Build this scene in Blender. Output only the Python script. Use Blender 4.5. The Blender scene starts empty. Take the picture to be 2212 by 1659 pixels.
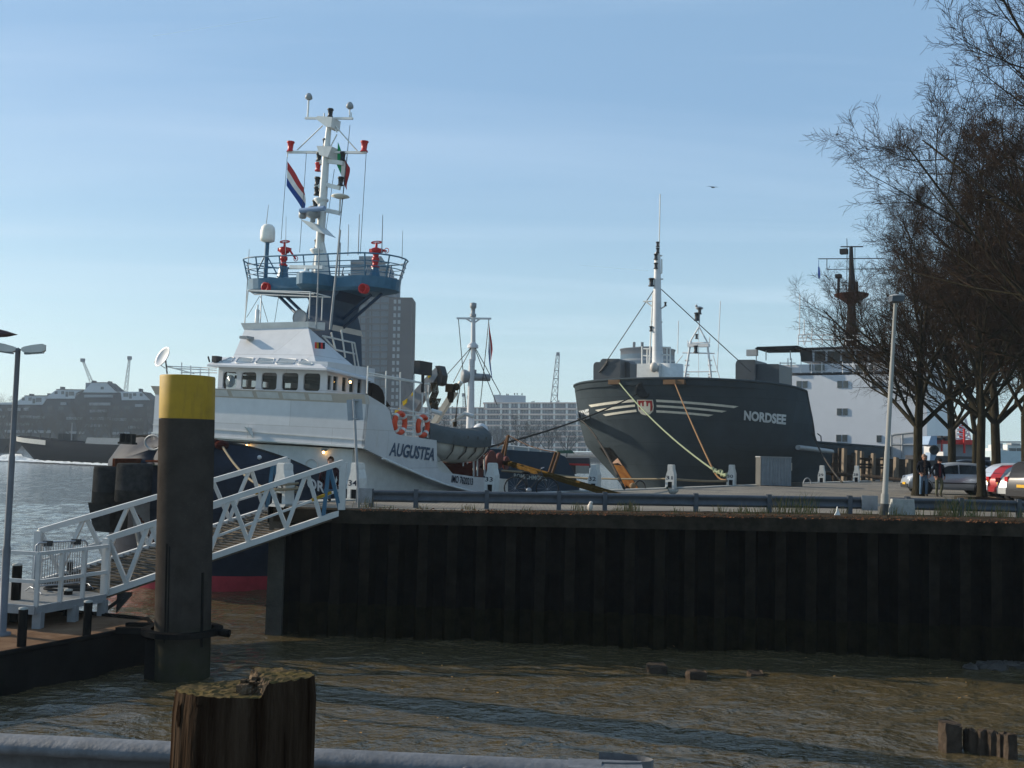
import bpy, bmesh, math, random
from mathutils import Vector, Matrix, noise
PI = math.pi
R = math.radians
random.seed(7)
SC = bpy.context.scene
COL = SC.collection
# ------------------------------------------------------------------ camera
PITCH, ROLL, EYE = math.atan(.0635), math.atan(.026), 4.5
FW = Vector((0, math.cos(PITCH), math.sin(PITCH)))
R0 = Vector((1, 0, 0)); U0 = Vector((0, -math.sin(PITCH), math.cos(PITCH)))
RT = R0*math.cos(ROLL)+U0*math.sin(ROLL)
UP = -R0*math.sin(ROLL)+U0*math.cos(ROLL)
CAM = Vector((0, 0, EYE))
cd = bpy.data.cameras.new('camera'); co = bpy.data.objects.new('camera', cd); COL.objects.link(co)
cd.sensor_width = 36; cd.lens = 36; cd.clip_start = .1; cd.clip_end = 40000
M = Matrix((RT, UP, -FW)).transposed().to_4x4(); M.translation = CAM
co.matrix_world = M
SC.camera = co
# ------------------------------------------------------------------ light
SUN_AZ = Vector((-math.cos(R(20)), math.sin(R(20)), 0)); SUN_EL = R(23)
SUN = Vector((SUN_AZ.x*math.cos(SUN_EL), SUN_AZ.y*math.cos(SUN_EL), math.sin(SUN_EL)))
ld = bpy.data.lights.new('sun', 'SUN'); ld.energy = 5.0; ld.angle = R(.5); ld.color = (1, .89, .72)
lo = bpy.data.objects.new('sun', ld); COL.objects.link(lo)
lo.rotation_euler = SUN.to_track_quat('Z', 'Y').to_euler()
w = bpy.data.worlds.new('World'); SC.world = w; w.use_nodes = True
nt = w.node_tree; N = nt.nodes; L = nt.links; N.clear()
def nn(t, **k):
    n = N.new(t)
    for a, b in k.items(): setattr(n, a, b)
    return n
out = nn('ShaderNodeOutputWorld'); bg = nn('ShaderNodeBackground'); bg.inputs[1].default_value = .10
sky = nn('ShaderNodeTexSky', sky_type='NISHITA', sun_disc=False)
sky.sun_elevation = SUN_EL; sky.sun_rotation = math.atan2(SUN_AZ.x, SUN_AZ.y)
sky.air_density = 1.0; sky.dust_density = .5; sky.ozone_density = 1.6; sky.altitude = 0
tc = nn('ShaderNodeTexCoord'); sep = nn('ShaderNodeSeparateXYZ'); L.new(tc.outputs['Generated'], sep.inputs[0])
# cirrus laid on a high plane: direction divided by its height
mz = nn('ShaderNodeMath', operation='MAXIMUM'); mz.inputs[1].default_value = .06; L.new(sep.outputs[2], mz.inputs[0])
dv = nn('ShaderNodeVectorMath', operation='DIVIDE'); L.new(tc.outputs['Generated'], dv.inputs[0])
cz = nn('ShaderNodeCombineXYZ')
for i in range(3): L.new(mz.outputs[0], cz.inputs[i])
L.new(cz.outputs[0], dv.inputs[1])
mp = nn('ShaderNodeMapping'); mp.inputs['Rotation'].default_value = (0, 0, R(62)); mp.inputs['Scale'].default_value = (.22, 1.0, 1)
L.new(dv.outputs[0], mp.inputs[0])
nz = nn('ShaderNodeTexNoise'); nz.inputs['Scale'].default_value = 1.0; nz.inputs['Detail'].default_value = 7; nz.inputs['Roughness'].default_value = .55; nz.inputs['Distortion'].default_value = .5
L.new(mp.outputs[0], nz.inputs['Vector'])
rp = nn('ShaderNodeValToRGB'); rp.color_ramp.elements[0].position = .47; rp.color_ramp.elements[1].position = .82
rp.color_ramp.elements[1].color = (.60, .60, .60, 1)
L.new(nz.outputs['Fac'], rp.inputs[0])
mx = nn('ShaderNodeMix', data_type='RGBA'); L.new(rp.outputs[0], mx.inputs['Factor']); L.new(sky.outputs[0], mx.inputs['A']); mx.inputs['B'].default_value = (7.0, 7.6, 8.4, 1)
# thin even veil of high cloud
mx0 = nn('ShaderNodeMix', data_type='RGBA'); mx0.inputs['Factor'].default_value = .62
L.new(mx.outputs['Result'], mx0.inputs['A']); mx0.inputs['B'].default_value = (2.3, 4.05, 6.1, 1)
el = nn('ShaderNodeMapRange', interpolation_type='SMOOTHSTEP'); L.new(sep.outputs[2], el.inputs[0]); el.inputs[1].default_value = -.02; el.inputs[2].default_value = .34
hc = nn('ShaderNodeMix', data_type='RGBA'); L.new(el.outputs[0], hc.inputs['Factor']); hc.inputs['A'].default_value = (4.5, 6.5, 7.0, 1); hc.inputs['B'].default_value = (2.3, 4.0, 6.1, 1); L.new(hc.outputs['Result'], mx0.inputs['B'])
L.new(mx0.outputs['Result'], bg.inputs[0]); L.new(bg.outputs[0], out.inputs[0])
vs = SC.view_settings; vs.view_transform = 'Standard'; vs.look = 'None'; vs.exposure = .42; vs.gamma = 1; vs.use_curve_mapping = False
SC.render.engine = 'CYCLES'; SC.cycles.max_bounces = 6; SC.cycles.volume_bounces = 0

# ------------------------------------------------------------------ pixels to rays (photo measured 2212 wide)
def ray(p):
    return FW + RT*((p[0]-1106)/2212) + UP*((829.5-p[1])/2212)
def PY(p, y):
    d = ray(p); return CAM + d*(y/d.y)
def PZ(p, z):
    d = ray(p); return CAM + d*((z-EYE)/d.z)
def PP(p, o, n):
    d = ray(p); return CAM + d*((Vector(o)-CAM).dot(n)/d.dot(n))
def zoom(x0, y0, s):
    return lambda x, y: ((x/s+x0)/1.4756, (y/s+y0)/1.4756)
z1 = zoom(750, 250, 2.0738); z2 = zoom(480, 980, 2.37); z3 = zoom(1100, 1000, 2.5525); z5 = zoom(250, 1100, 1.6589)
z6 = zoom(1780, 750, 1.9067); z7 = zoom(2450, 750, 1.747); zA = zoom(840, 640, 3.771); zC = zoom(1220, 1130, 4.253)
zD = zoom(1800, 1150, 3.6867); zB = zoom(1060, 800, 3.318); zE = zoom(2800, 1350, 4.767); zF = zoom(2500, 1380, 4.424)
zG = zoom(0, 1120, 4.2538); zH = zoom(1380, 1180, 4.2538); zJ = zoom(0, 1640, 3.606); zK = zoom(2600, 760, 3.77); zL = zoom(1100, 1480, 2.4578); zM = zoom(2000, 1480, 2.4578)
zN = zoom(280, 1360, 2.675)

# ------------------------------------------------------------------ objects
ROOT = {}
def thing(name, label, cat, loc=(0, 0, 0), rz=0, group=None, mat=None, kind=None):
    o = bpy.data.objects.new(name, None); COL.objects.link(o); o.empty_display_size = .3
    m = mat if mat is not None else Matrix.Translation(Vector(loc)) @ Matrix.Rotation(rz, 4, 'Z')
    o.matrix_world = m; ROOT[o] = m
    tag(o, label, cat, group, kind); return o
def tag(o, label=None, cat=None, group=None, kind=None):
    if label: o['label'] = label
    if cat: o['category'] = cat
    if group: o['group'] = group
    if kind: o['kind'] = kind
    return o
def copy_tree(o, parent=None, m=None):
    c = o.copy(); COL.objects.link(c)
    if parent is not None: c.parent = parent
    else:
        c.matrix_world = m; ROOT[c] = m
    for ch in list(o.children):

        copy_tree(ch, c)
    return c
def rootm(o):
    while o.parent is not None: o = o.parent
    return ROOT[o]
class MB:
    def __init__(s): s.v = []; s.f = []; s.m = []; s.sm = []
    def add(s, vs, fs, m=0, sm=False):
        k = len(s.v); s.v += [Vector(v) for v in vs]
        for f in fs: s.f.append([i+k for i in f]); s.m.append(m); s.sm.append(sm)
        return s
    def hexa(s, a, b, m=0):   # a: 4 points, b: 4 matching points
        return s.add(list(a)+list(b), [(3, 2, 1, 0), (4, 5, 6, 7), (0, 1, 5, 4), (1, 2, 6, 5), (2, 3, 7, 6), (3, 0, 4, 7)], m)
    def box(s, lo, hi, m=0):
        (a, b, c), (d, e, f) = lo, hi
        return s.hexa([(a, b, c), (d, b, c), (d, e, c), (a, e, c)], [(a, b, f), (d, b, f), (d, e, f), (a, e, f)], m)
    def bar(s, a, b, w, h, up=(0, 0, 1), m=0):
        a = Vector(a); b = Vector(b); d = (b-a).normalized(); x = d.cross(Vector(up))
        if x.length < 1e-4: x = d.cross(Vector((0, 1, 0)))
        x.normalize(); y = x.cross(d); x *= w/2; y *= h/2
        return s.hexa([a-x-y, a+x-y, a+x+y, a-x+y], [b-x-y, b+x-y, b+x+y, b-x+y], m)
    def tube(s, pts, r, n=6, m=0, closed=False, caps=True):
        pts = [Vector(p) for p in pts]; k = len(pts)
        rr = r if isinstance(r, (list, tuple)) else [r]*k
        rings = []; ref = None
        for i, p in enumerate(pts):
            if closed: t = pts[(i+1) % k]-pts[i-1]
            else: t = pts[min(i+1, k-1)]-pts[max(i-1, 0)]
            if t.length < 1e-9: t = Vector((0, 0, 1))
            t.normalize()
            if ref is None:
                ref = Vector((0, 0, 1)) if abs(t.z) < .9 else Vector((1, 0, 0))
            x = ref-t*ref.dot(t)
            if x.length < 1e-6: x = t.orthogonal()
            x.normalize(); ref = x; y = t.cross(x)
            rings.append([p+(x*math.cos(2*PI*j/n)+y*math.sin(2*PI*j/n))*rr[i] for j in range(n)])
        vs = [v for q in rings for v in q]; fs = []
        for i in range(k if closed else k-1):
            a = i*n; b = ((i+1) % k)*n
            for j in range(n):
                fs.append((a+j, a+(j+1) % n, b+(j+1) % n, b+j))
        s.add(vs, fs, m, n > 4)
        if caps and not closed and n > 2:
            s.add(rings[0], [tuple(range(n))[::-1]], m); s.add(rings[-1], [tuple(range(n))], m)
        return s
    def rod(s, a, b, r, n=6, m=0, r2=None): return s.tube([a, b], [r, r if r2 is None else r2], n, m)
    def lathe(s, o, prof, n=16, m=0, ax=None, sm=True):
        o = Vector(o); A = Vector(ax or (0, 0, 1)).normalized(); X = A.orthogonal().normalized(); Y = A.cross(X)
        vs = []; fs = []
        for (r, h) in prof:
            for j in range(n):
                t = 2*PI*j/n; vs.append(o+A*h+(X*math.cos(t)+Y*math.sin(t))*r)
        for i in range(len(prof)-1):
            for j in range(n): fs.append((i*n+j, i*n+(j+1) % n, (i+1)*n+(j+1) % n, (i+1)*n+j))
        s.add(vs, fs, m, sm)
        if prof[0][0] > 1e-4: s.add(vs[:n], [tuple(range(n))[::-1]], m)
        if prof[-1][0] > 1e-4: s.add(vs[-n:], [tuple(range(n))], m)
        return s
    def prism(s, poly, vec, m=0):
        p = [Vector(q) for q in poly]; d = Vector(vec); n = len(p)
        return s.add(p+[q+d for q in p], [tuple(range(n))[::-1], tuple(range(n, 2*n))]+[(i, (i+1) % n, n+(i+1) % n, n+i) for i in range(n)], m)
    def grid(s, rows, m=0, sm=True, closed=False, mf=None):
        n = len(rows[0]); vs = [v for q in rows for v in q]; k = len(s.v); s.v += [Vector(v) for v in vs]
        for i in range(len(rows)-1):
            for j in range(n if closed else n-1):
                a = i*n+j; b = i*n+(j+1) % n
                s.f.append([k+a, k+b, k+b+n, k+a+n]); s.m.append(mf(i, j) if mf else m); s.sm.append(sm)
        return s
    def sphere(s, c, r, n=10, sc=(1, 1, 1), m=0):
        c = Vector(c); k = n//2+1; vs = [c+Vector((0, 0, -r*sc[2]))]; fs = []
        for i in range(1, k):
            t = -PI/2+PI*i/k
            for j in range(n):
                a = 2*PI*j/n; vs.append(c+Vector((math.cos(t)*math.cos(a)*r*sc[0], math.cos(t)*math.sin(a)*r*sc[1], math.sin(t)*r*sc[2])))
        vs.append(c+Vector((0, 0, r*sc[2]))); e = len(vs)-1
        for j in range(n): fs.append((0, 1+(j+1) % n, 1+j)); fs.append((e, e-n+j, e-n+(j+1) % n))
        for i in range(k-2):
            for j in range(n):
                a = 1+i*n+j; b = 1+i*n+(j+1) % n; fs.append((a, b, b+n, a+n))
        return s.add(vs, fs, m, True)
    def build(s, name, mat, parent=None, world=True, label=None):
        me = bpy.data.meshes.new(name)
        vs = s.v
        if parent is not None and world:
            inv = rootm(parent).inverted(); vs = [inv @ v for v in vs]
        me.from_pydata([tuple(v) for v in vs], [], s.f)
        for mm in (mat if isinstance(mat, (list, tuple)) else [mat]): me.materials.append(mm)
        me.polygons.foreach_set('material_index', s.m); me.polygons.foreach_set('use_smooth', s.sm)
        me.validate(); me.update()
        o = bpy.data.objects.new(name, me); COL.objects.link(o)
        if parent is not None: o.parent = parent
        if label: o['label'] = label
        return o
def struct(name, mb, mat):
    return tag(mb.build(name, mat), kind='structure')

# ------------------------------------------------------------------ materials
def mat(name, col, rough=.6, metal=0, var=.12, scale=3, bump=0, bscale=20, rust=0, rustcol=(.16, .055, .02), stretch=(1, 1, 1), spec=.28, streak=0, col2=None, plates=0):
    if rough >= .7: spec = 0
    m = bpy.data.materials.new(name); m.use_nodes = True
    t = m.node_tree; n = t.nodes; l = t.links; b = n['Principled BSDF']
    b.inputs['Roughness'].default_value = rough; b.inputs['Metallic'].default_value = metal; b.inputs['Specular IOR Level'].default_value = spec
    c = n.new('ShaderNodeTexCoord'); mp = n.new('ShaderNodeMapping'); mp.inputs['Scale'].default_value = stretch; l.new(c.outputs['Object'], mp.inputs[0])
    x = n.new('ShaderNodeTexNoise'); x.inputs['Scale'].default_value = scale; x.inputs['Detail'].default_value = 6; x.inputs['Roughness'].default_value = .65; l.new(mp.outputs[0], x.inputs['Vector'])
    r = n.new('ShaderNodeValToRGB'); l.new(x.outputs['Fac'], r.inputs[0])
    k = col2 or tuple(min(1, q*(1+var)) for q in col)
    r.color_ramp.elements[0].position = .3; r.color_ramp.elements[0].color = tuple(q*(1-var) for q in col)+(1,)
    r.color_ramp.elements[1].position = .72; r.color_ramp.elements[1].color = tuple(k)+(1,)
    last = r.outputs[0]
    if streak or rust:
        m2 = n.new('ShaderNodeMapping'); m2.inputs['Scale'].default_value = (2.2, 2.2, .22); l.new(c.outputs['Object'], m2.inputs[0])
        y = n.new('ShaderNodeTexNoise'); y.inputs['Scale'].default_value = 1.6; y.inputs['Detail'].default_value = 7; y.inputs['Roughness'].default_value = .7; l.new(m2.outputs[0], y.inputs['Vector'])
        r2 = n.new('ShaderNodeValToRGB'); l.new(y.outputs['Fac'], r2.inputs[0])
        amt = max(streak, rust)
        r2.color_ramp.elements[0].position = .70-.22*amt; r2.color_ramp.elements[1].position = .88-.12*amt
        r2.color_ramp.elements[1].color = (.8, .8, .8, 1)
        mixn = n.new('ShaderNodeMix'); mixn.data_type = 'RGBA'; l.new(r2.outputs[0], mixn.inputs['Factor']); l.new(last, mixn.inputs['A'])
        mixn.inputs['B'].default_value = (rustcol if rust else tuple(q*.55 for q in col))+(1,)
        last = mixn.outputs['Result']
    if plates:
        sp = n.new('ShaderNodeSeparateXYZ'); l.new(c.outputs['Object'], sp.inputs[0]); ad = n.new('ShaderNodeMath'); l.new(sp.outputs[0], ad.inputs[0]); l.new(sp.outputs[1], ad.inputs[1])
        cb = n.new('ShaderNodeCombineXYZ'); l.new(ad.outputs[0], cb.inputs[0]); l.new(sp.outputs[2], cb.inputs[1])
        bk = n.new('ShaderNodeTexBrick'); bk.inputs['Scale'].default_value = 1/plates; bk.inputs['Brick Width'].default_value = 2.2; bk.inputs['Row Height'].default_value = .8; bk.inputs['Mortar Size'].default_value = .008; bk.inputs['Mortar Smooth'].default_value = .4
        bk.inputs['Color1'].default_value = (.93, .93, .93, 1); bk.inputs['Color2'].default_value = (1.03, 1.03, 1.03, 1); bk.inputs['Mortar'].default_value = (.74, .72, .70, 1); l.new(cb.outputs[0], bk.inputs['Vector'])
        mm = n.new('ShaderNodeMix'); mm.data_type = 'RGBA'; mm.blend_type = 'MULTIPLY'; mm.inputs['Factor'].default_value = 1; l.new(last, mm.inputs['A']); l.new(bk.outputs['Color'], mm.inputs['B']); last = mm.outputs['Result']
    l.new(last, b.inputs['Base Color'])
    if bump:
        z = n.new('ShaderNodeTexNoise'); z.inputs['Scale'].default_value = bscale; z.inputs['Detail'].default_value = 5; l.new(mp.outputs[0], z.inputs['Vector'])
        u = n.new('ShaderNodeBump'); u.inputs['Strength'].default_value = bump; u.inputs['Distance'].default_value = .05; l.new(z.outputs['Fac'], u.inputs['Height']); l.new(u.outputs[0], b.inputs['Normal'])
    return m
def glow(name, col, s):
    m = bpy.data.materials.new(name); m.use_nodes = True; b = m.node_tree.nodes['Principled BSDF']
    b.inputs['Base Color'].default_value = col+(1,); b.inputs['Emission Color'].default_value = col+(1,); b.inputs['Emission Strength'].default_value = s
    return m
def glassm(name, col, rough=.06, spec=.5):
    return mat(name, col, rough, 0, .25, 1.5, spec=spec)
WHITE = mat('white_paint', (.55, .55, .56), .42, 0, .06, 2.5, rust=.22, rustcol=(.44, .37, .29), plates=1.6, bump=.03, bscale=6)
WHITE_W = mat('weathered_white_paint', (.60, .60, .58), .5, 0, .10, 3, rust=.30, rustcol=(.34, .22, .13), bump=.04, bscale=8)
CREAM = mat('beige_paint', (.50, .45, .40), .5, 0, .08, 3, streak=.3)
BLACKHULL = mat('navy_black_hull_paint', (.022, .028, .042), .6, 0, .3, 2, spec=.05, plates=1.5, rust=.12, rustcol=(.05, .035, .025), bump=.05, bscale=4)
REDHULL = mat('red_antifouling_paint', (.36, .035, .05), .6, 0, .25, 3, streak=.4)
NAVY = mat('navy_blue_paint', (.020, .045, .085), .42, 0, .2, 2, streak=.2)
BLUE = mat('mid_blue_paint', (.045, .125, .20), .45, 0, .15, 3, streak=.2)
REDP = mat('red_paint', (.45, .02, .02), .4, 0, .15, 5)
ORANGE = mat('life_ring_orange', (.60, .07, .025), .5, 0, .1, 6)
RUBBER = mat('black_rubber', (.030, .030, .030), .8, 0, .4, 5, spec=.12, bump=.2, bscale=14)
RUSTY = mat('rusty_steel', (.09, .03, .015), .85, 0, .5, 4, bump=.2)
DSTEEL = mat('dark_steel', (.03, .03, .032), .5, .2, .3, 6, bump=.05)
GALV = mat('galvanised_steel', (.25, .265, .29), .42, .55, .18, 7, bump=.05, streak=.2)
GREYP = mat('grey_paint', (.25, .26, .27), .5, 0, .12, 4)
ALU = mat('aluminium', (.55, .55, .56), .35, .7, .08, 5)
YEL = mat('yellow_paint', (.34, .20, .006), .6, 0, .15, 3, rust=.62, rustcol=(.05, .04, .015), bump=.04)
GLASS = mat('dark_window_glass', (.012, .014, .015), .12, 0, .25, 1.5, spec=.22)
PANE = mat('bridge_window_glass', (.02, .024, .024), .08, 0, .2, 1.5, spec=.35); PANE.node_tree.nodes['Principled BSDF'].inputs['Alpha'].default_value = .42
GLASSB = glassm('skylight_glass', (.16, .20, .22), .1)
ROPE = mat('pale_rope', (.22, .185, .13), .9, 0, .2, 30)
ROPED = mat('dark_rope', (.05, .045, .04), .9, 0, .3, 30)
ROPEG = mat('green_rope', (.22, .25, .16), .9, 0, .2, 30)
ROPEO = mat('orange_rope', (.20, .12, .065), .9, 0, .2, 30)
WOODG = mat('weathered_timber', (.16, .13, .10), .9, 0, .35, 4, stretch=(3, 3, .4), bump=.4, bscale=14)
WOODD = mat('wet_dark_timber', (.045, .035, .028), .7, 0, .4, 5, stretch=(3, 3, .5), bump=.4, bscale=12)
CONC = mat('concrete', (.32, .32, .30), .85, 0, .2, 5, bump=.15, bscale=25, streak=.2)
LAMPW = glow('lit_deck_lamp', (1, .55, .16), 14)
FLAGR = mat('flag_red', (.40, .05, .05), .8); FLAGW = mat('flag_white', (.70, .66, .62), .8); FLAGB = mat('flag_blue', (.03, .07, .25), .8); FLAGG = mat('flag_green', (.02, .25, .10), .8)
# ------------------------------------------------------------------ lettering, made once
TXT = {}
def maketext(s, bold=.012, shear=0):
    if (s, bold, shear) in TXT: return TXT[(s, bold, shear)]
    c = bpy.data.curves.new('lettering', 'FONT'); c.body = s; c.size = 1; c.offset = bold; c.shear = shear; c.resolution_u = 3
    o = bpy.data.objects.new('lettering', c); COL.objects.link(o)
    dg = bpy.context.evaluated_depsgraph_get(); me = bpy.data.meshes.new_from_object(o.evaluated_get(dg))
    v = [(q.co.x, q.co.y) for q in me.vertices]; f = [tuple(p.vertices) for p in me.polygons]
    x0 = min(a for a, b in v); x1 = max(a for a, b in v); y0 = min(b for a, b in v); y1 = max(b for a, b in v)
    v = [((a-x0)/(x1-x0), (b-y0)/(y1-y0)) for a, b in v]
    bpy.data.objects.remove(o); bpy.data.curves.remove(c); bpy.data.meshes.remove(me)
    TXT[(s, bold, shear)] = (v, f); return v, f
def letter(name, s, fn, m, parent, bold=.012, shear=0, world=True):
    v, f = maketext(s, bold, shear)
    return MB().add([fn(a, b) for a, b in v], f).build(name, m, parent, world)
def planar(o, bx, by, n=None, off=0):
    o = Vector(o); X = Vector(bx)-o; Y = Vector(by)-o
    nn_ = X.cross(Y).normalized()*off
    if nn_.dot(CAM-o) < 0: nn_ = -nn_
    return lambda a, b: o+X*a+Y*b+nn_
for s_, b_, h_ in [('AUGUSTEA', .03, .25), ('IMO 7620213', .02, 0), ('TORE', .03, 0), ('NORDSEE', .045, 0), ('ROMICHMOOR', .03, 0), ('35', .01, 0), ('34', .01, 0), ('33', .01, 0), ('32', .01, 0), ('31', .01, 0), ('30', .01, 0), ('29', .01, 0), ('28', .01, 0), ('27', .01, 0)]:
    maketext(s_, b_, h_)
# ================================================================== water
def sstep(a, b, x):
    t = max(0, min(1, (x-a)/(b-a))); return t*t*(3-2*t)
def water_mat():
    m = bpy.data.materials.new('murky_river_water'); m.use_nodes = True
    t = m.node_tree; n = t.nodes; l = t.links; b = n['Principled BSDF']
    b.inputs['Roughness'].default_value = .07; b.inputs['IOR'].default_value = 1.78; b.inputs['Base Color'].default_value = (.078, .058, .027, 1)
    c = n.new('ShaderNodeTexCoord')
    hs = []
    for sc, st, rot in ((1.6, (1, 1.7, 1), .3), (5.5, (1, 1.6, 1), -.25), (15, (1, 1.4, 1), .1)):
        mp = n.new('ShaderNodeMapping'); mp.inputs['Scale'].default_value = st; mp.inputs['Rotation'].default_value = (0, 0, rot); l.new(c.outputs['Object'], mp.inputs[0])
        x = n.new('ShaderNodeTexNoise'); x.inputs['Scale'].default_value = sc; x.inputs['Detail'].default_value = 3; x.inputs['Distortion'].default_value = .4; l.new(mp.outputs[0], x.inputs['Vector']); hs.append(x)
    prev = None
    for x, s, d in zip(hs, (.6, .6, .45), (.22, .085, .03)):
        u = n.new('ShaderNodeBump'); u.inputs['Strength'].default_value = s; u.inputs['Distance'].default_value = d; l.new(x.outputs['Fac'], u.inputs['Height'])
        if prev: l.new(prev.outputs[0], u.inputs['Normal'])
        prev = u
    l.new(prev.outputs[0], b.inputs['Normal'])
    return m
rows = []; y = 3.0
while y < 1500:
    rows.append(y); y *= 1.0075 if y < 70 else 1.03
wmb = MB(); NX = 420; rr = []
for y in rows:
    hw = y*.72+6; q = []
    a = 1-sstep(60, 160, y)
    for i in range(NX+1):
        x = -hw+2*hw*i/NX; z = 0
        if a > 0:
            p = Vector((x*.55, y*.95, 0))
            z = (noise.noise(p)*.055+noise.noise(p*2.3+Vector((7, 3, 0)))*.040+noise.noise(p*5.1)*.020)*a
        q.append((x, y, z))
    rr.append(q)
wmb.grid(rr)
WATER = water_mat()
struct('water', wmb, WATER)
# ================================================================== quay
def zq(x, y):
    return 2.95+.17*max(0, min(1, (x+4)/14))*max(0, min(1, (38-y)/13))
K0 = Vector((-5.55, 24.45, 0)); K1 = Vector((-5.85, 25.9, 0)); K2 = Vector((-5.0, 28.3, 0)); KD = Vector((.573, .82, 0)).normalized()
K3 = K2+KD*40; K4 = K2+KD*130
WR = Vector((34, 22.0, 0)); WDIR = (WR-K0).normalized()
def cobble():
    m = bpy.data.materials.new('quay_cobbles'); m.use_nodes = True
    t = m.node_tree; n = t.nodes; l = t.links; b = n['Principled BSDF']; b.inputs['Roughness'].default_value = .85
    c = n.new('ShaderNodeTexCoord'); br = n.new('ShaderNodeTexBrick'); br.inputs['Scale'].default_value = 2.4; br.inputs['Mortar Size'].default_value = .035
    br.inputs['Color1'].default_value = (.23, .205, .17, 1); br.inputs['Color2'].default_value = (.15, .135, .115, 1); br.inputs['Mortar'].default_value = (.075, .068, .055, 1)
    l.new(c.outputs['Object'], br.inputs['Vector'])
    x = n.new('ShaderNodeTexNoise'); x.inputs['Scale'].default_value = .45; x.inputs['Detail'].default_value = 8; l.new(c.outputs['Object'], x.inputs['Vector'])
    r = n.new('ShaderNodeValToRGB'); r.color_ramp.elements[0].position = .3; r.color_ramp.elements[0].color = (.62, .6, .58, 1); r.color_ramp.elements[1].position = .7; r.color_ramp.elements[1].color = (1.2, 1.15, 1.05, 1); l.new(x.outputs['Fac'], r.inputs[0])
    mx = n.new('ShaderNodeMix'); mx.data_type = 'RGBA'; mx.blend_type = 'MULTIPLY'; mx.inputs['Factor'].default_value = 1; l.new(br.outputs['Color'], mx.inputs['A']); l.new(r.outputs[0], mx.inputs['B']); l.new(mx.outputs['Result'], b.inputs['Base Color'])
    u = n.new('ShaderNodeBump'); u.inputs['Strength'].default_value = .5; u.inputs['Distance'].default_value = .03; l.new(br.outputs['Fac'], u.inputs['Height']); u.invert = True; l.new(u.outputs[0], b.inputs['Normal'])
    return m
qm = MB(); rr = []
edge = [K0+WDIR*.05, K1, K2]+[K2+KD*s for s in (4, 8, 13, 19, 26, 34, 44, 60, 90, 130)]
far = [WR+Vector((0, i*.5*(i+1)*1.45, 0)) for i in range(len(edge))]
for a, b in zip(edge, far):
    a = a+Vector((.06, 0, 0))
    rr.append([(lambda p: (p.x, p.y, zq(p.x, p.y)))(a.lerp(b, j/30)) for j in range(31)])
qm.grid(rr, sm=True)
struct('quay_paving', qm, cobble())
# sheet pile wall
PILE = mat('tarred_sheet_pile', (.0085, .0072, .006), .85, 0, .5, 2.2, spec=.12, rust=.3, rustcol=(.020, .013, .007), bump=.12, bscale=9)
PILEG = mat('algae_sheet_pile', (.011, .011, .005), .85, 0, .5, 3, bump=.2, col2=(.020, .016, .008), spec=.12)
PILEO = mat('lit_rib_sheet_pile', (.0135, .0108, .008), .85, 0, .5, 2.5, rust=.3, rustcol=(.035, .020, .010), bump=.15, bscale=9, spec=.12)  # paler outer pans: light on the ribs put into the colour, plus rust
CAPM = mat('mossy_concrete_cap', (.028, .023, .017), .9, 0, .5, 3, bump=.3, bscale=10, spec=.15)
wl = thing('sheet_pile_wall', 'dark corrugated steel sheet pile wall of the quay standing in the brown water', 'quay wall', K0)
nw = Vector((WDIR.y, -WDIR.x, 0))
def corr(o, d, nrm, length, zt, name):
    mb = MB(); cols = []; p = 0.0; per = .69; dep = .30
    while p < length:
        for s, q in ((0, 0), (.34, 0), (.50, 1), (.86, 1)):
            cols.append((p+s*per, q))
        p += per
    zs = [-1.2, .02, .75, 1.6, 2.4, 1e9]
    rows_ = []
    for z in zs:
        rw = []
        for s, q in cols:
            pt = o+d*s-nrm*dep*q; zz = min(z, zt(pt))
            rw.append((pt.x, pt.y, zz))
        rows_.append(rw)
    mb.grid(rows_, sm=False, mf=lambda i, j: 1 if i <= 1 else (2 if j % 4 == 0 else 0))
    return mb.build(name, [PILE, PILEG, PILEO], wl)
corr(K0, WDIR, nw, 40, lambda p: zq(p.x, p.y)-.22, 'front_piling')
n2 = Vector((-KD.y, KD.x, 0))
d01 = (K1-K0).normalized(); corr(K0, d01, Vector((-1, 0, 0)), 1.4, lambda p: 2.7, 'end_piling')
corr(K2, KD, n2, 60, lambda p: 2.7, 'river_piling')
MB().hexa([K0+Vector((-.10, -.06, -1)), K0+Vector((.28, -.10, -1)), K0+Vector((.28, .05, -1)), K0+Vector((-.10, .05, -1))], [K0+Vector((-.10, -.06, 2.78)), K0+Vector((.28, -.10, 2.78)), K0+Vector((.28, .05, 2.78)), K0+Vector((-.10, .05, 2.78))]).build('corner_pile', mat('rubbed_corner_pile', (.06, .055, .045), .6, .2, .5, 2, rust=.3, streak=.4, bump=.2), wl)
cap = MB(); ra = []; rb = []
lowr = []
sec = [(.10, -.30), (.10, .012), (-.62, .012), (-.62, -.30)]
for i in range(41):
    p = K0+WDIR*i
    lowr.append([(p+nw*a)+Vector((0, 0, zq(p.x, p.y)+b)) for a, b in sec])
cap.grid(lowr, sm=False, closed=True)
cap.build('capping_beam', CAPM, wl)
cap2 = MB(); rws = []
pts = [K0+Vector((-.12, .05, 0)), K1+Vector((-.06, 0, 0)), K2+Vector((-.05, 0, 0))]+[K2+KD*s for s in (10, 20, 35, 60)]
for p in pts:
    rws.append([p+Vector((-.06, .03, 2.60)), p+Vector((-.06, .03, 2.99)), p+Vector((.35, -.2, 2.985)), p+Vector((.35, -.2, 2.60))])
cap2.grid(rws, sm=False, closed=True); cap2.build('river_capping_beam', CONC, wl)
# near quay under the photographer
nq = MB(); nq.box((-12, -8, 1.5), (14, 3.5, 2.95)); struct('near_quay', nq, mat('near_quay_paving', (.14, .13, .12), .9, bump=.3, scale=6))
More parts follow.
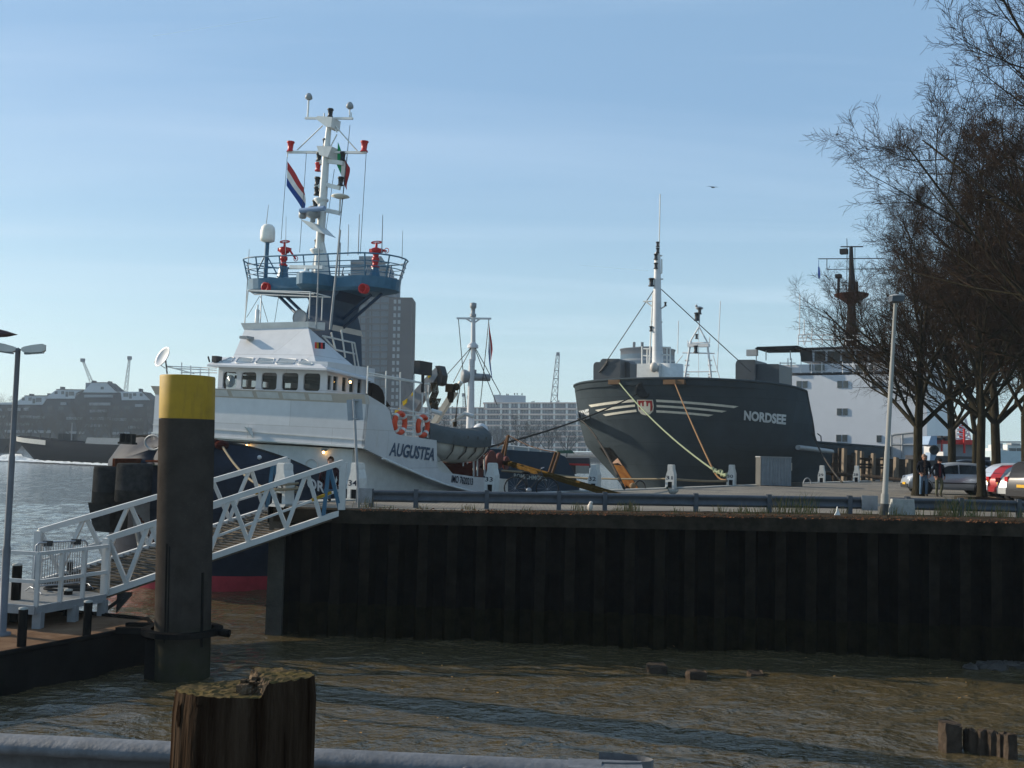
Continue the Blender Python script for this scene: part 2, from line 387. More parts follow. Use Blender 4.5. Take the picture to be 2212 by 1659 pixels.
# far bank
fb = MB(); fb.box((-700, 425, -2), (900, 1500, 1.6)); struct('far_bank', fb, mat('far_bank_ground', (.07, .065, .055), .9, scale=.05))
ub = MB(); ub.box((-30, 190, -2), (500, 424.6, 2.2)); 
def lerp_(a, b, t): return a+(b-a)*t
# strip of soil and litter along the wall edge
ss = MB(); rr = []
for i in range(161):
    x = -1.5+i*.21; y0 = K0.y+WDIR.y/WDIR.x*(x-K0.x)+.56; wd_ = (1.15+.35*noise.noise(Vector((x*.8, 0, 0)))+.12*noise.noise(Vector((x*4, 3, 0))))*sstep(-1.6, 3, x)+.05; wd_ = lerp_(wd_, max(.3, 25.95+.12*noise.noise(Vector((x*2, 9, 0)))-y0), sstep(1.5, 6, x))
    rr.append([Vector((x, y, zq(x, y)+.008+.02*max(0, noise.noise(Vector((x*5, y*5, 0)))))) for y in (y0, y0+wd_*.3, y0+wd_*.6, y0+wd_*.85, y0+wd_)])
ss.grid(rr); struct('soil_strip', ss, mat('soil_and_litter', (.045, .034, .024), .95, 0, .5, 7, bump=.6, bscale=30, col2=(.085, .062, .042)))
# ================================================================== guard rails
RAIL = mat('blue_grey_guardrail_steel', (.070, .078, .092), .6, .15, .2, 5, bump=.06, streak=.5)
WP = [(0, .30), (.05, .27), (.06, .23), (.0, .19), (-.01, .15), (.0, .11), (.06, .07), (.05, .03), (0, 0)]
def wbeam(mb, a, b, n=None, dz=0, t=.012, H=1.0):
    a = Vector(a); b = Vector(b); d = (b-a); d.normalize(); f = Vector((d.y, -d.x, 0))
    k = 40; r1 = []
    for i in range(k+1):
        p = a.lerp(b, i/k); r1.append([p+f*x+Vector((0, 0, z*H)) for x, z in WP]+[p+f*(x-t)+Vector((0, 0, z*H)) for x, z in reversed(WP)])
    mb.grid(r1, closed=True)
    for q in (r1[0], r1[-1]): mb.add(q, [tuple(range(len(q)))])
def rail(x0, x1, posts, endl, endr, label):
    P0 = lambda x: PY((x, 1080), 25.9)
    a = P0(x0); b = P0(x1); a.z = zq(a.x, 25.9)+.13; b.z = zq(b.x, 25.9)+.13
    t = thing('guard_rail', label, 'guard rail', (a.x, a.y, zq(a.x, a.y)), group='guard rails along the quay wall')
    mb = MB(); wbeam(mb, a, b); mb.build('beam', RAIL, t)
    for x in posts:
        p = P0(x); z = zq(p.x, p.y)
        MB().box((p.x-.055, p.y-.07, z-.02), (p.x+.055, p.y-.028, z+.46)).box((p.x-.055, p.y+.03, z-.02), (p.x+.055, p.y+.08, z+.46)).box((p.x-.012, p.y-.028, z-.02), (p.x+.012, p.y+.03, z+.12)).build('post', RAIL, t)
    for x in endl+endr:
        p = P0(x); z = zq(p.x, p.y)
        s = MB(); s.box((p.x-.20, p.y-.1, z+.10), (p.x+.20, p.y-.075, z+.47)); s.build('end_plate', GALV, t)
    return t
rail(778, 1890, [802, 898.5, 1051.6, 1207.3, 1306.6, 1503, 1661, 1835], [787], [1876], 'long low steel guard rail between the sign pole and the tall lamp post')
rail(1922, 2420, [1960, 2075, 2200, 2330], [], [], 'steel guard rail starting at the concrete block right of the tall lamp post')
p = PY((1937, 1100), 25.75); cb = MB(); z = zq(p.x, p.y)
x0, y0 = p.x, p.y
cb.hexa([(x0-.2, y0-.13, z-.02), (x0+.42, y0-.13, z-.02), (x0+.42, y0+.06, z-.02), (x0-.2, y0+.06, z-.02)], [(x0-.14, y0-.10, z+.40), (x0+.40, y0-.10, z+.40), (x0+.40, y0+.04, z+.40), (x0-.14, y0+.04, z+.40)])
tag(cb.build('concrete_block', CONC), 'pale concrete end block of the guard rail beside the tall lamp post', 'concrete block')
# ================================================================== bollards
BOLW = mat('white_bollard_paint', (.54, .54, .52), .6, 0, .12, 6, rust=.25, rustcol=(.25, .18, .11), bump=.1, bscale=20)
BDARK = mat('bollard_recess', (.02, .02, .022), .8)
INK = mat('dark_lettering', (.02, .025, .04), .7, var=.1)
bol_spots = [('35', (601, 1090)), ('34', (770, 1080)), ('33', (1062, 1065)), ('32', (1284, 1061)), ('31', (1449, 1055.5)), ('30', (1580, 1049.5)), ('29', (1775, 1043)), ('28', (1850, 1041)), ('27', (1968, 1036))]
rb = R(-28)
def bollard(i, num, loc, label):
    t = thing('mooring_bollard', label, 'bollard', loc, rb, 'numbered white bollards along the river edge of the quay')
    w, d = .20, .18
    prof = [(-w, 0), (-w, .46), (-w*.93, .52), (-w*.52, .80), (-w*.50, 1.02), (w*.62, 1.02), (w*.66, .86), (w, .62), (w, 0), (w*.55, 0), (w*.55, .30), (-w*.45, .30), (-w*.45, 0)]
    MB().prism([(x, -d, z) for x, z in prof], (0, 2*d, 0)).build('body', BOLW, t, False)
    MB().box((-w*.45, -d+.05, 0), (w*.55, d-.05, .298)).build('foot_recess', BDARK, t, False)
    MB().box((-w*.52, -d*.8, 1.022), (w*.60, d*.8, 1.05)).build('cap', WHITE_W, t, False)
    letter('number', num, lambda a, b: Vector((-.17+.30*a, -d-.004, .40+.16*b)), INK, t, world=False)
    return t
BOL = []
where = ['half hidden behind the top of the white gangway', 'behind the sign pole at the end of the guard rail', 'in front of the tug stern beside the bicycle', 'below the bow of the grey dredger beside the striped gangplank', 'in front of the stem of the grey dredger', 'with the green and orange ropes looped round it', 'in the shade beyond the metal cabinet', 'in front of the timber fender posts', 'partly behind the big tree trunk']
for i, (num, p) in enumerate(bol_spots):
    q = PZ(p, 2.95)
    if num == '35': q.x += .12
    BOL.append(q); bollard(i, num, q, 'white mooring bollard numbered '+num+' '+where[i])
# ================================================================== tug
class Frame:
    def __init__(s, o, rz, roll=0):
        s.m = Matrix.Translation(Vector(o)) @ Matrix.Rotation(rz, 4, 'Z') @ Matrix.Rotation(roll, 4, 'X')
        s.i = s.m.inverted()
    def __call__(s, p, ax, val):
        c = s.i @ CAM; d = s.i.to_3x3() @ ray(p); k = 'uvw'.index(ax)
        return c+d*((val-c[k])/d[k])
    def out(s, p): return s.m @ Vector(p)
TF = Frame((-8.9, 35.8, 0), math.atan2(-.906, -.423), R(-1.3)); tp = TF
tug = thing('tug_boat', 'tug with white bridge, navy bow and mast moored bow first behind the gangway', 'tug boat', mat=TF.m)
def tb(mb, name, m, parent=None, label=None): return mb.build(name, m, parent or tug, False, label)
V3 = Vector
def lerp(a, b, t): return a+(b-a)*t
def sheer(u): return 2.80+1.9*sstep(-.5, 5.0, u)
def hullb(u, w_):
    f = max(0, min(1, w_/2.6)); us = lerp(4.75, 5.05, f); B = lerp(4.15, 4.62, f)
    if w_ > 3.7:
        k = (w_-3.7); us -= .85*k; B -= .30*k*sstep(0, 4, u)
    ua = -1.0
    if u > ua:
        t = min(1, (u-ua)/(us-ua)); return B*max(0, (1-t**2.35))**.5, us
    return B*(1-.12*sstep(-7, -12, u) if u < -7 else 1), us
hm = MB(); rows_ = []
nu = 46
for j in range(13):
    row = []
    for sd in (1, -1):
        rng = range(nu+1) if sd == 1 else range(nu-1, -1, -1)
        for i in rng:
            a = i/nu
            ub_ = -12+17*a
            top = sheer(ub_); w_ = lerp(-.6, top, j/12) if j > 1 else (-.6, .5)[j]
            if j > 1: w_ = lerp(.5, top, (j-1)/11)
            us = hullb(0, w_)[1]; s_ = a
            u = -12+(us+12)*(1-(1-s_)**1.9 if s_ > 0 else 0)
            top = sheer(u); w_ = -.6 if j == 0 else lerp(.5, top, (j-1)/11)
            b_, us = hullb(u, w_)
            row.append(V3((u, sd*b_, w_)))
    rows_.append(row)
hm.grid(rows_, mf=lambda i, j: 1 if i == 0 else 0)
k = len(rows_[0]); top = rows_[-1]
hm.grid([[p for p in top], [V3((p.x-.12 if p.x > 0 else p.x, p.y*.965, p.z)) for p in top], [V3((p.x-.12 if p.x > 0 else p.x, p.y*.965, p.z-1.0)) for p in top]], sm=False)
tb(hm, 'hull', [BLACKHULL, REDHULL])
dm = MB(); dl = []
for i in range(30):
    u = -12+17.4*i/29; b_ = hullb(u, 2.6)[0]*.96; z_ = sheer(u)-.95; dl.append([V3((u, -b_, z_)), V3((u, b_, z_))])
dm.grid(dl, sm=False); tb(dm, 'main_deck', mat('green_deck_paint', (.05, .09, .07), .7))
# rubbing strake and rail along the bulwark top
rt = MB()
for sd in (1, -1):
    L_ = []
    for i in range(40):
        u = -1+5.2*(1-(1-i/39)**2); w_ = sheer(u); L_.append(V3((u-.03, sd*hullb(u, w_)[0]*.985, w_+.01)))
    rt.tube(L_, .055, 6)
tb(rt, 'bulwark_rail', RUBBER)
# bow fenders
for (cx, yt, yb, dpt, rr_) in ((z5(300, 625), 0, 0, 29.6, .50), (z5(168, 640), 0, 0, 30.8, .46)):
    c0 = TF.i @ PY(cx, dpt)
    f = MB(); f.lathe((c0.x, c0.y, c0.z-1.12), [(rr_*.9, 0), (rr_, .05), (rr_, .35), (rr_*1.015, .36), (rr_, .37), (rr_, 1.02), (rr_*.96, 1.1), (rr_*.5, 1.12), (0, 1.12)], 26)
    fo = tb(f, 'bow_fender', RUBBER)
    if rr_ < .48:
        MB().hexa([V3((c0.x-.5, c0.y-.35, c0.z-1.95)), V3((c0.x+.15, c0.y-.35, c0.z-1.95)), V3((c0.x+.15, c0.y+.35, c0.z-1.95)), V3((c0.x-.5, c0.y+.35, c0.z-1.95))], [V3((c0.x-.4, c0.y-.42, c0.z-1.1)), V3((c0.x+.36, c0.y-.42, c0.z-1.1)), V3((c0.x+.36, c0.y+.42, c0.z-1.1)), V3((c0.x-.4, c0.y+.42, c0.z-1.1))]).build('fender_foot', RUBBER, fo, False)
br = MB()
for sd in (-.55, 1.9):
    a = V3((5.1, sd, 3.95)); br.box((4.6, sd-.05, 2.7), (5.9, sd+.05, 3.9))
br.box((4.4, .4, 3.85), (5.6, 1.95, 3.90)); tb(br, 'fender_bracket', RUSTY)
rp_ = MB(); pr = []
for i in range(9):
    v = lerp(.75, 1.55, i/8); q = []
    for w_ in (2.5, 3.1, 3.7):
        lo_, hi_ = -1.0, 6
        for _ in range(30):
            mid = (lo_+hi_)/2
            if hullb(mid, w_)[0] > v: lo_ = mid
            else: hi_ = mid
        q.append(V3((lo_+.03, v, w_)))
    pr.append(q)
rp_.grid(pr); tb(rp_, 'rusty_hull_plate', RUSTY)
st = MB(); sr = []
for w_, u in ((.3, 4.75), (1.1, 5.0), (1.9, 5.3), (2.6, 5.5), (3.0, 5.55)):
    sr.append([V3((u-.5, -.14, w_)), V3((u+.12, -.09, w_)), V3((u+.12, .09, w_)), V3((u-.5, .14, w_))])
st.grid(sr, closed=False); tb(st, 'stem_bar', GREYP)
# bow eyes and roller
ey = MB()
for v in (1.55,):
    c_ = tp(zN(560, 135), 'u', 4.9); ey.tube([c_+V3((.02*math.cos(a), .36*math.cos(a), .22*math.sin(a))) for a in [2*PI*i/20 for i in range(20)]], .035, 6, closed=True)
tb(ey, 'bulwark_mooring_hole', GREYP)
fl = MB()
c_ = tp(zN(340, 105), 'u', 5.2)
for dy in (-.22, 0, .22): fl.box((c_.x-.08, c_.y+dy-.035, c_.z-.12), (c_.x+.08, c_.y+dy+.035, c_.z+.16))
fl.box((c_.x-.1, c_.y-.3, c_.z-.16), (c_.x+.1, c_.y+.3, c_.z-.1)); tb(fl, 'bow_fairlead', RUBBER)
# ---- lower house, bridge bulwark
lh = MB()
lh.hexa([V3((-9.2, -4.3, 2.2)), V3((0, -4.3, 2.2)), V3((0, 3.95, 2.2)), V3((-9.2, 4.2, 2.2))], [V3((-5, -4.3, 4.45)), V3((0, -4.3, 4.45)), V3((0, 3.95, 4.45)), V3((-5, 4.2, 4.45))])
tb(lh, 'lower_deckhouse', WHITE_W)
bw = MB()
wB = 4.47; wT = 5.86
cr = tp(z2(1615, 1065), 'u', .25); cl = V3((.25, -4.6, cr.z+.12)); tr = tp(z2(1650, 730), 'u', .25); tl = V3((.25, -4.6, tr.z+.1))
bw.hexa([cl, cr, cr+V3((-.12, 0, 0)), cl+V3((-.12, 0, 0))], [tl, tr, tr+V3((-.12, 0, 0)), tl+V3((-.12, 0, 0))])
bw.box((-4.9, -4.55, 4.5), (.12, 4.3, 4.62))
tb(bw, 'bridge_front_bulwark', WHITE)
ll = MB(); ll.bar(cl+V3((.02, 0, .03)), cr+V3((.02, 0, .03)), .09, .06); ll.bar(V3((.27, -4.6, lerp(cl.z, tl.z, .23))), V3((.27, cr.y, lerp(cr.z, tr.z, .19))), .02, .025)
q0 = tp(z2(722, 905), 'u', .3); q1 = tp(z2(770, 985), 'u', .3); ll.hexa([q0, q0+V3((.22, .1, .0)), q0+V3((.22, .18, 0)), q0+V3((0, .24, 0))], [q1, q1+V3((.02, .02, 0)), q1+V3((.02, .05, 0)), q1+V3((0, .06, 0))])
tb(ll, 'front_ledge', WHITE_W)
# slanted wind screen band
ws = MB(); e = .32
a0 = V3((.25, -4.6, tl.z)); a1 = tr.copy(); b0 = V3((.25+e*.6, -4.66, tl.z+.30)); b1 = tr+V3((e*.6, .04, .30))
ws.hexa([a0, a1, a1+V3((-.06, 0, 0)), a0+V3((-.06, 0, 0))], [b0, b1, b1+V3((-.06, 0, 0)), b0+V3((-.06, 0, 0))])
wsb = tb(ws, 'wind_deflector', CREAM)
for i in range(7):
    f0, f1 = .04+i*.118, .04+i*.118+.10
    P_ = lambda f, g: a0.lerp(a1, f).lerp(b0.lerp(b1, f), g)+V3((.012, 0, -.004))
    MB().add([P_(f0, .18), P_(f1, .18), P_(f1, .85), P_(f0, .85)], [(0, 1, 2, 3)]).build('deflector_panel', mat('frosted_panel', (.62, .62, .62), .3), wsb, False)
# side panel with the name
sp = [(180, 655), (330, 748), (362, 790), (398, 950), (412, 972), (440, 985), (745, 1030), (750, 1240), (762, 1275), (790, 1290), (1085, 1330), (1150, 1335), (1150, 1455), (1040, 1445), (800, 1380), (640, 1320), (500, 1258), (380, 1205), (300, 1168), (165, 1087)]
vs_ = [tp(z3(*q), 'v', 4.6) for q in sp]
vs_[0] = b1.copy(); vs_[-1] = cr.copy(); vs_.append(tr.copy())
spm = MB(); spm.prism(vs_, V3((0, -.12, 0)))
tb(spm, 'side_bulwark', WHITE)
tb(MB().prism([tp(z3(*q), 'v', 4.3) for q in [(1150, 1340), (1325, 1345), (1325, 1470), (1150, 1470)]], V3((0, -.3, 0))), 'stern_bulwark', WHITE_W)
sl = MB(); sl.tube([v+V3((0, .03, -.03)) for v in vs_[12:19]], .05, 6); tb(sl, 'side_rubbing_rail', WHITE_W)
LET = mat('blue_grey_lettering', (.045, .075, .12), .6, var=.1)
def tlet(s_, conv, bl, br_, tl_, plane, val, m, name, bold, shear=0, off=.02):
    A, B, C_ = [TF.out(tp(conv(*q), plane, val)) for q in (bl, br_, tl_)]
    return letter(name, s_, planar(A, B, C_, off=off), m, tug, bold, shear)
tlet('AUGUSTEA', z3, (352, 1155), (720, 1198), (358, 1042), 'v', 4.6, LET, 'name_lettering', .03, .25)
tlet('IMO 7620213', z3, (862, 1372), (1035, 1396), (866, 1312), 'v', 4.6, INK, 'number_lettering', .02)
# TORE on the bow flank: follow the hull
def hullpt(u, w_, off=.04):
    b_ = hullb(u, w_)[0]; b2 = hullb(u+.05, w_)[0]; n_ = V3((b_-b2, .05, 0)).normalized()
    return V3((u, b_, w_))+n_*off
def hit(p):
    best = None
    for i in range(400):
        u = -2+7.9*i/400
        q = TF.i @ CAM; d = TF.i.to_3x3() @ ray(p)
        s_ = (u-q.x)/d.x; pt = q+d*s_
        if pt.y > 0:
            df = pt.y-hullb(u, pt.z)[0]
            if best is None or abs(df) < best[0]: best = (abs(df), u, pt.z)
    return best[1], best[2]
A = hit(z2(1108, 1345)); B = hit(z2(1332, 1412)); C_ = hit(z2(1108, 1262))
letter('name_lettering', 'TORE', lambda a, b: hullpt(A[0]+(B[0]-A[0])*a+(C_[0]-A[0])*b, A[1]+(B[1]-A[1])*a+(C_[1]-A[1])*b, .12), mat('pale_lettering', (.50, .50, .50), .6), tug, .03, world=False)
for q in ((825, 1133), (1468, 1333)):
    h_ = hit(z2(*q)); pt = hullpt(*h_, off=.02); tb(MB().sphere(pt, .07, 8), 'draught_mark', WHITE)
# ---- wheelhouse
U_ = -.6; wb_, wt_ = 5.0, 8.0
gl, gr = tp(z2(500, 700), 'u', U_).y, tp(z2(1322, 700), 'u', U_).y
wz = lambda p: tp(z2(*p), 'u', U_)
wins = [((545, 485), (650, 607)), ((685, 487), (797, 614)), ((838, 490), (953, 620)), ((992, 495), (1115, 627)), ((1155, 500), (1281, 633))]
zb = sum(wz((a[0], b[1])).z for a, b in wins)/5; zt = sum(wz(a).z for a, b in wins)/5
def tops(y, d=0): return d
wm = MB()
wm.box((U_-.08, gl, wb_), (U_, gr, zb)); wm.box((U_-.08, gl, zt), (U_, gr, zt+.42))
xs = [gl]
for a, b in wins:
    xs += [wz((a[0], 550)).y, wz((b[0], 550)).y]
xs.append(gr)
for i in range(0, len(xs), 2): wm.box((U_-.08, xs[i], zb), (U_, xs[i+1], zt))
# rounded window corners
for i in range(1, len(xs)-1, 2):
    for yy, sy in ((xs[i], 1), (xs[i+1], -1)):
        for zz, sz in ((zb, 1), (zt, -1)):
            wm.prism([V3((U_-.075, yy, zz)), V3((U_-.075, yy+.09*sy, zz)), V3((U_-.075, yy+.035*sy, zz+.03*sz)), V3((U_-.075, yy, zz+.09*sz))], V3((.07, 0, 0)))
# port wall
pw = [(1335, 1366), (1380, 1413), (1448, 1482), (1503, 1537), (1565, 1597), (1640, 1664)]
pu = lambda x: tp(z2(x, 560), 'v', gr).x
ue = pu(1690)
wm.box((ue, gr-.08, wb_), (U_-.08, gr, zb+.06)); wm.box((ue, gr-.08, zt-.05), (U_-.08, gr, zt+.42))
ed = [U_-.08]
for a, b in pw: ed += [pu(a), pu(b)]
ed.append(ue)
for i in range(0, len(ed), 2): wm.box((ed[i+1], gr-.08, zb+.06), (ed[i], gr, zt-.05))
for f0, f1, z0_, z1_ in ((0, 1, wb_, zb), (0, 1, zt-.05, zt+.4), (0, .12, zb, zt), (.22, .40, zb, zt), (.62, .66, zb, zt), (.88, 1, zb, zt)):
    wm.box((ue, lerp(gl, gr-.08, f0), z0_), (ue+.08, lerp(gl, gr-.08, f1), z1_))
wm.box((ue, gl, wb_), (U_-.08, gl+.08, zb)); wm.box((ue, gl, zt), (U_-.08, gl+.08, zt+.4))
for f0, f1 in ((0, .1), (.42, .5), (.9, 1)): wm.box((lerp(ue, U_-.08, f0), gl, zb), (lerp(ue, U_-.08, f1), gl+.08, zt))
wh = tb(wm, 'wheelhouse', WHITE)
for i in range(1, len(xs)-1, 2):
    MB().box((U_-.07, xs[i]-.01, zb-.01), (U_-.055, xs[i+1]+.01, zt+.01)).build('window_pane', PANE, wh, False)
for i in range(1, len(ed)-1, 2):
    MB().box((ed[i+1]-.01, gr-.07, zb+.05), (ed[i]+.01, gr-.055, zt-.04)).build('window_pane', PANE, wh, False)
MB().box((ue+.4, gl+.3, wb_), (U_-.8, gr-.3, zb+.12)).box((U_-1.0, -.6, zb+.1), (U_-.6, -.2, zb+.5)).box((ue+.5, gl+.5, zt-.22), (U_-.3, gr-.5, zt-.1)).build('control_console', mat('console_brown', (.10, .05, .03), .6), wh, False)
cvd = wz((597, 557)); MB().lathe((U_-.05, cvd.y, cvd.z), [(0, 0), (.21, 0), (.23, .02), (.21, .035), (.05, .035), (.05, .05), (0, .05)], 20, ax=(1, 0, 0)).build('clear_view_disc', GLASSB, wh, False)
# visor roof with skylights
o0 = tp(z2(428, 430), 'u', -.15); o1 = tp(z2(1330, 460), 'u', -.15); i0 = tp(z2(520, 376), 'u', -1.0); i1 = tp(z2(1238, 398), 'u', -1.0)
vm = MB(); th = V3((0, 0, -.07))
vm.hexa([o0+th, o1+th, i1+th+V3((-.3, 0, -.1)), i0+th+V3((-.3, 0, -.1))], [o0, o1, i1, i0])
# port side roof wing
r2 = tp(z2(1690, 552), 'v', o1.y)
vm.hexa([o1+th, r2+th, V3((r2.x, i1.y, i1.z-.25)), i1+th], [o1, r2, V3((r2.x, i1.y, i1.z-.05)), i1])
l2 = V3((r2.x, o0.y, o0.z)); vm.hexa([o0+th, i0+th, V3((r2.x, i0.y, i0.z-.25)), l2+th], [o0, i0, V3((r2.x, i0.y, i0.z-.05)), l2])
vis = tb(vm, 'roof_visor', WHITE)
for pts_ in ([(518, 415), (600, 380), (632, 380), (610, 410), (530, 418)], [(640, 415), (668, 381), (780, 384), (766, 418), (655, 424)], [(790, 420), (822, 384), (936, 387), (922, 425), (800, 427)], [(946, 424), (975, 388), (1105, 393), (1075, 429), (960, 432)], [(1114, 432), (1140, 394), (1175, 396), (1226, 428), (1215, 438)]):
    nrm = (o1-o0).cross(i0-o0).normalized()
    if nrm.z < 0: nrm = -nrm
    q = []
    for p_ in pts_:
        c_ = TF.i @ CAM; d_ = TF.i.to_3x3() @ ray(z2(*p_)); s_ = (o0-c_).dot(nrm)/d_.dot(nrm); q.append(c_+d_*s_)
    MB().prism(q, nrm*.012).build('skylight', GLASSB, vis, False)
    MB().tube([x+nrm*.012 for x in q], .022, 5, closed=True).build('skylight_frame', WHITE, vis, False)
# upper house (wedge)
A_ = tp(z2(1190, 150), 'u', -2.0); Al = tp(z2(710, 168), 'u', -2.0); B_ = tp(z2(1243, 398), 'u', -1.05); Bl = tp(z2(622, 378), 'u', -1.05)
Cc = tp(z2(1578, 480), 'v', B_.y); Cl = V3((Cc.x, Bl.y, Cc.z))
um = MB(); um.add([A_, Al, B_, Bl, Cc, Cl], [(1, 0, 2, 3), (0, 4, 2), (1, 3, 5), (0, 1, 5, 4), (2, 4, 5, 3)])
tb(um, 'upper_house', WHITE)
g = MB(); t1 = V3((.10, 0, .24)); g.hexa([Al+V3((.0, -.03, 0)), A_+V3((0, .03, 0)), A_+V3((-1, .03, 0)), Al+V3((-1, -.03, 0))], [Al+t1+V3((0, -.12, 0)), A_+t1+V3((0, .06, -.04)), A_+V3((-1, .03, .30)), Al+V3((-1, -.03, .34))])
tb(g, 'monkey_island_bulwark', WHITE_W)
lm = MB(); q = tp(z2(750, 228), 'u', -1.6); lm.box((q.x-.05, q.y-.2, q.z-.07), (q.x+.35, q.y+.16, q.z+.03)); tb(lm, 'floodlight', GREYP)
# small coloured marks beside the upper house
for (x, m_) in ((1222, REDP), (1236, YEL), (1252, INK), (1268, REDP), (1284, INK)):
    q = [TF.out(tp(z2(x+a, 262+(x-1222)*.06+b), 'v', B_.y-.18)) for a, b in ((0, 0), (9, 0), (9, 48), (0, 48))]
    MB().prism([TF.i @ k_+V3((0, .1, 0)) for k_ in q], V3((0, .04, 0))).build('painted_mark', m_, tug, False)
# lamps, lit
for q, ax, val in (((733, 1045), 'u', .08), ((1313, 1095), 'u', .08), ((1515, 565), 'v', 2.6)):
    c_ = tp(z2(*q), ax, val); hol = tb(MB().box((c_.x-.05, c_.y-.06, c_.z+.05), (c_.x+.10, c_.y+.06, c_.z+.13)), 'deck_lamp', GREYP)
    MB().sphere((c_.x+.05, c_.y, c_.z), .042, 8).build('bulb', LAMPW, hol, False)
q = tp(z2(1215, 1190), 'u', .03); tb(MB().tube([q+V3((0, .24*math.cos(a), .2*math.sin(a))) for a in [2*PI*i/18 for i in range(18)]], .018, 5, closed=True), 'porthole_ring', WHITE_W)
# navy funnel
FT = tp(zA(565, 1160), 'u', -4.0); FB = tp(zA(525, 1480), 'u', -4.0); FRt = tp(zA(870, 1150), 'u', -4.0); FRb = tp(zA(815, 1640), 'u', -4.0)
vr = FRb.y; vl = FB.y-.1; zb0 = 6.2
bt = tp(zA(1090, 1200), 'v', vr).x; bm = tp(zA(1172, 1560), 'v', vr).x; bb = tp(z2(1620, 480), 'v', vr).x
zt_ = FT.z+.55; zm_ = tp(zA(1172, 1560), 'v', vr).z
fm = MB(); 
lv = [(zb0, -3.8, bb, vl, vr), (zm_, -3.9, bm, vl, vr), (zt_-.5, -4.0, bt, FT.y, vr), (zt_, -4.0, bt-.05, FT.y-.2, vr+.1)]
fm.grid([[V3((a, c, z)), V3((a, d, z)), V3((b, d, z)), V3((b, c, z))] for z, a, b, c, d in lv], sm=False, closed=True)
fn = tb(fm, 'funnel', NAVY)
wbm = MB(); wbm.prism([tp(zA(*q), 'v', vr) for q in ((835, 1490), (1170, 1562), (1192, 1632), (820, 1555))], V3((0, .012, 0))).build('white_band', CREAM, fn, False)
# hazard: stair frame beside funnel
sf = MB(); PP_ = lambda x, y: tp(z2(x, y), 'v', vr+.5)
for a, b in (((1300, 215), (1540, 268)), ((1540, 268), (1575, 470)), ((1520, 268), (1545, 440)), ((1440, 170), (1470, 380)), ((1365, 190), (1395, 310)), ((1400, 320), (1540, 350)), ((1300, 215), (1400, 320))):
    sf.rod(PP_(*a), PP_(*b), .035, 6)
tb(sf, 'companion_railing', WHITE_W)
# ---- monitor platform
uc = -4.8
pl_ = tp(z1(122, 1360), 'u', uc); prr = tp(z1(1102, 1390), 'u', uc-.4)
wp = (tp(z1(620, 1340), 'u', uc).z); hr = .42
def plan():
    pts_ = []; yl, yr = pl_.y, prr.y; rad = 1.15
    for i in range(13): t = PI/2+PI*i/12; pts_.append((uc+rad*math.cos(t-PI/2+PI/2)*0+rad*math.sin(t)*1.0*(1), yl+rad+rad*math.cos(t)))
    lob = tp(z1(515, 1350), 'u', uc+1.4).y
    out_ = []
    # left cap (front to back), then right cap
    for i in range(13):
        t = PI/2+PI*i/12; out_.append((uc+rad*math.sin(t), yl+rad+rad*math.cos(t)))
    for i in range(13):
        t = -PI/2+PI*i/12; out_.append((uc+rad*math.sin(t), yr-rad+rad*math.cos(t)))
    # front lobe
    for i in range(13):
        t = PI*i/12; out_.append((uc+rad-.05+1.0*math.sin(t), lob+.72*math.cos(t)))
    return out_
pn = plan()
pm = MB()
def ring(k, z): 
    cx = sum(p[0] for p in pn)/len(pn); cy = sum(p[1] for p in pn)/len(pn)
    return [V3((cx+(p[0]-cx)*k, cy+(p[1]-cy)*k, z)) for p in pn]
pm.grid([ring(.8, wp-hr-.12), ring(.985, wp-hr), ring(1, wp), ring(.98, wp), ring(.98, wp-.1)], sm=False, closed=True)
pm.add(ring(.98, wp-.1), [tuple(range(len(pn)))]); pm.add(ring(.8, wp-hr-.12), [tuple(range(len(pn)))[::-1]])
pf = tb(pm, 'monitor_platform', BLUE)
for q in ((213, 1382), (856, 1392)):
    c_ = tp(z1(*q), 'u', uc+1.1); MB().lathe((c_.x-.05, c_.y, c_.z), [(.19, 0), (.19, .22), (.14, .24), (.12, .10), (0, .08)], 14, ax=(1, 0, 0)).build('red_deck_lamp', REDP, pf, False)
# underside cone to funnel
cm = MB(); cc = (FT.y+vr)/2; hw_ = (vr-FT.y)/2
cm.grid([[V3((uc+a*.85, cc+b*hw_*.93, wp-hr-1.3)) for a, b in ((.8, -1), (.8, 1), (-.9, 1), (-.9, -1))], [V3((uc+a*1.1, cc+b*hw_*1.06, wp-hr-.45)) for a, b in ((.8, -1), (.8, 1), (-.9, 1), (-.9, -1))], [V3((uc+a*1.15, cc+b*hw_*1.75, wp-hr-.05)) for a, b in ((.8, -1), (.8, 1), (-.9, 1), (-.9, -1))]], sm=False, closed=True)
cm.build('platform_cone', NAVY, pf, False)
for a, b in (((1290, 1130), (870, 1495)), ((1420, 1120), (960, 1525)), ((180, 1140), (410, 1370)), ((250, 1130), (530, 1400))):
    tb(MB().rod(tp(zA(*a), 'u', uc+.3), tp(zA(*b), 'u', -3.95 if b[0] < 700 else uc), .065, 8), 'platform_strut', NAVY)
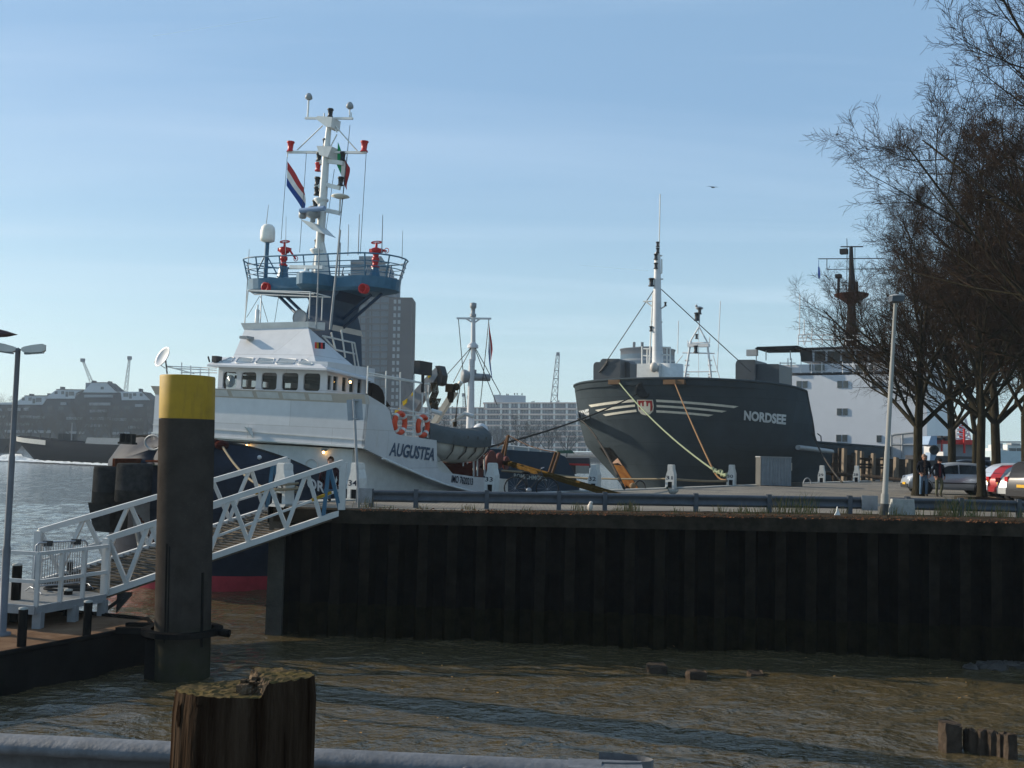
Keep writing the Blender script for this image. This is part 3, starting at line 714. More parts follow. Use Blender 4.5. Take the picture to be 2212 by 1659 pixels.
# railing ring
rl = MB(); yl, yr = pl_.y, prr.y
def rring(k, z, grow):
    o_ = []
    for i in range(10): t = PI/2+PI*i/9; o_.append(V3((uc+(1.15+grow)*math.sin(t), yl+1.15+(1.15+grow)*math.cos(t), z)))
    for i in range(10): t = -PI/2+PI*i/9; o_.append(V3((uc+(1.15+grow)*math.sin(t), yr-1.15+(1.15+grow)*math.cos(t), z)))
    return o_
zr = tp(z1(640, 1168), 'u', uc+1.1).z
tops_ = rring(1, zr, .22)
for f in (0, .33, .55, .8):
    rl.tube([a.lerp(b, f) for a, b in zip(tops_, rring(1, wp, 0))], .03 if f == 0 else .018, 6, closed=True)
bs = rring(1, wp, 0)
for i in range(0, 20, 2): rl.rod(bs[i], tops_[i], .03, 6)
for f in (.25, .5, .75):
    for a, b in ((0, 19), (9, 10)): rl.rod(bs[a].lerp(bs[b], f), tops_[a].lerp(tops_[b], f), .025, 6)
rl.build('platform_railing', BLUE, pf, False)
# fire monitors
def monitor(conv, base, topy, armend, u):
    b_ = tp(conv(*base), 'u', u); t_ = tp(conv(base[0], topy), 'u', u)
    m = MB(); m.lathe(V3((b_.x, b_.y, wp-.1)), [(.30, 0), (.14, b_.z-wp+.1)], 8, ax=(0, 0, 1), sm=False)
    base_o = m.build('monitor_pedestal', BLUE, pf, False)
    H_ = t_.z-b_.z
    r_ = MB(); r_.lathe(b_, [(.17, 0), (.17, .06), (.11, .08), (.11, .22*H_), (.15, .25*H_), (.15, .38*H_), (.10, .4*H_), (.12, .52*H_), (.2, .56*H_), (.22, .72*H_), (.13, .78*H_), (.05, .8*H_), (.05, .96*H_)], 14)
    r_.tube([b_+V3((0, .24*math.cos(a), H_+.0+.05*math.sin(a))) for a in [2*PI*i/16 for i in range(16)]], .022, 5, closed=True)
    r_.rod(b_+V3((0, -.24, H_)), b_+V3((0, .24, H_)), .015); r_.rod(b_+V3((0, 0, .8*H_)), b_+V3((0, 0, H_)), .03)
    e_ = tp(conv(*armend), 'u', u); j = b_+V3((0, .22, .70*H_)); r_.box(b_+V3((-.1, -.26, .60*H_)), b_+V3((.1, .28, .74*H_)))
    r_.rod(j, e_, .05, 8, r2=.035)
    r_.tube([e_+V3((0, .10*math.cos(a), .10*math.sin(a)+.02)) for a in [2*PI*i/10 for i in range(10)]], .016, 5, closed=True)
    r_.build('fire_monitor', REDP, base_o, False)
monitor(z1, (318, 1240), 1080, (400, 1195), uc+.2)
monitor(z1, (925, 1250), 1085, (1000, 1142), uc-.3)
# satellite dome
c_ = tp(z1(198, 1330), 'u', uc+.2); d0 = tp(z1(205, 1110), 'u', uc+.2); d1 = tp(z1(212, 1075), 'u', uc+.2); d2 = tp(z1(216, 962), 'u', uc+.2)
dmm = MB(); hh = d2.z-d1.z; dmm.lathe(d1, [(.14, -.06), (.285, 0), (.30, .10), (.30, hh*.55), (.265, hh*.8), (.17, hh*.95), (0, hh)], 20)
so = tb(dmm, 'satellite_dome', mat('dome_white', (.74, .72, .66), .5))
MB().rod(c_, d1+V3((0, 0, -.05)), .09, 10).rod(d0+V3((0, 0, -.3)), c_+V3((0, .55, .25)), .03).rod(d0+V3((0, 0, -.3)), c_+V3((0, -.45, .3)), .03).build('dome_post', BLUE, so, False)
# radar on the lobe
c_ = tp(z1(470, 1300), 'u', uc+1.5); e0 = tp(z1(365, 1247), 'u', uc+1.5); e1 = tp(z1(582, 1250), 'u', uc+1.5)
rd = MB(); rd.lathe(c_+V3((0, 0, -.2)), [(.2, 0), (.27, .12), (.26, .3), (.1, .36), (.08, .5)], 14); rd.bar(e0, e1, .16, .13); tb(rd, 'radar_scanner', mat('radar_white', (.70, .70, .68), .45))
# ---- mast
um_ = -4.4
mp_ = lambda x, y, du=0: tp(z1(x, y), 'u', um_+du)
ms = MB(); ms.tube([mp_(548, 1330), mp_(562, 1050), mp_(580, 800), mp_(600, 500), mp_(622, 290)], [.20, .17, .165, .14, .10], 12)
ms.prism([mp_(505, 1322), mp_(642, 1340), mp_(590, 1085), mp_(545, 1085)], V3((.10, 0, 0)))
mo = tb(ms, 'mast', WHITE_W)
yd = MB()
yd.bar(mp_(345, 487), mp_(866, 490), .09, .09); yd.bar(mp_(463, 263), mp_(777, 265), .08, .08)
yd.rod(mp_(478, 262), mp_(485, 145), .035); yd.rod(mp_(757, 264), mp_(756, 205), .03); yd.rod(mp_(768, 264), mp_(767, 225), .02)
for a, b in (((578, 312), (410, 472)), ((640, 290), (805, 478)), ((636, 290), (672, 355)), ((672, 370), (625, 460)), ((588, 230), (588, 260))): yd.rod(mp_(*a), mp_(*b), .028)
for a, b in (((545, 560), (600, 545)), ((600, 545), (712, 560)), ((535, 720), (590, 705)), ((590, 700), (692, 725)), ((525, 885), (580, 885)), ((590, 870), (690, 890))): yd.bar(mp_(*a), mp_(*b), .12, .16)
yd.rod(mp_(690, 725), mp_(695, 680), .03); yd.rod(mp_(688, 905), mp_(694, 800), .035); yd.rod(mp_(345, 487), mp_(345, 520), .02)
yd.build('yardarm', WHITE_W, mo, False)
def plate(x, y, wd, d=.55, h=.14):
    c = mp_(x, y); k = mp_(x+wd, y).y-c.y
    MB().lathe(c, [(k*.35, -h*1.5), (k, 0), (k*.95, .05), (0, .06)], 12).build('mast_platform', WHITE_W, mo, False)
plate(568, 805, 42); plate(548, 1140, 46)
MB().prism([mp_(537, 445, .3), mp_(640, 450, .3), mp_(610, 520, .3), mp_(555, 505, .3)], V3((-.6, 0, 0))).build('mast_platform', WHITE_W, mo, False)
MB().prism([mp_(525, 262, .3), mp_(545, 248, .3), mp_(640, 255, .3), mp_(632, 320, .3), mp_(600, 320, .3)], V3((-.6, 0, 0))).build('mast_platform', WHITE_W, mo, False)
MB().prism([mp_(430, 932, .5), mp_(510, 952, .5), mp_(590, 1030, .5), mp_(510, 1000, .5)], V3((-.8, 0, 0))).build('mast_platform', WHITE_W, mo, False)
for x, y in ((363, 470), (851, 470)): 
    c = mp_(x, y+15); MB().lathe(c, [(.16, 0), (.13, .06), (.10, .08), (.13, .35), (.16, .37), (.16, .42), (0, .44)], 10).build('navigation_light', REDP, mo, False)
for x, y in ((552, 530), (545, 595), (541, 690), (537, 755), (627, 238), (710, 525), (695, 690), (567, 775), (527, 842), (540, 1105), (594, 437)):
    c = mp_(x, y+18); MB().lathe(c, [(.13, 0), (.10, .05), (.09, .08), (.10, .26), (.13, .28), (.12, .34), (0, .35)], 8).build('navigation_light', DSTEEL if (x+y) % 3 else REDP, mo, False)
for x, y in ((485, 128), (756, 188)):
    c = mp_(x, y+15); MB().lathe(c, [(.06, 0), (.15, .06), (.14, .16), (.08, .26), (0, .30)], 10).build('gps_antenna', GREYP, mo, False)
c = mp_(694, 785); MB().lathe(c, [(0, -.08), (.16, -.05), (.37, .02), (.34, .06), (.15, .12), (0, .14)], 14).build('gps_antenna', mat('antenna_cream', (.60, .57, .50), .5), mo, False)
MB().lathe(mp_(512, 950, .4), [(.1, 0), (.1, .14), (.27, .22), (.27, .52), (.15, .62), (0, .62)], 12).lathe(mp_(444, 925, .4), [(.12, 0), (.16, .05), (.16, .28), (0, .3)], 10).build('search_light', GREYP, mo, False)
MB().tube([mp_(430, 875, .6), mp_(590, 858, .6)], .10, 8).build('radar_scanner', mat('radar_blue_grey', (.20, .28, .42), .4), mo, False)
# ---- whips and stays
for a, b, r_, du in (((92, 1130), (62, 1640), .02, 1.6), ((555, 1125), (535, 1660), .035, 2.4), ((695, 1000), (628, 1660), .05, 2.2), ((750, 965), (744, 1170), .02, -.6), ((821, 897), (812, 1165), .022, -.8), ((975, 902), (968, 1160), .022, -.4), ((1107, 1006), (1102, 1200), .014, -.3), ((336, 912), (332, 1160), .014, .6), ((220, 836), (205, 960), .016, .4), ((694, 1085), (682, 1340), .045, .4), ((758, 310), (738, 520), .02, 0)):
    tb(MB().rod(mp_(b[0], b[1], du), mp_(a[0], a[1], du), r_, 5, r2=r_*.6), 'whip_antenna', GREYP)
for a, b in (((345, 490), (303, 1065)), ((470, 495), (425, 1150)), ((865, 500), (826, 1160)), ((740, 520), (690, 1000)), ((655, 600), (600, 1000)), ((735, 520), (640, 1500)), ((330, 1160), (260, 1610)), ((165, 1440), (215, 1610)), ((160, 1440), (75, 1580))):
    tb(MB().rod(mp_(*a), mp_(*b), .013, 4), 'halyard', DSTEEL)
fr = MB(); mq = lambda x, y, u=-2.6: tp(z1(x, y), 'u', u)
for a, b in (((85, 1400), (495, 1412)), ((85, 1400), (130, 1428, -3.4)), ((130, 1428, -3.4), (630, 1446, -3.4)), ((495, 1412), (630, 1446, -3.4)), ((100, 1405, -2.8), (520, 1425, -2.8)), ((85, 1400), (60, 1625)), ((172, 1432, -3.4), (165, 1615)), ((495, 1412), (488, 1590)), ((577, 1440, -3.4), (570, 1600, -3.4))):
    fr.rod(mq(*a), mq(*b), .024, 5)
fr.lathe(mq(142, 1615), [(.08, 0), (.08, .5), (.03, .52), (.03, .7)], 8); tb(fr, 'antenna_frame', WHITE_W)
c = mq(428, 1582, -2.3); sl_ = MB(); sl_.lathe(c, [(.29, .0), (.31, .05), (.27, -.12), (.12, -.26), (0, -.28)], 18, ax=(1, 0, 0)); sl_.lathe(c, [(0, .01), (.28, .015)], 18, ax=(1, 0, 0)); sl_.rod(c+V3((0, 0, -.5)), c+V3((0, 0, -.3)), .05); sl_.tube([c+V3((-.05, .34*math.cos(a), .34*math.sin(a))) for a in [PI+PI*i/10 for i in range(11)]], .025, 5)
tb(sl_, 'search_light', GREYP)
# small deck lamp box + dish + wing rail
c = tp(z2(492, 392), 'u', -.4); tb(MB().box((c.x-.2, c.y-.1, c.z-.1), (c.x+.1, c.y+.12, c.z+.12)).rod(c+V3((0, -.28, -.1)), c+V3((0, -.36, .1)), .03), 'roof_lamp', DSTEEL)
wr = MB(); wq = lambda x, y: tp(z2(x, y), 'u', -1.6)
for a, b in (((130, 445), (500, 458)), ((130, 448), (330, 500)), ((190, 462), (500, 474)), ((230, 492), (500, 494)), ((235, 415), (235, 520)), ((303, 438), (303, 520)), ((375, 460), (375, 520)), ((440, 460), (440, 520)), ((125, 440), (123, 540))): wr.rod(wq(*a), wq(*b), .022, 5)
tb(wr, 'wing_railing', WHITE_W)
c = wq(112, 385); dd = MB(); ax_ = (TF.i.to_3x3() @ V3((-.55, -.6, .35))).normalized()
dd.lathe(c, [(0, .0), (.2, .03), (.38, .10), (.44, .15), (.43, .16), (.37, .12), (.2, .045), (0, .02)], 20, ax=ax_)
e_ = wq(40, 412); dob = tb(dd, 'satellite_dish', mat('dish_grey', (.55, .55, .56), .5)); MB().rod(c+V3((0, .02, -.38)), e_, .015).sphere(e_, .06, 8).rod(c, wq(125, 500), .03).build('dish_arm', DSTEEL, dob, False)
# ---- tug after deck: railings, rings, derricks, boat
tq = lambda x, y, v=4.45: tp(z3(x, y), 'v', v)
rl = MB()
for a, b in (((187, 425), (178, 650)), ((335, 465), (328, 745)), ((450, 475), (447, 800)), ((562, 500), (550, 1000)), ((632, 480), (622, 1010)), ((680, 560), (672, 1010)), ((190, 480), (620, 560)), ((190, 500), (690, 575)), ((370, 770), (690, 820)), ((385, 815), (690, 840)), ((400, 880), (680, 880)), ((440, 925), (560, 930)), ((445, 960), (560, 965)), ((575, 800), (565, 1000)), ((632, 560), (700, 800)), ((650, 640), (690, 830))):
    rl.rod(tq(*a), tq(*b), .026, 5)
tb(rl, 'after_deck_railing', WHITE_W)
c = tq(635, 443); tb(MB().box((c.x-.45, c.y-.12, c.z-.24), (c.x+.45, c.y+.12, c.z+.24)).rod(c+V3((0, 0, -.2)), tq(630, 640), .06, 8), 'deck_floodlight', DSTEEL)
for x, y in ((445, 890), (632, 915)):
    c = tq(x, y, 4.52); rr_ = .34
    ro = tb(MB().tube([c+V3((rr_*math.cos(a)*1.0, 0, rr_*math.sin(a))) for a in [2*PI*i/22 for i in range(22)]], .095, 8, closed=True), 'life_ring', ORANGE)
    for k_ in range(4):
        a = PI/4+k_*PI/2; p = c+V3((rr_*math.cos(a), 0, rr_*math.sin(a))); t = V3((-math.sin(a), 0, math.cos(a)))*.05
        MB().rod(p-t, p+t, .103, 8).build('reflective_band', WHITE_W, ro, False)
# canvas dodger behind the wheelhouse
cv = MB(); cq = lambda x, y: tp(z2(x, y), 'v', 2.6)
cv.prism([cq(*p) for p in ((1680, 570), (1722, 590), (1752, 625), (1772, 690), (1815, 750), (1700, 700), (1672, 668))], V3((0, -1.6, 0))); tb(cv, 'canvas_dodger', mat('dark_canvas', (.035, .028, .024), .9))
# knuckle crane
kq = lambda x, y, u=-7.0: tp(z3(x, y), 'u', u)
k_ = MB()
def slab(mb, pts, d): mb.prism(pts, V3((-d, 0, 0)))
slab(k_, [kq(400, 840), (kq(430, 770)), kq(690, 480), kq(745, 430), kq(752, 500), kq(560, 800), kq(470, 870)], .35)
kr = tb(k_, 'crane_boom', GREYP)
h_ = MB(); slab(h_, [kq(730, 425), kq(770, 422), kq(793, 500), kq(780, 575), kq(752, 585), kq(745, 520), kq(765, 480)], .45); h_.build('crane_head', DSTEEL, kr, False)
y_ = MB()
for a, b, c, d in (((400, 835), (405, 790), (440, 765), (438, 800)), ((465, 715), (505, 690), (500, 725), (472, 750)), ((540, 650), (560, 630), (552, 660), (538, 672)), ((670, 500), (698, 482), (692, 510), (676, 525))):
    y_.prism([kq(*q, -6.96) for q in (a, b, c, d)], V3((-.04, 0, 0)))
y_.build('hazard_stripe', mat('bright_yellow_paint', (.62, .42, .02), .5), kr, False)
db = MB(); slab(db, [kq(690, 890, -8), kq(850, 640, -8), kq(900, 640, -8), kq(735, 890, -8)], .25); db.rod(kq(905, 610, -8.1), kq(945, 555, -8.1), .10, 8)
dk = tb(db, 'white_derrick', mat('cream_derrick', (.62, .58, .50), .5, rust=.2))
rg = MB()
for i in range(5):
    x = 700+i*12; rg.tube([kq(x, 560), kq(x+10, 640), kq(x-14, 700), kq(x+8, 745), kq(x+30, 690)], .03, 5)
for i in range(4):
    rg.tube([kq(845+i*9, 600, -8), kq(835+i*9, 680, -8), kq(850+i*8, 720, -8), kq(872+i*3, 660, -8), kq(862+i*4, 600, -8)], .035, 5)
rg.box(kq(842, 640, -8)+V3((0, 0, 0)), kq(900, 575, -8)+V3((.3, 0, 0))); rg.sphere(kq(905, 595, -8), .16, 8); rg.sphere(kq(715, 760), .22, 8); rg.sphere(kq(695, 720), .16, 8)
rg.tube([kq(935, 600, -8), kq(912, 740, -8), kq(893, 890, -8)], .02, 4); rg.rod(kq(915, 610, -8), kq(903, 890, -8), .015, 4); rg.rod(kq(893, 880, -8), kq(893, 920, -8), .08, 6); rg.rod(kq(785, 565), kq(850, 575, -8), .02, 4)
tb(rg, 'crane_rigging', mat('oily_rigging', (.06, .045, .03), .8, bump=.2))
# ship's boat under a grey cover
bc = tp(z3(905, 1010), 'v', 4.1)
L_ = []
for i in range(17):
    f = i/16*2-1; ln = 2.15; hb = .85*(1-abs(f)**3.0)**.5+.03; sh = .16*f*f; dp = .92*(1-abs(f)**4)**.5+.08
    L_.append([V3((bc.x+ln*f, bc.y+hb*y, bc.z+sh-dp*z)) for y, z in ((-1, -.05), (-.98, .3), (-.85, .6), (-.5, .92), (0, 1), (.5, .92), (.85, .6), (.98, .3), (1, -.05))])
bt_ = MB(); bt_.grid(L_); bo = tb(bt_, 'ships_boat', mat('cream_boat_hull', (.50, .47, .42), .5, streak=.3))
cvr = MB(); Lc = []
for i in range(17):
    f = i/16*2-1; ln = 2.2; hb = .89*(1-abs(f)**3.0)**.5+.04; sh = .16*f*f
    Lc.append([V3((bc.x+ln*f, bc.y+hb*y, bc.z+sh+z)) for y, z in ((-1.0, -.34), (-1.03, -.1), (-1, .12), (-.6, .30), (0, .38), (.6, .30), (1, .12), (1.03, -.1), (1.0, -.34))])
cvr.grid(Lc); cvr.build('boat_cover', mat('grey_boat_cover', (.10, .11, .115), .8, bump=.3, bscale=5, streak=.3), bo, False)
stp = MB()
for f in (-.72, -.36, 0, .36, .72):
    hb = .885*(1-abs(f)**3)**.5+.04; x = bc.x+2.15*f
    stp.grid([[V3((x+d, bc.y+hb*y, bc.z-.9*z)) for y, z in ((1.03, -.1), (1.02, .2), (.92, .58), (.6, .9), (.1, 1.03))] for d in (-.06, .06)])
stp.build('cover_strap', DSTEEL, bo, False)
for sx in (-1.4, 1.3): tb(MB().tube([V3((bc.x+sx, bc.y-.9, 2.8)), V3((bc.x+sx, bc.y-.9, bc.z+.7)), V3((bc.x+sx, bc.y-.4, bc.z+1.0)), V3((bc.x+sx, bc.y, bc.z+.9))], .09, 8), 'boat_davit', WHITE_W)
tb(MB().box((bc.x-2.3, bc.y-1.5, 2.7), (bc.x+1.9, bc.y-.3, bc.z-1.0)), 'under_boat_fill', mat('opening_shade_red_brown', (.07, .02, .015), .7))  # solid box toned dark to stand for the shaded opening under the boat
# after deck machinery seen under the boat
rw = MB()
for x, y, r_ in ((960, 1200, .45), (1010, 1160, .3), (1090, 1200, .5), (1160, 1190, .35), (1215, 1210, .3)):
    c = tq(x, y, 3.0); rw.lathe(c+V3((0, -.7, 0)), [(r_, 0), (r_, .1), (r_*.6, .12), (r_*.6, 1.2), (r_, 1.22), (r_, 1.32)], 14, ax=(0, 1, 0))
a_ = tq(850, 1300, 3.2); b_ = tq(1230, 1150, 3.2); rw.box((b_.x, 1.2, 2.6), (a_.x, 2.6, lerp(a_.z, b_.z, .55)))
tb(rw, 'towing_winch', mat('winch_red', (.10, .016, .013), .6, rust=.4, bump=.2))
st_ = MB()
for a, b in (((1045, 1150), (1045, 1320)), ((1075, 1140), (1075, 1320)), ((985, 1160), (995, 1220)), ((1130, 1150), (1135, 1320))): st_.tube([tq(*a), tq(*b)], .035, 6)
st_.tube([tq(960, 1240), tq(965, 1160), tq(985, 1135), tq(1000, 1180)], .03, 6); tb(st_, 'stern_stanchion', WHITE_W)
tb(MB().box((-12.2, -4.0, 2.0), (-8.5, 4.0, 2.45)), 'stern_platform', DSTEEL)
# Fairlead with rope on the port bow
h_ = hit(z2(540, 1040)); p = hullpt(*h_, off=.06); fl = MB(); fl.sphere(p, .22, 10, (1, 1, .7)); fl.sphere(p+V3((0, -.3, .06)), .2, 10, (1, 1, .6)); tb(fl, 'bow_fairlead', mat('worn_red_fairlead', (.04, .013, .011), .8, rust=.4))
FAIR = TF.out(p)
# chain at stem
ch = MB(); a = TF.i @ PZ((289, 1140), 2.0); a = tp((293, 1112), 'u', 5.7); b = tp((333, 1165), 'u', 5.3)
for i in range(9):
    p = a.lerp(b, i/8); ch.tube([p+V3((.0, .05*math.cos(t), .09*math.sin(t))) if i % 2 else p+V3((.05*math.cos(t), 0, .09*math.sin(t))) for t in [2*PI*j/8 for j in range(8)]], .02, 5, closed=True)
tb(ch, 'anchor_chain', RUSTY)
# flags hang from the tug's yards: things of their own
def flag(name, label, top, h, wdt, mats, lean, droop, bands, seed=0, vert=False, grp=None):
    t = thing(name, label, 'flag', top, group=grp)
    rnd = random.Random(seed); n, mrow = 10, 12; right = RT
    def pt(i, j):
        a = i/n; b = j/mrow
        ln = wdt*(a)
        x = lean*ln; z = -h*b-droop*ln; y = .10*math.sin(a*5+b*2.2+seed)*a+.05*math.sin(b*6+seed)*a
        x += .05*math.sin(b*5+a*4+seed)*a
        return V3(top)+V3((x, y, z))
    for bi, m in enumerate(mats):
        g_ = []
        K = len(mats); 
        if vert:
            for j in range(mrow+1): g_.append([V3(pt(n*(bi+i/4)/K, j)) for i in range(5)])
        else:
            for j in range(5): g_.append([V3(pt(i, mrow*(bi+j/4)/K)) for i in range(n+1)])
        g2 = [[v+V3((0, .012, 0)) for v in r_] for r_ in g_]
        mb = MB(); mb.grid(g_); mb.grid(g2); mb.build(['red_band', 'white_band', 'blue_band'][bi] if not vert else ['green_band', 'white_band', 'red_band'][bi], m, t)
    return t
flag('national_flag', 'red white and blue striped flag below the left arm of the tug mast', TF.out(mp_(345, 548)), 1.0, 1.35, [FLAGR, FLAGW, FLAGB], .55, .78, 3, 1)
flag('courtesy_flag', 'green white and red flag hanging beside the tug mast', TF.out(mp_(678, 420)), .95, 1.1, [FLAGG, FLAGW, FLAGR], .42, .9, 3, 3, True)
# ================================================================== ropes
def sag(a, b, s, n=14):
    return [V3(a).lerp(V3(b), i/n)+V3((0, 0, -s*4*(i/n)*(1-i/n))) for i in range(n+1)]
def rope(label, pts, r, m, name='mooring_rope', grp='mooring ropes'):
    return tag(MB().tube(pts, r, 6).build(name, m), label, 'rope', grp)
b35 = BOL[0]+V3((0, 0, .25))
rope('brown rope from the tug bow fairlead down to the bollard behind the gangway', sag(FAIR, b35+V3((-.25, -.1, .1)), .25), .035, ROPE)
wrap = [b35+V3((.36*math.cos(t), .33*math.sin(t), .05+.02*t)) for t in [i*.5 for i in range(26)]]
rope('rope coiled round the foot of the bollard behind the gangway', wrap, .035, ROPE)
# ================================================================== grey dredger
S0 = PY((1397, 818), 78); NF = Frame((S0.x, S0.y, 0), math.atan2(-.848, -.53)); H10 = S0.z
DK = mat('dark_green_grey_hull_paint', (.046, .058, .066), .75, 0, .15, .6, plates=2.2, rust=.14, rustcol=(.09, .065, .045), bump=.04, bscale=1.5)
DKB = mat('dark_boot_topping', (.030, .024, .022), .6, 0, .3, 1, rust=.3)
nord = thing('dredger_ship', 'large dark grey dredger with a shield and white stripes on its flared bow', 'dredger', mat=NF.m)
def nb(mb, name, m, parent=None): return mb.build(name, m, parent or nord, False)
def nsec(w_):
    f = max(0, min(1, w_/H10))
    us = -3.4*(1-f); B = 8.4+1.1*min(1, f*1.4)
    if w_ < 4.9: B -= .34*(4.9-w_); us -= .12*(4.9-w_)
    a = 8+5*(1-min(1, f*1.9))**1.2; return us, B, a
def nhb(u, w_):
    us, B, a = nsec(w_)
    if u >= us: return -1
    t = (us-u)/a
    f = max(0, min(1, w_/5.0)); p_ = lerp(1.75, 2.25, f); return B if t >= 1 else B*(1-(1-t)**p_)**lerp(.72, .48, f)
def ntop(s):
    if s < 9.3: return H10-.05*s
    if s > 12.2: return 5.7
    t = (s-9.3)/2.9; return lerp(H10-.46, 5.7, (1-(1-min(1, t*1.15 if t < .2 else .23+(t-.2)*.9625))**1.6))
nhm = MB(); rows_ = []
cols = [ (1-math.cos(PI/2*i/18))*8 for i in range(19)]+[8.6, 9.0, 9.3, 9.6, 9.9, 10.3, 10.8, 11.4, 12.2, 14, 18, 24, 30, 38, 48, 60]
ws_ = [-.8, 0, .8, 1.6, 2.6, 3.6, 4.4, 4.9, 5.3, 6.0, 7.0, 8, 9, H10]
for w_ in ws_:
    row = []
    for sd in (-1, 1):
        cc = list(reversed(cols)) if sd == -1 else cols[1:]
        for s in cc:
            ww = min(w_, ntop(s))
            us, B, a = nsec(ww); u = us-s*(a/8 if s <= 8 else 1)-(a-8 if s > 8 else 0)
            if s > 8: u = -s-((-us)+(a-8))*max(0, 1-(s-8)/12)
            row.append(V3((u, sd*max(0, nhb(u, ww)) if s > 0 else 0, ww)))
    rows_.append(row)
nhm.grid(rows_, mf=lambda i, j: 1 if i < 3 else 0)
top = rows_[-1]; n_ = len(top)
nhm.add([V3((p.x, p.y*.99, p.z-.5)) for p in top], [(i, i+1, n_-2-i, n_-1-i) for i in range(n_//2-1)])
hullo = nb(nhm, 'hull', [DK, DKB])
rimm = MB(); rimm.tube([p+V3((0, 0, .02)) for p in top], .10, 6); nb(rimm, 'bulwark_rim', DK)
CL = NF.i @ CAM; NR = NF.i.to_3x3()
def nhit(p, off=.06):
    d = NR @ ray(p)
    def ins(k):
        q = CL+d*k; return abs(q.y) < nhb(q.x, q.z)
    k = 66.0
    while k < 115 and not ins(k): k += .12
    if k >= 115: k = 82
    a, b = k-.12, k
    for _ in range(12):
        m_ = (a+b)/2
        if ins(m_): b = m_
        else: a = m_
    return CL+d*(a-off)
def npatch(name, poly, m, nx=10, ny=1, off=.06, parent=None, conv=zD):
    (a, b, c, d) = poly[:4]; rr_ = []
    for j in range(ny+1):
        row = []
        for i in range(nx+1):
            f, g = i/nx, j/ny
            x = lerp(lerp(a[0], b[0], f), lerp(d[0], c[0], f), g); y = lerp(lerp(a[1], b[1], f), lerp(d[1], c[1], f), g)
            if len(poly) > 4: y += poly[4]*4*f*(1-f)
            row.append(nhit(conv(x, y), off))
        rr_.append(row)
    return MB().grid(rr_).build(name, m, parent or nord, False)
STRW = mat('aged_white_stripe', (.62, .59, .50), .5, rust=.25, rustcol=(.4, .3, .16))
for q in ([(280, 520), (815, 452), (822, 484), (308, 546), -6], [(355, 578), (825, 513), (825, 540), (395, 600), -5], [(447, 628), (840, 573), (845, 600), (480, 650), -3], [(1070, 455), (2045, 535), (1990, 556), (1080, 485), -8], [(1078, 518), (1905, 590), (1850, 608), (1080, 545), -7], [(1075, 580), (1750, 635), (1690, 655), (1078, 608), -5]):
    npatch('bow_stripe', q, STRW, 16)
def npoly(name, pts_, m, off, parent=None): return MB().add([nhit(zD(*p), off) for p in pts_], [tuple(range(len(pts_)))]).build(name, m, parent or nord, False)
sh = npoly('shield', [(848, 458), (1036, 458), (1047, 540), (1040, 590), (1005, 628), (950, 642), (900, 626), (866, 585), (856, 540)], STRW, .07)
npoly('shield_field', [(860, 468), (1026, 468), (1034, 540), (1028, 580), (1005, 598), (985, 560), (920, 560), (905, 595), (878, 575), (868, 540)], mat('shield_red', (.30, .02, .02), .5), .09, sh)
npoly('shield_castle', [(890, 600), (890, 505), (898, 490), (908, 505), (910, 535), (930, 535), (930, 490), (944, 472), (958, 490), (960, 535), (980, 535), (982, 505), (992, 490), (1004, 505), (1006, 600), (950, 625)], STRW, .11, sh)
def ntext(s_, conv, bl, br_, tl_, tr_, m, bold=.045):
    v, f = maketext(s_, bold)
    pts_ = []
    for a, b in v:
        x = lerp(lerp(bl[0], br_[0], a), lerp(tl_[0], tr_[0], a), b); y = lerp(lerp(bl[1], br_[1], a), lerp(tl_[1], tr_[1], a), b); pts_.append(nhit(conv(x, y), .07))
    MB().add(pts_, f).build('name_lettering', m, nord, False)
NLET = mat('dull_white_lettering', (.52, .54, .55), .6)
ntext('NORDSEE', z6, (1127, 1124), (1382, 1152), (1130, 1064), (1385, 1090), NLET)
ntext('NORDSEE', z6, (116, 1138), (190, 1112), (106, 1070), (183, 1054), NLET, .05)
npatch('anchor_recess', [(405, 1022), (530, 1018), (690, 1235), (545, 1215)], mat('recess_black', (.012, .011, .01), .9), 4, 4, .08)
npatch('rust_streak', [(545, 1215), (690, 1235), (870, 1505), (700, 1505)], mat('rust_stain', (.26, .075, .02), .9, 0, .5, 1.2, stretch=(1, 1, .3), col2=(.34, .17, .05)), 4, 6, .07)
anc = MB(); q = [nhit(zD(*p), .25) for p in ((545, 1212), (622, 1142), (682, 1236), (625, 1200))]; q2 = [p-(p-CL).normalized()*-.5 for p in q]; anc.add(q+q2, [(0, 3, 1), (3, 2, 1), (4, 5, 7), (7, 5, 6), (0, 1, 5, 4), (1, 2, 6, 5), (2, 3, 7, 6), (3, 0, 4, 7)]); nb(anc, 'anchor', mat('anchor_primer', (.46, .30, .22), .7))
pm_ = MB(); c = nhit(zD(922, 345), .05); pm_.lathe(c, [(.0, .02), (.42, .02), (.50, .10), (.62, .05), (.62, -.2)], 18, ax=(CL-c)); nb(pm_, 'bow_hawse', RUBBER)
for x in (590, 1240, 1340): 
    c = nhit(zD(x, 262), .1); MB().box((c.x-.3, c.y-.5, c.z-.1), (c.x+.2, c.y+.5, c.z+.25)).build('mooring_chock', mat('rusty_chock', (.16, .10, .06), .7, rust=.5), nord, False)
# knuckle line seams
for pts_ in ([(290, 1040), (400, 1018), (600, 995), (840, 972)], [(230, 720), (500, 700), (735, 690)]):
    MB().tube([nhit(zD(*p), .02) for p in pts_], .025, 4).build('plate_seam', DK, nord, False)
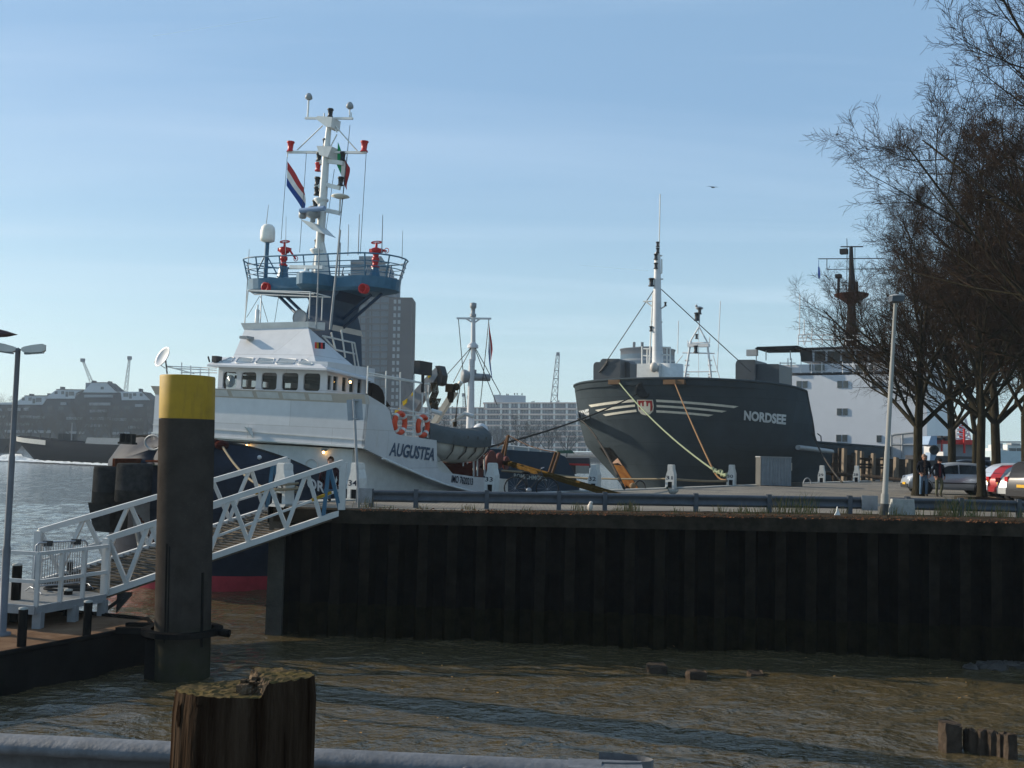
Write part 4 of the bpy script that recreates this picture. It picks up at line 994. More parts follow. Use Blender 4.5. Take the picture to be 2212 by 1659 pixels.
# well deck bulwark and pipe
nq_ = lambda x, y, v=9.45: NF(zF(x, y), 'v', v)
pp = MB(); pp.tube([nq_(190, 205, 9.7), nq_(380, 225, 9.7), nq_(670, 265, 9.7)], .2, 8); nb(pp, 'deck_pipe', GREYP)
hr_ = MB(); hr_.tube([nq_(470, 10, 9.3), nq_(515, 45, 9.3), nq_(522, 130, 9.3)], .05, 6); hr_.rod(nq_(590, 185), nq_(680, 190), .08); nb(hr_, 'handrail', DK)
# deck gear
n6 = lambda x, y, u: NF(z6(x, y), 'u', u)
DKG = mat('dark_grey_housing_paint', (.045, .052, .060), .45, 0, .2, 1.2, streak=.3)
def housing(pts_, u, dep, name='gantry_housing'):
    m_ = MB(); m_.prism([n6(x, y, u) for x, y in pts_], V3((-dep, 0, 0))); return nb(m_, name, DKG)
def arch(x0, x1, y0, y1, r_):
    return [(x0, y1)]+[(x0+r_-r_*math.cos(t), y0+r_*1.3-r_*1.3*math.sin(t)) for t in [PI/2*i/6 for i in range(7)]]+[(x1-8, y0), (x1, y0+6), (x1, y1)]
housing(arch(252, 375, 750, 905, 22), -6, 3); housing(arch(212, 262, 770, 905, 20), -6.6, 3); housing(arch(372, 435, 770, 905, 10), -7, 2.4)
housing(arch(1076, 1197, 756, 925, 24), -7.2, 3); housing(arch(1195, 1342, 782, 950, 10), -7.6, 3.4)
# foremast
fmst = MB(); U2 = -5.2; fmst.tube([n6(603, 800, U2), n6(600, 480, U2), n6(602, 130, U2), n6(601, 105, U2)], [.46, .36, .25, .19], 16)
fm_ = nb(fmst, 'foremast', WHITE)
fb_ = MB(); fb_.box((U2-3, n6(505, 800, U2).y, H10-.6), (U2+.9, n6(640, 800, U2).y, n6(600, 784, U2).z)); fb_.lathe(V3((U2-.6, n6(655, 800, U2).y, H10-.6)), [(1.15, 0), (1.15, n6(600, 782, U2).z-H10+.6), (0, n6(600, 782, U2).z-H10+.62)], 16); fb_.build('mast_house', WHITE_W, fm_, False)
fr_ = MB()
for a, b in (((508, 675), (508, 780)), ((516, 690), (560, 690)), ((540, 690), (540, 780)), ((508, 730), (560, 735)), ((630, 680), (680, 682)), ((680, 680), (680, 790)), ((660, 682), (660, 790)), ((630, 725), (680, 728)), ((516, 402), (585, 400)), ((530, 402), (585, 445)), ((625, 445), (648, 430)), ((555, 264), (636, 266)), ((562, 523), (632, 527)), ((610, 120), (630, 125)), ((628, 145), (628, 230)), ((610, 235), (628, 230)), ((575, 350), (552, 780)), ((612, 120), (618, -250))):
    fr_.rod(n6(a[0], a[1], U2), n6(b[0], b[1], U2), .06 if b[1] > -200 else .045, 6)
fr_.build('mast_fittings', WHITE_W, fm_, False)
for x, y, s_ in ((603, 55, .35), (603, 92, .36), (592, 130, .4), (592, 185, .4), (565, 285, .55), (563, 568, .35), (650, 418, .28)):
    c = n6(x, y, U2+.3); k_ = s_*.62; MB().lathe((c.x, c.y, c.z-k_), [(k_*.75, 0), (k_*.75, k_*.25), (k_*.5, k_*.3), (k_*.5, k_*1.6), (k_*.75, k_*1.7), (k_*.7, k_*1.95), (0, k_*2)], 10).build('mast_light', DSTEEL, fm_, False)
bl_ = MB(); bl_.sphere(n6(580, 802, U2+1.2), .35, 8, (1, 1, 1.2)); bl_.build('mast_bell', CREAM, fm_, False)
sy = MB()
for a, b in (((578, 335), (250, 830)), ((625, 328), (1170, 832))): sy.rod(n6(a[0], a[1], U2), n6(b[0], b[1], -6.0), .04, 5)
sy.tube(sag(n6(300, 765, -5.9), n6(248, 832, -5.9), .1), .09, 5); nb(sy, 'mast_stay', DSTEEL)
# A frame mast aft
n6a = lambda x, y, u=-36: NF(z6(x, y), 'u', u)
af = MB()
for a, b, r_ in (((768, 870), (805, 640), .20), ((805, 640), (852, 560), .14), ((930, 885), (905, 650), .20), ((905, 650), (856, 560), .14), ((785, 655), (920, 652), .14), ((755, 714), (950, 718), .12), ((740, 830), (960, 828), .10), ((855, 570), (858, 470), .12), ((852, 570), (852, 870), .05), ((785, 640), (790, 660), .1), ((920, 620), (918, 655), .1)): af.rod(n6a(*a), n6a(*b), r_*.62, 8)
for x, y in ((820, 668), (885, 668)): c = n6a(x, y); af.box((c.x-.3, c.y-.6, c.z-.2), (c.x+.3, c.y+.6, c.z+.12))
for y in (760, 790, 845, 860): af.rod(n6a(770, y), n6a(795, y), .1, 6); af.rod(n6a(910, y), n6a(932, y), .1, 6)
for a, b in (((730, 520), (725, 720)), ((985, 400), (965, 830)), ((715, 780), (755, 730)), ((940, 730), (985, 885))): af.rod(n6a(*a), n6a(*b), .05, 5)
ao = nb(af, 'aft_gantry_mast', WHITE)
for x, y, s_ in ((858, 460, .4), (841, 495, .5), (835, 693, .45), (840, 615, .3)): c = n6a(x, y, -35.8); k_ = s_*1.15; MB().lathe((c.x, c.y, c.z-k_*.8), [(k_*.55, 0), (k_*.55, k_*.2), (k_*.4, k_*.25), (k_*.4, k_*1.3), (k_*.55, k_*1.4), (k_*.5, k_*1.6), (0, k_*1.62)], 10).build('mast_light', DSTEEL, ao, False)
# white deckhouse
UD = -42.0
n7 = lambda x, y, u=UD: NF(z7(x, y), 'u', u)
def block(x0, x1, y0, y1, u, dep, name, m, parent=None):
    a, b = n7(x0, y1, u), n7(x1, y0, u); mb = MB(); mb.box((u-dep, a.y, a.z), (u, b.y, b.z)); return nb(mb, name, m, parent)
SHW = mat('ship_white_paint', (.50, .52, .56), .5, 0, .04, .7, streak=.15, rust=0)
dh = block(20, 882, 770, 1330, UD, 14, 'deckhouse', SHW)
block(20, 882, 704, 768, UD-.3, 13, 'bridge_deck_bulwark', SHW, dh)
wh_ = block(178, 700, 626, 703, UD-1.2, 6, 'wheelhouse', SHW)
block(142, 720, 611, 627, UD-.6, 8, 'wheelhouse_roof', SHW, wh_)
for x0, x1 in ((255, 315), (328, 398), (408, 475), (487, 548), (562, 640)):
    block(x0, x1, 645, 703, UD-1.1, .12, 'wheelhouse_window', GLASS, wh_)
mb = MB(); a, b, c, d = n7(172, 640, UD-.9), n7(238, 640, UD-.9), n7(246, 704, UD-1.15), n7(182, 704, UD-1.15); mb.prism([a, b, c, d], V3((-.3, 0, 0))); nb(mb, 'wheelhouse_window', GLASS, wh_)
SHGL = glassm('ship_window_glass', (.05, .06, .065), .15)
for x0, x1, y0, y1 in ((156, 181, 812, 848), (190, 214, 812, 848), (383, 408, 812, 848), (416, 441, 812, 848), (575, 600, 815, 850), (606, 630, 815, 850), (381, 405, 965, 1000), (414, 438, 965, 1000), (377, 402, 1112, 1147), (411, 436, 1112, 1147), (602, 627, 1115, 1150), (258, 310, 720, 752), (228, 244, 720, 752), (486, 545, 722, 752), (560, 590, 722, 752)):
    f_ = block(x0-2, x1+2, y0-2, y1+2, UD+.06, .05, 'window_frame', GREYP, dh); block(x0, x1, y0, y1, UD+.10, .06, 'window_pane', SHGL, f_)
rl = MB()
for x in range(65, 640, 58): rl.rod(n7(x, 705, UD+.1), n7(x, 768, UD+.1), .05, 5)
for a, b in (((60, 712), (150, 712)), ((108, 685), (108, 768)), ((128, 685), (128, 768)), ((165, 555), (165, 612)), ((240, 550), (240, 612)), ((165, 555), (240, 550)), ((165, 572), (240, 570)), ((165, 590), (240, 590)), ((240, 555), (600, 560)), ((240, 580), (600, 583)), ((300, 555), (300, 612)), ((365, 555), (365, 612)), ((430, 555), (430, 612)), ((495, 555), (495, 612)), ((560, 555), (560, 612)), ((175, 330), (172, 560)), ((200, 470), (198, 560)), ((243, 515), (243, 560)), ((185, 555), (200, 612)), ((215, 555), (200, 612))):
    rl.rod(n7(*a), n7(*b), .06, 5)
nb(rl, 'bridge_railing', WHITE)
aw = MB(); a, b = n6a(1192, 690, UD+2), n6a(1452, 686, UD+1); aw.hexa([a, b, b+V3((-5, 0, 0)), a+V3((-5, 0, 0))], [a+V3((0, .3, .22)), b+V3((0, 0, .3)), b+V3((-5, 0, .3)), a+V3((-5, 0, .22))]); awo = nb(aw, 'black_awning', mat('black_awning', (.015, .014, .015), .8))
ap = MB()
for x in (1203, 1262, 1410): ap.rod(n6a(x, 700, UD+.8), n6a(x, 760, UD+.8), .06, 5)
c = n6a(1178, 714, UD+1); ap.box((c.x-.3, c.y-.6, c.z-.35), (c.x+.3, c.y+.6, c.z+.35)); ap.build('awning_post', GREYP, awo, False)
dr_ = MB()
for a, b in (((684, 1110), (684, 1240)), ((745, 1110), (745, 1240)), ((684, 1165), (812, 1167)), ((684, 1118), (700, 1110)), ((700, 1110), (812, 1098)), ((812, 1098), (812, 1240))): dr_.rod(n7(*a, UD+.3), n7(*b, UD+.3), .12, 6)
nb(dr_, 'door_frame', GREYP)
# dark mast with crow's nest
MD = mat('dark_mast_paint', (.022, .019, .019), .75, 0, .2, 1); UM = UD-5
nk = lambda x, y: NF(zK(x, y), 'u', UM)
mm = MB(); mm.tube([nk(435, 1290), nk(432, 1000), nk(430, 740), nk(432, 400), nk(425, 95)], [.95, .55, .42, .30, .20], 12); mst = nb(mm, 'signal_mast', MD)
nm = MB(); nm.lathe(nk(430, 800), [(.4, 0), (.7, .35), (1.85, 1.0), (1.9, 1.25), (.4, 1.25)], 14)
nm.build('crows_nest', mat('rust_brown_paint', (.045, .017, .013), .75), mst, False)
yd = MB()
for a, b, r_ in (((30, 245), (830, 240), .11), ((135, 250), (135, 372), .09), ((135, 372), (800, 365), .09), ((300, 100), (570, 98), .14), ((375, 0), (378, 100), .08), ((272, 715), (276, 470), .32), ((285, 520), (470, 545), .12), ((165, 620), (190, 740), .08), ((165, 605), (380, 608), .07), ((300, 570), (600, 575), .06), ((575, 620), (560, 740), .08), ((490, 520), (490, 700), .4), ((378, 100), (372, 720), .08), ((472, 100), (470, 720), .06), ((222, 1000), (225, 1290), .15), ((240, 1000), (240, 1290), .1)): yd.rod(nk(*a), nk(*b), r_*.5, 6)
for x, y, s_ in ((340, 158, .40), (275, 455, .30)): c = nk(x, y); yd.box((c.x-.4, c.y-s_, c.z-s_*.7), (c.x+.4, c.y+s_, c.z+s_*.7))
yd.build('mast_yards', MD, mst, False)
mb = MB(); mb.prism([nk(28, 340), nk(42, 340), nk(54, 420), nk(48, 480), nk(30, 478), nk(26, 420)], V3((-.15, 0, 0))); mb.rod(nk(37, 260), nk(35, 345), .03); tag(mb.build('blue_flag', FLAGB, None), 'small furled blue flag under the dark signal mast arm', 'flag')
bpy.data.objects['blue_flag'].matrix_world = NF.m
# ropes of the dredger
b30 = BOL[5]; b30t = b30+V3((-.1, -.1, .45))
kn = b30+V3((-1.9, .5, 1.35))
gN = NF.out(nhit(z6(370, 897), .1)); oN = NF.out(nhit(z6(708, 901), .1)); kn = PY(z6(940, 1425), b30.y+3)
rope('pale green rope from the dredger bow to the bollard with number 30', sag(gN, kn, .4)+sag(kn, b30+V3((-.2, -.1, .5)), .05, 5)[1:], .052, ROPEG)
rope('orange brown rope from the dredger bulwark joining the green rope', sag(oN, kn, .12)+sag(kn, b30+V3((-.2, .2, .3)), .2, 5)[1:], .05, ROPEO)
rope('green knotted rope bundle beside the bollard with number 30', [kn+V3((math.sin(i*2.3)*.14, math.cos(i*1.7)*.1, math.cos(i*2.9)*.12))+(b30t-kn)*(i/26) for i in range(25)], .07, ROPEG)
LP = PY(z3(1105, 1100), 50)
rope('long dark mooring line from the dredger bow across to the blue ship', sag(NF.out(nhit(zD(862, 388), .1)), LP, .35, 24), .055, ROPED)
rope('dark rope hanging down the left flank of the dredger bow', sag(NF.out(nhit(zD(150, 680), .2)), PZ(zD(700, 1500), 3.2), -.5, 16), .05, ROPED)
rope('pale rope strung along the quay between the bollards with numbers 32 and 31', sag(PY((1206, 1030), 50), BOL[4]+V3((0, .4, .42)), .05), .04, ROPE)
rope('pale rope strung along the quay between the bollards with numbers 31 and 30', sag(BOL[4]+V3((0, .4, .42)), b30+V3((0, .3, .25)), .06), .05, ROPE)
rope('black rope from the dredger quarter down past the timber posts', sag(NF.out(nhit(zF(390, 0), .15)), PZ(zF(820, 700), 2.97), .35), .06, ROPED)
# ================================================================== blue ship
bs_ = thing('blue_ship', 'dark blue ship with white signal mast lying between the tug stern and the dredger', 'ship', (3, 56, 0))
hp = lambda x, y, d=56: PY(zH(x, y), d)
DB = mat('dark_blue_hull', (.010, .026, .048), .4, 0, .25, 1.2, streak=.3, bump=.03)
bm_ = MB(); 
sidef = [(-500, 1030), (500, 1052), (900, 1072), (1300, 1098), (1680, 1120), (1795, 1172), (1900, 1370), (1985, 1570), (2010, 2300), (-500, 2300)]
rr_ = []
for dd_, k in ((56, 0), (57.5, 18), (60, 24), (63, -60)):
    rr_.append([hp(x+(k if x > 1600 else 0), y, 56)+V3((0, dd_-56, 0)) for x, y in sidef])
bm_.grid(rr_, sm=False, closed=True); bm_.add(rr_[0], [tuple(range(len(sidef)))]); bm_.build('hull', DB, bs_)
bp = MB(); bp.prism([hp(x, y, 56.2) for x, y in ((640, 1010), (1130, 1030), (1480, 1070), (1680, 1108), (1640, 1118), (1300, 1098), (900, 1072), (640, 1058))], V3((0, .3, 0))); bp.build('bow_bulwark', mat('pale_blue_grey_bulwark', (.36, .42, .46), .6), bs_)
lx = MB()
for x, y in ((640, 1005), (880, 1010), (1095, 1032), (1300, 1055), (1460, 1078), (1600, 1092)): lx.rod(hp(x, y+45, 56.1), hp(x, y-2, 56.1), .05, 5)
lx.tube([hp(*q, 56.1) for q in ((640, 1002), (1095, 1030), (1300, 1052), (1600, 1090), (1680, 1108))], .04, 5); lx.build('bow_railing', WHITE_W, bs_)
cb_ = MB(); a, b = hp(672, 1000, 57.5), hp(806, 900, 57.5); cb_.box((a.x, 57.5, a.z-.3), (b.x, 60, b.z)); cb_.build('deck_cabin', WHITE, bs_)
dm_ = MB(); dm_.lathe(hp(640, 1000, 55.5), [(.2, -.5), (.42, 0), (.45, .6), (.36, .95), (.15, 1.1), (0, 1.12)], 16); dm_.build('mooring_winch_cover', WHITE, bs_)
sm_ = MB(); sm_.tube([hp(500, 1050), hp(515, 330), hp(525, -150)], [.24, .19, .14], 10)
q3 = lambda x, y, d=56: PY(z3(x, y), d)
sm_.tube([q3(1042, 380), q3(1043, 0), q3(1042, -40)], [.14, .11, .1], 8); ms_ = sm_.build('signal_mast', WHITE, bs_)
sy = MB(); sy.bar(q3(908, 37), q3(1190, 40), .10, .10); sy.rod(q3(985, 40), q3(1035, 72), .04); sy.rod(q3(1100, 40), q3(1055, 72), .04); MB().lathe(q3(1040, 265), [(.3, -.1), (.3, .05), (.1, .25)], 8).build('mast_collar', WHITE, ms_)
sy.build('mast_yard', WHITE, ms_); MB().box(q3(990, 690), q3(1035, 668)+V3((0, .5, 0))).build('mast_lamp', WHITE, ms_); MB().rod(q3(1050, 330), q3(1040, 640), .06).build('mast_ladder', WHITE, ms_)
MB().lathe(q3(1040, 25), [(.18, 0), (.18, .15), (.12, .18), (.12, .45), (.18, .5), (.18, .75), (0, .8)], 8).build('mast_light', GREYP, ms_); MB().box(q3(1045, 480), q3(1068, 455)+V3((0, .3, 0))).build('mast_lamp', GREYP, ms_); dk_ = MB(); dk_.lathe(q3(948, 510), [(.0, 0), (.36, .02), (.40, .1), (.36, .25), (.22, .6), (.2, 1.6)], 12, ax=(1, .3, 0)); dk_.build('mast_horn', GREYP, ms_)
for a, b in (((1030, 270), (790, 540)), ((1025, 280), (880, 560)), ((1055, 270), (1262, 650)), ((1058, 290), (1235, 740)), ((922, 45), (985, 760)), ((1170, 45), (1098, 760))): MB().rod(q3(*a), q3(*b), .022, 4).build('mast_stay', DSTEEL, ms_)
MB().tube([hp(930, 1362, 55.8), hp(1500, 1400, 55.8), hp(2095, 1472, 55.8)], .06, 6).build('hull_rope_guard', ROPE, bs_)
A, B, C_ = hp(1095, 1462, 55.9), hp(1548, 1502, 55.9), hp(1098, 1398, 55.9)
letter('name_lettering', 'ROMICHMOOR', planar(A, B, C_, off=.03), mat('faded_lettering', (.34, .37, .36), .7), bs_, .03)
flag('national_flag', 'furled red white and blue flag on the mast of the blue ship', q3(1172, 62, 56), 1.7, .62, [FLAGR, FLAGW, FLAGB], .35, 2.6, 3, 5)
# green awning deck further right
ga = MB(); ga.prism([hp(*q, 66) for q in ((1680, 1090), (1880, 1085), (1925, 1130), (1700, 1130))], V3((0, 3, 0)))
gb = thing('workboat', 'low grey workboat with green canopy half hidden beneath the dredger bow', 'boat', (8, 66, 0)); ga.build('canopy', mat('green_canopy', (.06, .12, .09), .7), gb)
MB().prism([hp(*q, 67) for q in ((1600, 1190), (2120, 1190), (2140, 1320), (1960, 1400), (1600, 1500))], V3((0, 4, 0))).build('hull', mat('grey_red_hull', (.05, .045, .055), .6), gb); MB().box(hp(1940, 1400, 66.5), hp(2120, 1300, 66.5)+V3((0, 2, 0))).build('cabin', mat('dull_beige_cabin', (.30, .29, .26), .6), gb)
MB().prism([hp(*q, 66.8) for q in ((1830, 1262), (2120, 1270), (2120, 1305), (1850, 1285))], V3((0, .1, 0))).build('red_stripe', REDP, gb)
# striped gangplank to the quay
gp = thing('boarding_plank', 'brown boarding plank with yellow and black stripes from the blue ship to the quay', 'gangplank', (5, 39, 3))
GA = hp(505, 1118, 50); GA.z += 0; GB = PZ(zM(-120, 243), 3.02)
gk = MB(); off_ = V3((.30, .2, 0))
for o_ in (V3((0, 0, 0)), off_): gk.bar(GA+o_, GB+o_, .06, .15)
gk.bar(GA+off_*.5, GB+off_*.5, .30, .04)
gk.build('plank', mat('yellow_brown_plank', (.085, .050, .014), .8, 0, .35, 4), gp)
for i in range(26):
    f = .62+i*.0145
    p = GA.lerp(GB, f); d_ = (GB-GA).normalized()
    if i % 2: MB().bar(p+V3((-.0, -.05, 0)), p+d_*.32+V3((0, -.05, 0)), .015, .13).build('black_stripe', DSTEEL, gp)
pst = MB()
for a, b, d_ in (((1025, 880), (975, 1165), 47), ((1015, 890), (925, 1165), 47.3), ((1715, 1112), (1615, 1410), 42.5), ((1665, 1115), (1570, 1395), 42.8)): pst.rod(hp(a[0], a[1], d_), hp(b[0], b[1], d_), .055, 6)
pst.tube(sag(hp(1025, 880, 47), hp(1690, 1110, 42.5), .15), .02, 4); pst.tube(sag(hp(1025, 880, 47), hp(870, 1045, 49), .05), .02, 4); pst.build('handrail_post', mat('rusty_post', (.12, .07, .04), .8), gp)
# ================================================================== barges on the river
BG = mat('black_barge_hull', (.012, .013, .016), .9, 0, .25, .15, streak=.3)
br_t = thing('river_barge', 'long dark cargo barge sailing on the river with white bow band', 'barge', (-88, 186, 0))
bu = V3((22, -14, 0)).normalized(); bv = V3((bu.y, -bu.x, 0)); B0 = PZ(zG(340, 1490), 0)
def bpt(s, t, z): return B0+bu*s-bv*t+V3((0, 0, z))
Lb = []
for s, hb, zt in ((-9.5, .2, 4.6), (-8, 1.8, 4.5), (-5, 3.6, 4.3), (-1, 4.6, 4.1), (4, 5, 3.8), (20, 5, 3.5), (85, 5, 3.5)):
    keel = max(-.5, -s*.45-.5) if s < 0 else -.5
    Lb.append([bpt(s, 5-hb, zt), bpt(s+.6 if s < 0 else s, 5-hb*.9, (zt+keel)/2), bpt(s+.9 if s < 0 else s, 5-hb*.6, keel), bpt(s, 5+hb*.6, keel), bpt(s, 5+hb, zt)])
mb = MB(); mb.grid(Lb, closed=True); mb.build('hull', BG, br_t)
mb = MB(); g_ = []
for s, hb, zt in ((-9.6, .3, 4.6), (-8, 1.9, 4.5), (-5, 3.7, 4.3), (-1, 4.7, 4.1), (6, 5.06, 3.8)): g_.append([bpt(s, 5-hb-.05, zt+.1), bpt(s, 5-hb-.05, zt-.75)])
mb.grid(g_); mb.build('bow_band', mat('dirty_white_band', (.42, .42, .40), .7, streak=.4), br_t)
for i in range(7):
    s = 16+i*9.5; mb = MB(); mb.hexa([bpt(s, .8, 3.4), bpt(s+9.3, .8, 3.4), bpt(s+9.3, 9.2, 3.4), bpt(s, 9.2, 3.4)], [bpt(s, 1.2, 4.6), bpt(s+9.3, 1.2, 4.6), bpt(s+9.3, 8.8, 4.6), bpt(s, 8.8, 4.6)]); mb.build('hatch_cover', mat('grey_hatch', (.17, .19, .205), .75), br_t)
for s in (-5, -2, 1, 5, 8): MB().rod(bpt(s, 4, 4), bpt(s, 4, 4.9+.3*(s % 2)), .12).build('deck_bollard', DSTEEL, br_t)
MB().box(bpt(2, 5, 4), bpt(2, 5, 4)+V3((2.4, 2.5, 1.2))).build('anchor_winch', DSTEEL, br_t); MB().rod(bpt(6, 5, 4), bpt(6, 5, 7.2), .1).build('bow_mast', GREYP, br_t); MB().rod(bpt(30, .2, .5), bpt(30, .2, 4.2), .07).build('draught_scale', WHITE_W, br_t)
fo = MB(); rnd = random.Random(4); fg = []
for i in range(60):
    s = -5+i*.9; 
    fg.append([bpt(s, .2-j*.75-(.5 if i < 12 else 0)+.6*math.sin(i*1.3+j), .10+max(0, (.75*math.exp(-((i-4)/5)**2)+.22)*math.exp(-((j-1.6)/1.5)**2)*(1+.5*math.sin(i*2.1+j*3.3)))) for j in range(6)])
fo.grid(fg); tag(fo.build('bow_wave', mat('white_foam', (.62, .64, .64), .9, 0, .35, 1.5, bump=.5, bscale=4)), kind='stuff')
t2 = thing('moored_barge', 'dark barge at the left edge of the river below the far apartment building', 'barge', (-140, 276, 0)); mb = MB(); e0, e1 = PY((-120, 960), 276), PY((27, 960), 276)
mb.hexa([V3((e0.x, 276, -.5)), V3((e1.x-3, 276, -.5)), V3((e1.x-3, 284, -.5)), V3((e0.x, 284, -.5))], [V3((e0.x, 276, 3.4)), V3((e1.x, 276, 3.8)), V3((e1.x, 284, 3.8)), V3((e0.x, 284, 3.4))]); mb.build('hull', BG, t2)
mb = MB(); mb.box((e1.x-14, 278, 3.5), (e1.x-9, 282, 6)); mb.build('wheelhouse', mat('grey_cabin', (.3, .31, .33), .6), t2)
# ================================================================== far buildings
BRK = mat('dark_brick', (.030, .035, .044), .9, 0, .2, .3)
WPL = mat('far_white_cladding', (.44, .47, .50), .8, 0, .06, .2)
BALC = mat('balcony_panel', (.22, .24, .26), .8, 0, .1, .2)
WG = glassm('far_window_glass', (.05, .06, .07), .15)
ROOFD = mat('dark_roof_edge', (.07, .07, .075), .8)
def facade(t, conv, d, poly, m, name, dep=12, off=0):
    mb = MB(); p = [PY(conv(*q), d+off) for q in poly]; p = [V3((q.x, d+off, q.z)) for q in p]; mb.prism(p, V3((0, dep, 0))); return mb.build(name, m, t)
D1 = 430
b1 = thing('apartment_building', 'dark brick apartment building with white gabled top floors on the far bank', 'apartment block', (-170, D1, 1))
facade(b1, zG, D1, [(-900, 720), (575, 720), (640, 640), (1000, 640), (1080, 560), (1640, 560), (1660, 660), (2080, 660), (2100, 760), (2700, 770), (2700, 1260), (-900, 1260)], BRK, 'wall')
facade(b1, zG, D1, [(-500, 700), (190, 692), (200, 720), (-500, 725)], WPL, 'roof_parapet', 10, -.3)
for g_ in ([(180, 722), (340, 602), (650, 602), (640, 625), (575, 722)], [(600, 640), (770, 516), (1130, 520), (1030, 565), (1010, 640)], [(1120, 555), (1240, 425), (1450, 425), (1590, 545), (1590, 560)], [(1580, 545), (1930, 548), (2060, 660), (1650, 660), (1640, 560)]): facade(b1, zG, D1, g_, WPL, 'gabled_penthouse', 9, -.5)
for g_ in ([(1440, 420), (1455, 420), (1600, 545), (1575, 545)], [(1920, 546), (1940, 546), (2075, 662), (2040, 662)], [(1240, 418), (1450, 418), (1450, 426), (1240, 426)], [(760, 510), (1130, 515), (1130, 522), (760, 518)], [(330, 596), (650, 596), (650, 604), (330, 604)]): facade(b1, zG, D1, g_, ROOFD, 'roof_edge', 9.4, -.8)
for x, y in ((815, 478), (1245, 395), (1460, 405), (1880, 505), (395, 575), (640, 568)): facade(b1, zG, D1, [(x, y), (x+28, y), (x+28, y+40), (x, y+40)], ROOFD, 'chimney', 3, 1)
for x0, x1, y0, y1 in ((295, 332, 625, 665), (385, 425, 625, 668), (440, 475, 640, 705), (485, 560, 630, 685), (740, 780, 540, 578), (830, 868, 540, 582), (888, 920, 545, 615), (930, 1002, 545, 598), (1365, 1405, 480, 515), (1672, 1740, 565, 615), (1750, 1785, 570, 640), (1803, 1845, 565, 605), (1895, 1932, 568, 608)): facade(b1, zG, D1, [(x0, y0), (x1, y0), (x1, y1), (x0, y1)], WG, 'penthouse_window', .2, -.65)
for x0, x1, y in ((1140, 1520, 588), (1210, 1490, 695), (1215, 1440, 790), (1220, 1480, 890), (1150, 1480, 988), (890, 1130, 1085), (1515, 1750, 1092), (100, 265, 770), (270, 420, 868), (320, 375, 768), (440, 590, 875), (80, 430, 968), (60, 430, 1065), (460, 680, 1070), (820, 890, 690), (1380, 1490, 895), (1520, 1700, 905), (1830, 1930, 715), (1800, 1920, 910), (2090, 2200, 745), (900, 1110, 890), (-300, 60, 870), (-300, 20, 968), (-200, 20, 775), (1950, 2150, 1090), (1740, 1900, 1010)): facade(b1, zG, D1, [(x0, y), (x1, y), (x1, y+36), (x0, y+36)], BALC, 'balcony', 1.0, -1.2)
for j in range(5):
    for x in range(-260, 2300, 150):
        if (x//150+j) % 3: facade(b1, zG, D1, [(x, 745+j*98), (x+70, 745+j*98), (x+70, 790+j*98), (x, 790+j*98)], WG, 'window', .2, -.15)
# long white balcony block
D2 = 480
b2 = thing('balcony_block', 'long pale apartment block with rows of balconies between the tug and the dredger', 'apartment block', (0, D2, 1))
CON = mat('cream_concrete', (.84, .62, .51), .85, 0, .08, .2); WIN2 = glassm('grey_glazing', (.20, .21, .22), .4)
facade(b2, zH, D2, [(-900, 500), (690, 505), (690, 440), (3200, 435), (3200, 1100), (-900, 1100)], WIN2, 'wall', 12, 1.3)
facade(b2, zH, D2, [(-900, 498), (690, 502), (690, 514), (-900, 510)], CON, 'roof_edge', 13, -.1); facade(b2, zH, D2, [(680, 436), (3200, 432), (3200, 448), (680, 452)], CON, 'roof_edge', 13, -.1)
for j in range(9):
    y = 506+j*74.5; facade(b2, zH, D2, [(-900 if j else 690, y+8), (3200, y+8), (3200, y+32), (-900 if j else 690, y+30)], CON, 'balcony_row', 1.4, -.3)
for x in list(range(-860, 600, 122))+[600, 718, 922, 1042, 1165, 1308, 1472, 1645, 1815, 1952, 2090, 2240, 2400, 2560, 2720, 2900]:
    facade(b2, zH, D2, [(x-13, 505 if x < 690 else 445), (x+13, 505 if x < 690 else 445), (x+13, 1100), (x-13, 1100)], mat('white_pier', (.84, .80, .74), .85) if x == -860 else bpy.data.materials['white_pier'], 'pier', 1.3, .0)
for g_ in ([(825, 333), (915, 333), (915, 432), (825, 432)], [(1140, 340), (1258, 345), (1258, 436), (1140, 436)], [(915, 338), (1140, 342), (1140, 436), (915, 436)]): facade(b2, zH, D2, g_, WPL, 'roof_plant_room', 7, 2)
for x, y in ((910, 312), (1000, 318), (1020, 322), (1108, 310), (1142, 310), (1208, 312), (1345, 420), (1370, 418), (1605, 420), (1708, 408), (262, 488)): facade(b2, zH, D2, [(x-7, y), (x+7, y), (x+7, y+24), (x-7, y+24)], ROOFD, 'roof_vent', 1.5, 2.5)
mb = MB()
for x in range(-880, 3200, 41):
    for j in range(9):
        if x < 690 and j == 0: continue
        p = PY(zH(x, 470+j*74.5), D2+1.2); k = D2/2212*.6
        mb.box((p.x, D2+1.05, p.z-.95), (p.x+.9, D2+1.25, p.z+.85))
tag(mb.build('glazing_panel', mat('pale_curtained_pane', (.36, .37, .38), .5, 0, .35, .35), b2), kind='stuff')
g2 = thing('grey_warehouse', 'low grey building in front of the pale balcony block', 'warehouse', (0, 440, 1)); facade(g2, zH, 440, [(550, 775), (960, 795), (960, 1100), (550, 1100)], mat('grey_cladding', (.16, .165, .17), .8), 'wall')
for x in range(580, 940, 60): facade(g2, zH, 440, [(x, 815), (x+28, 815), (x+28, 870), (x, 870)], WG, 'window', .2, -.15)
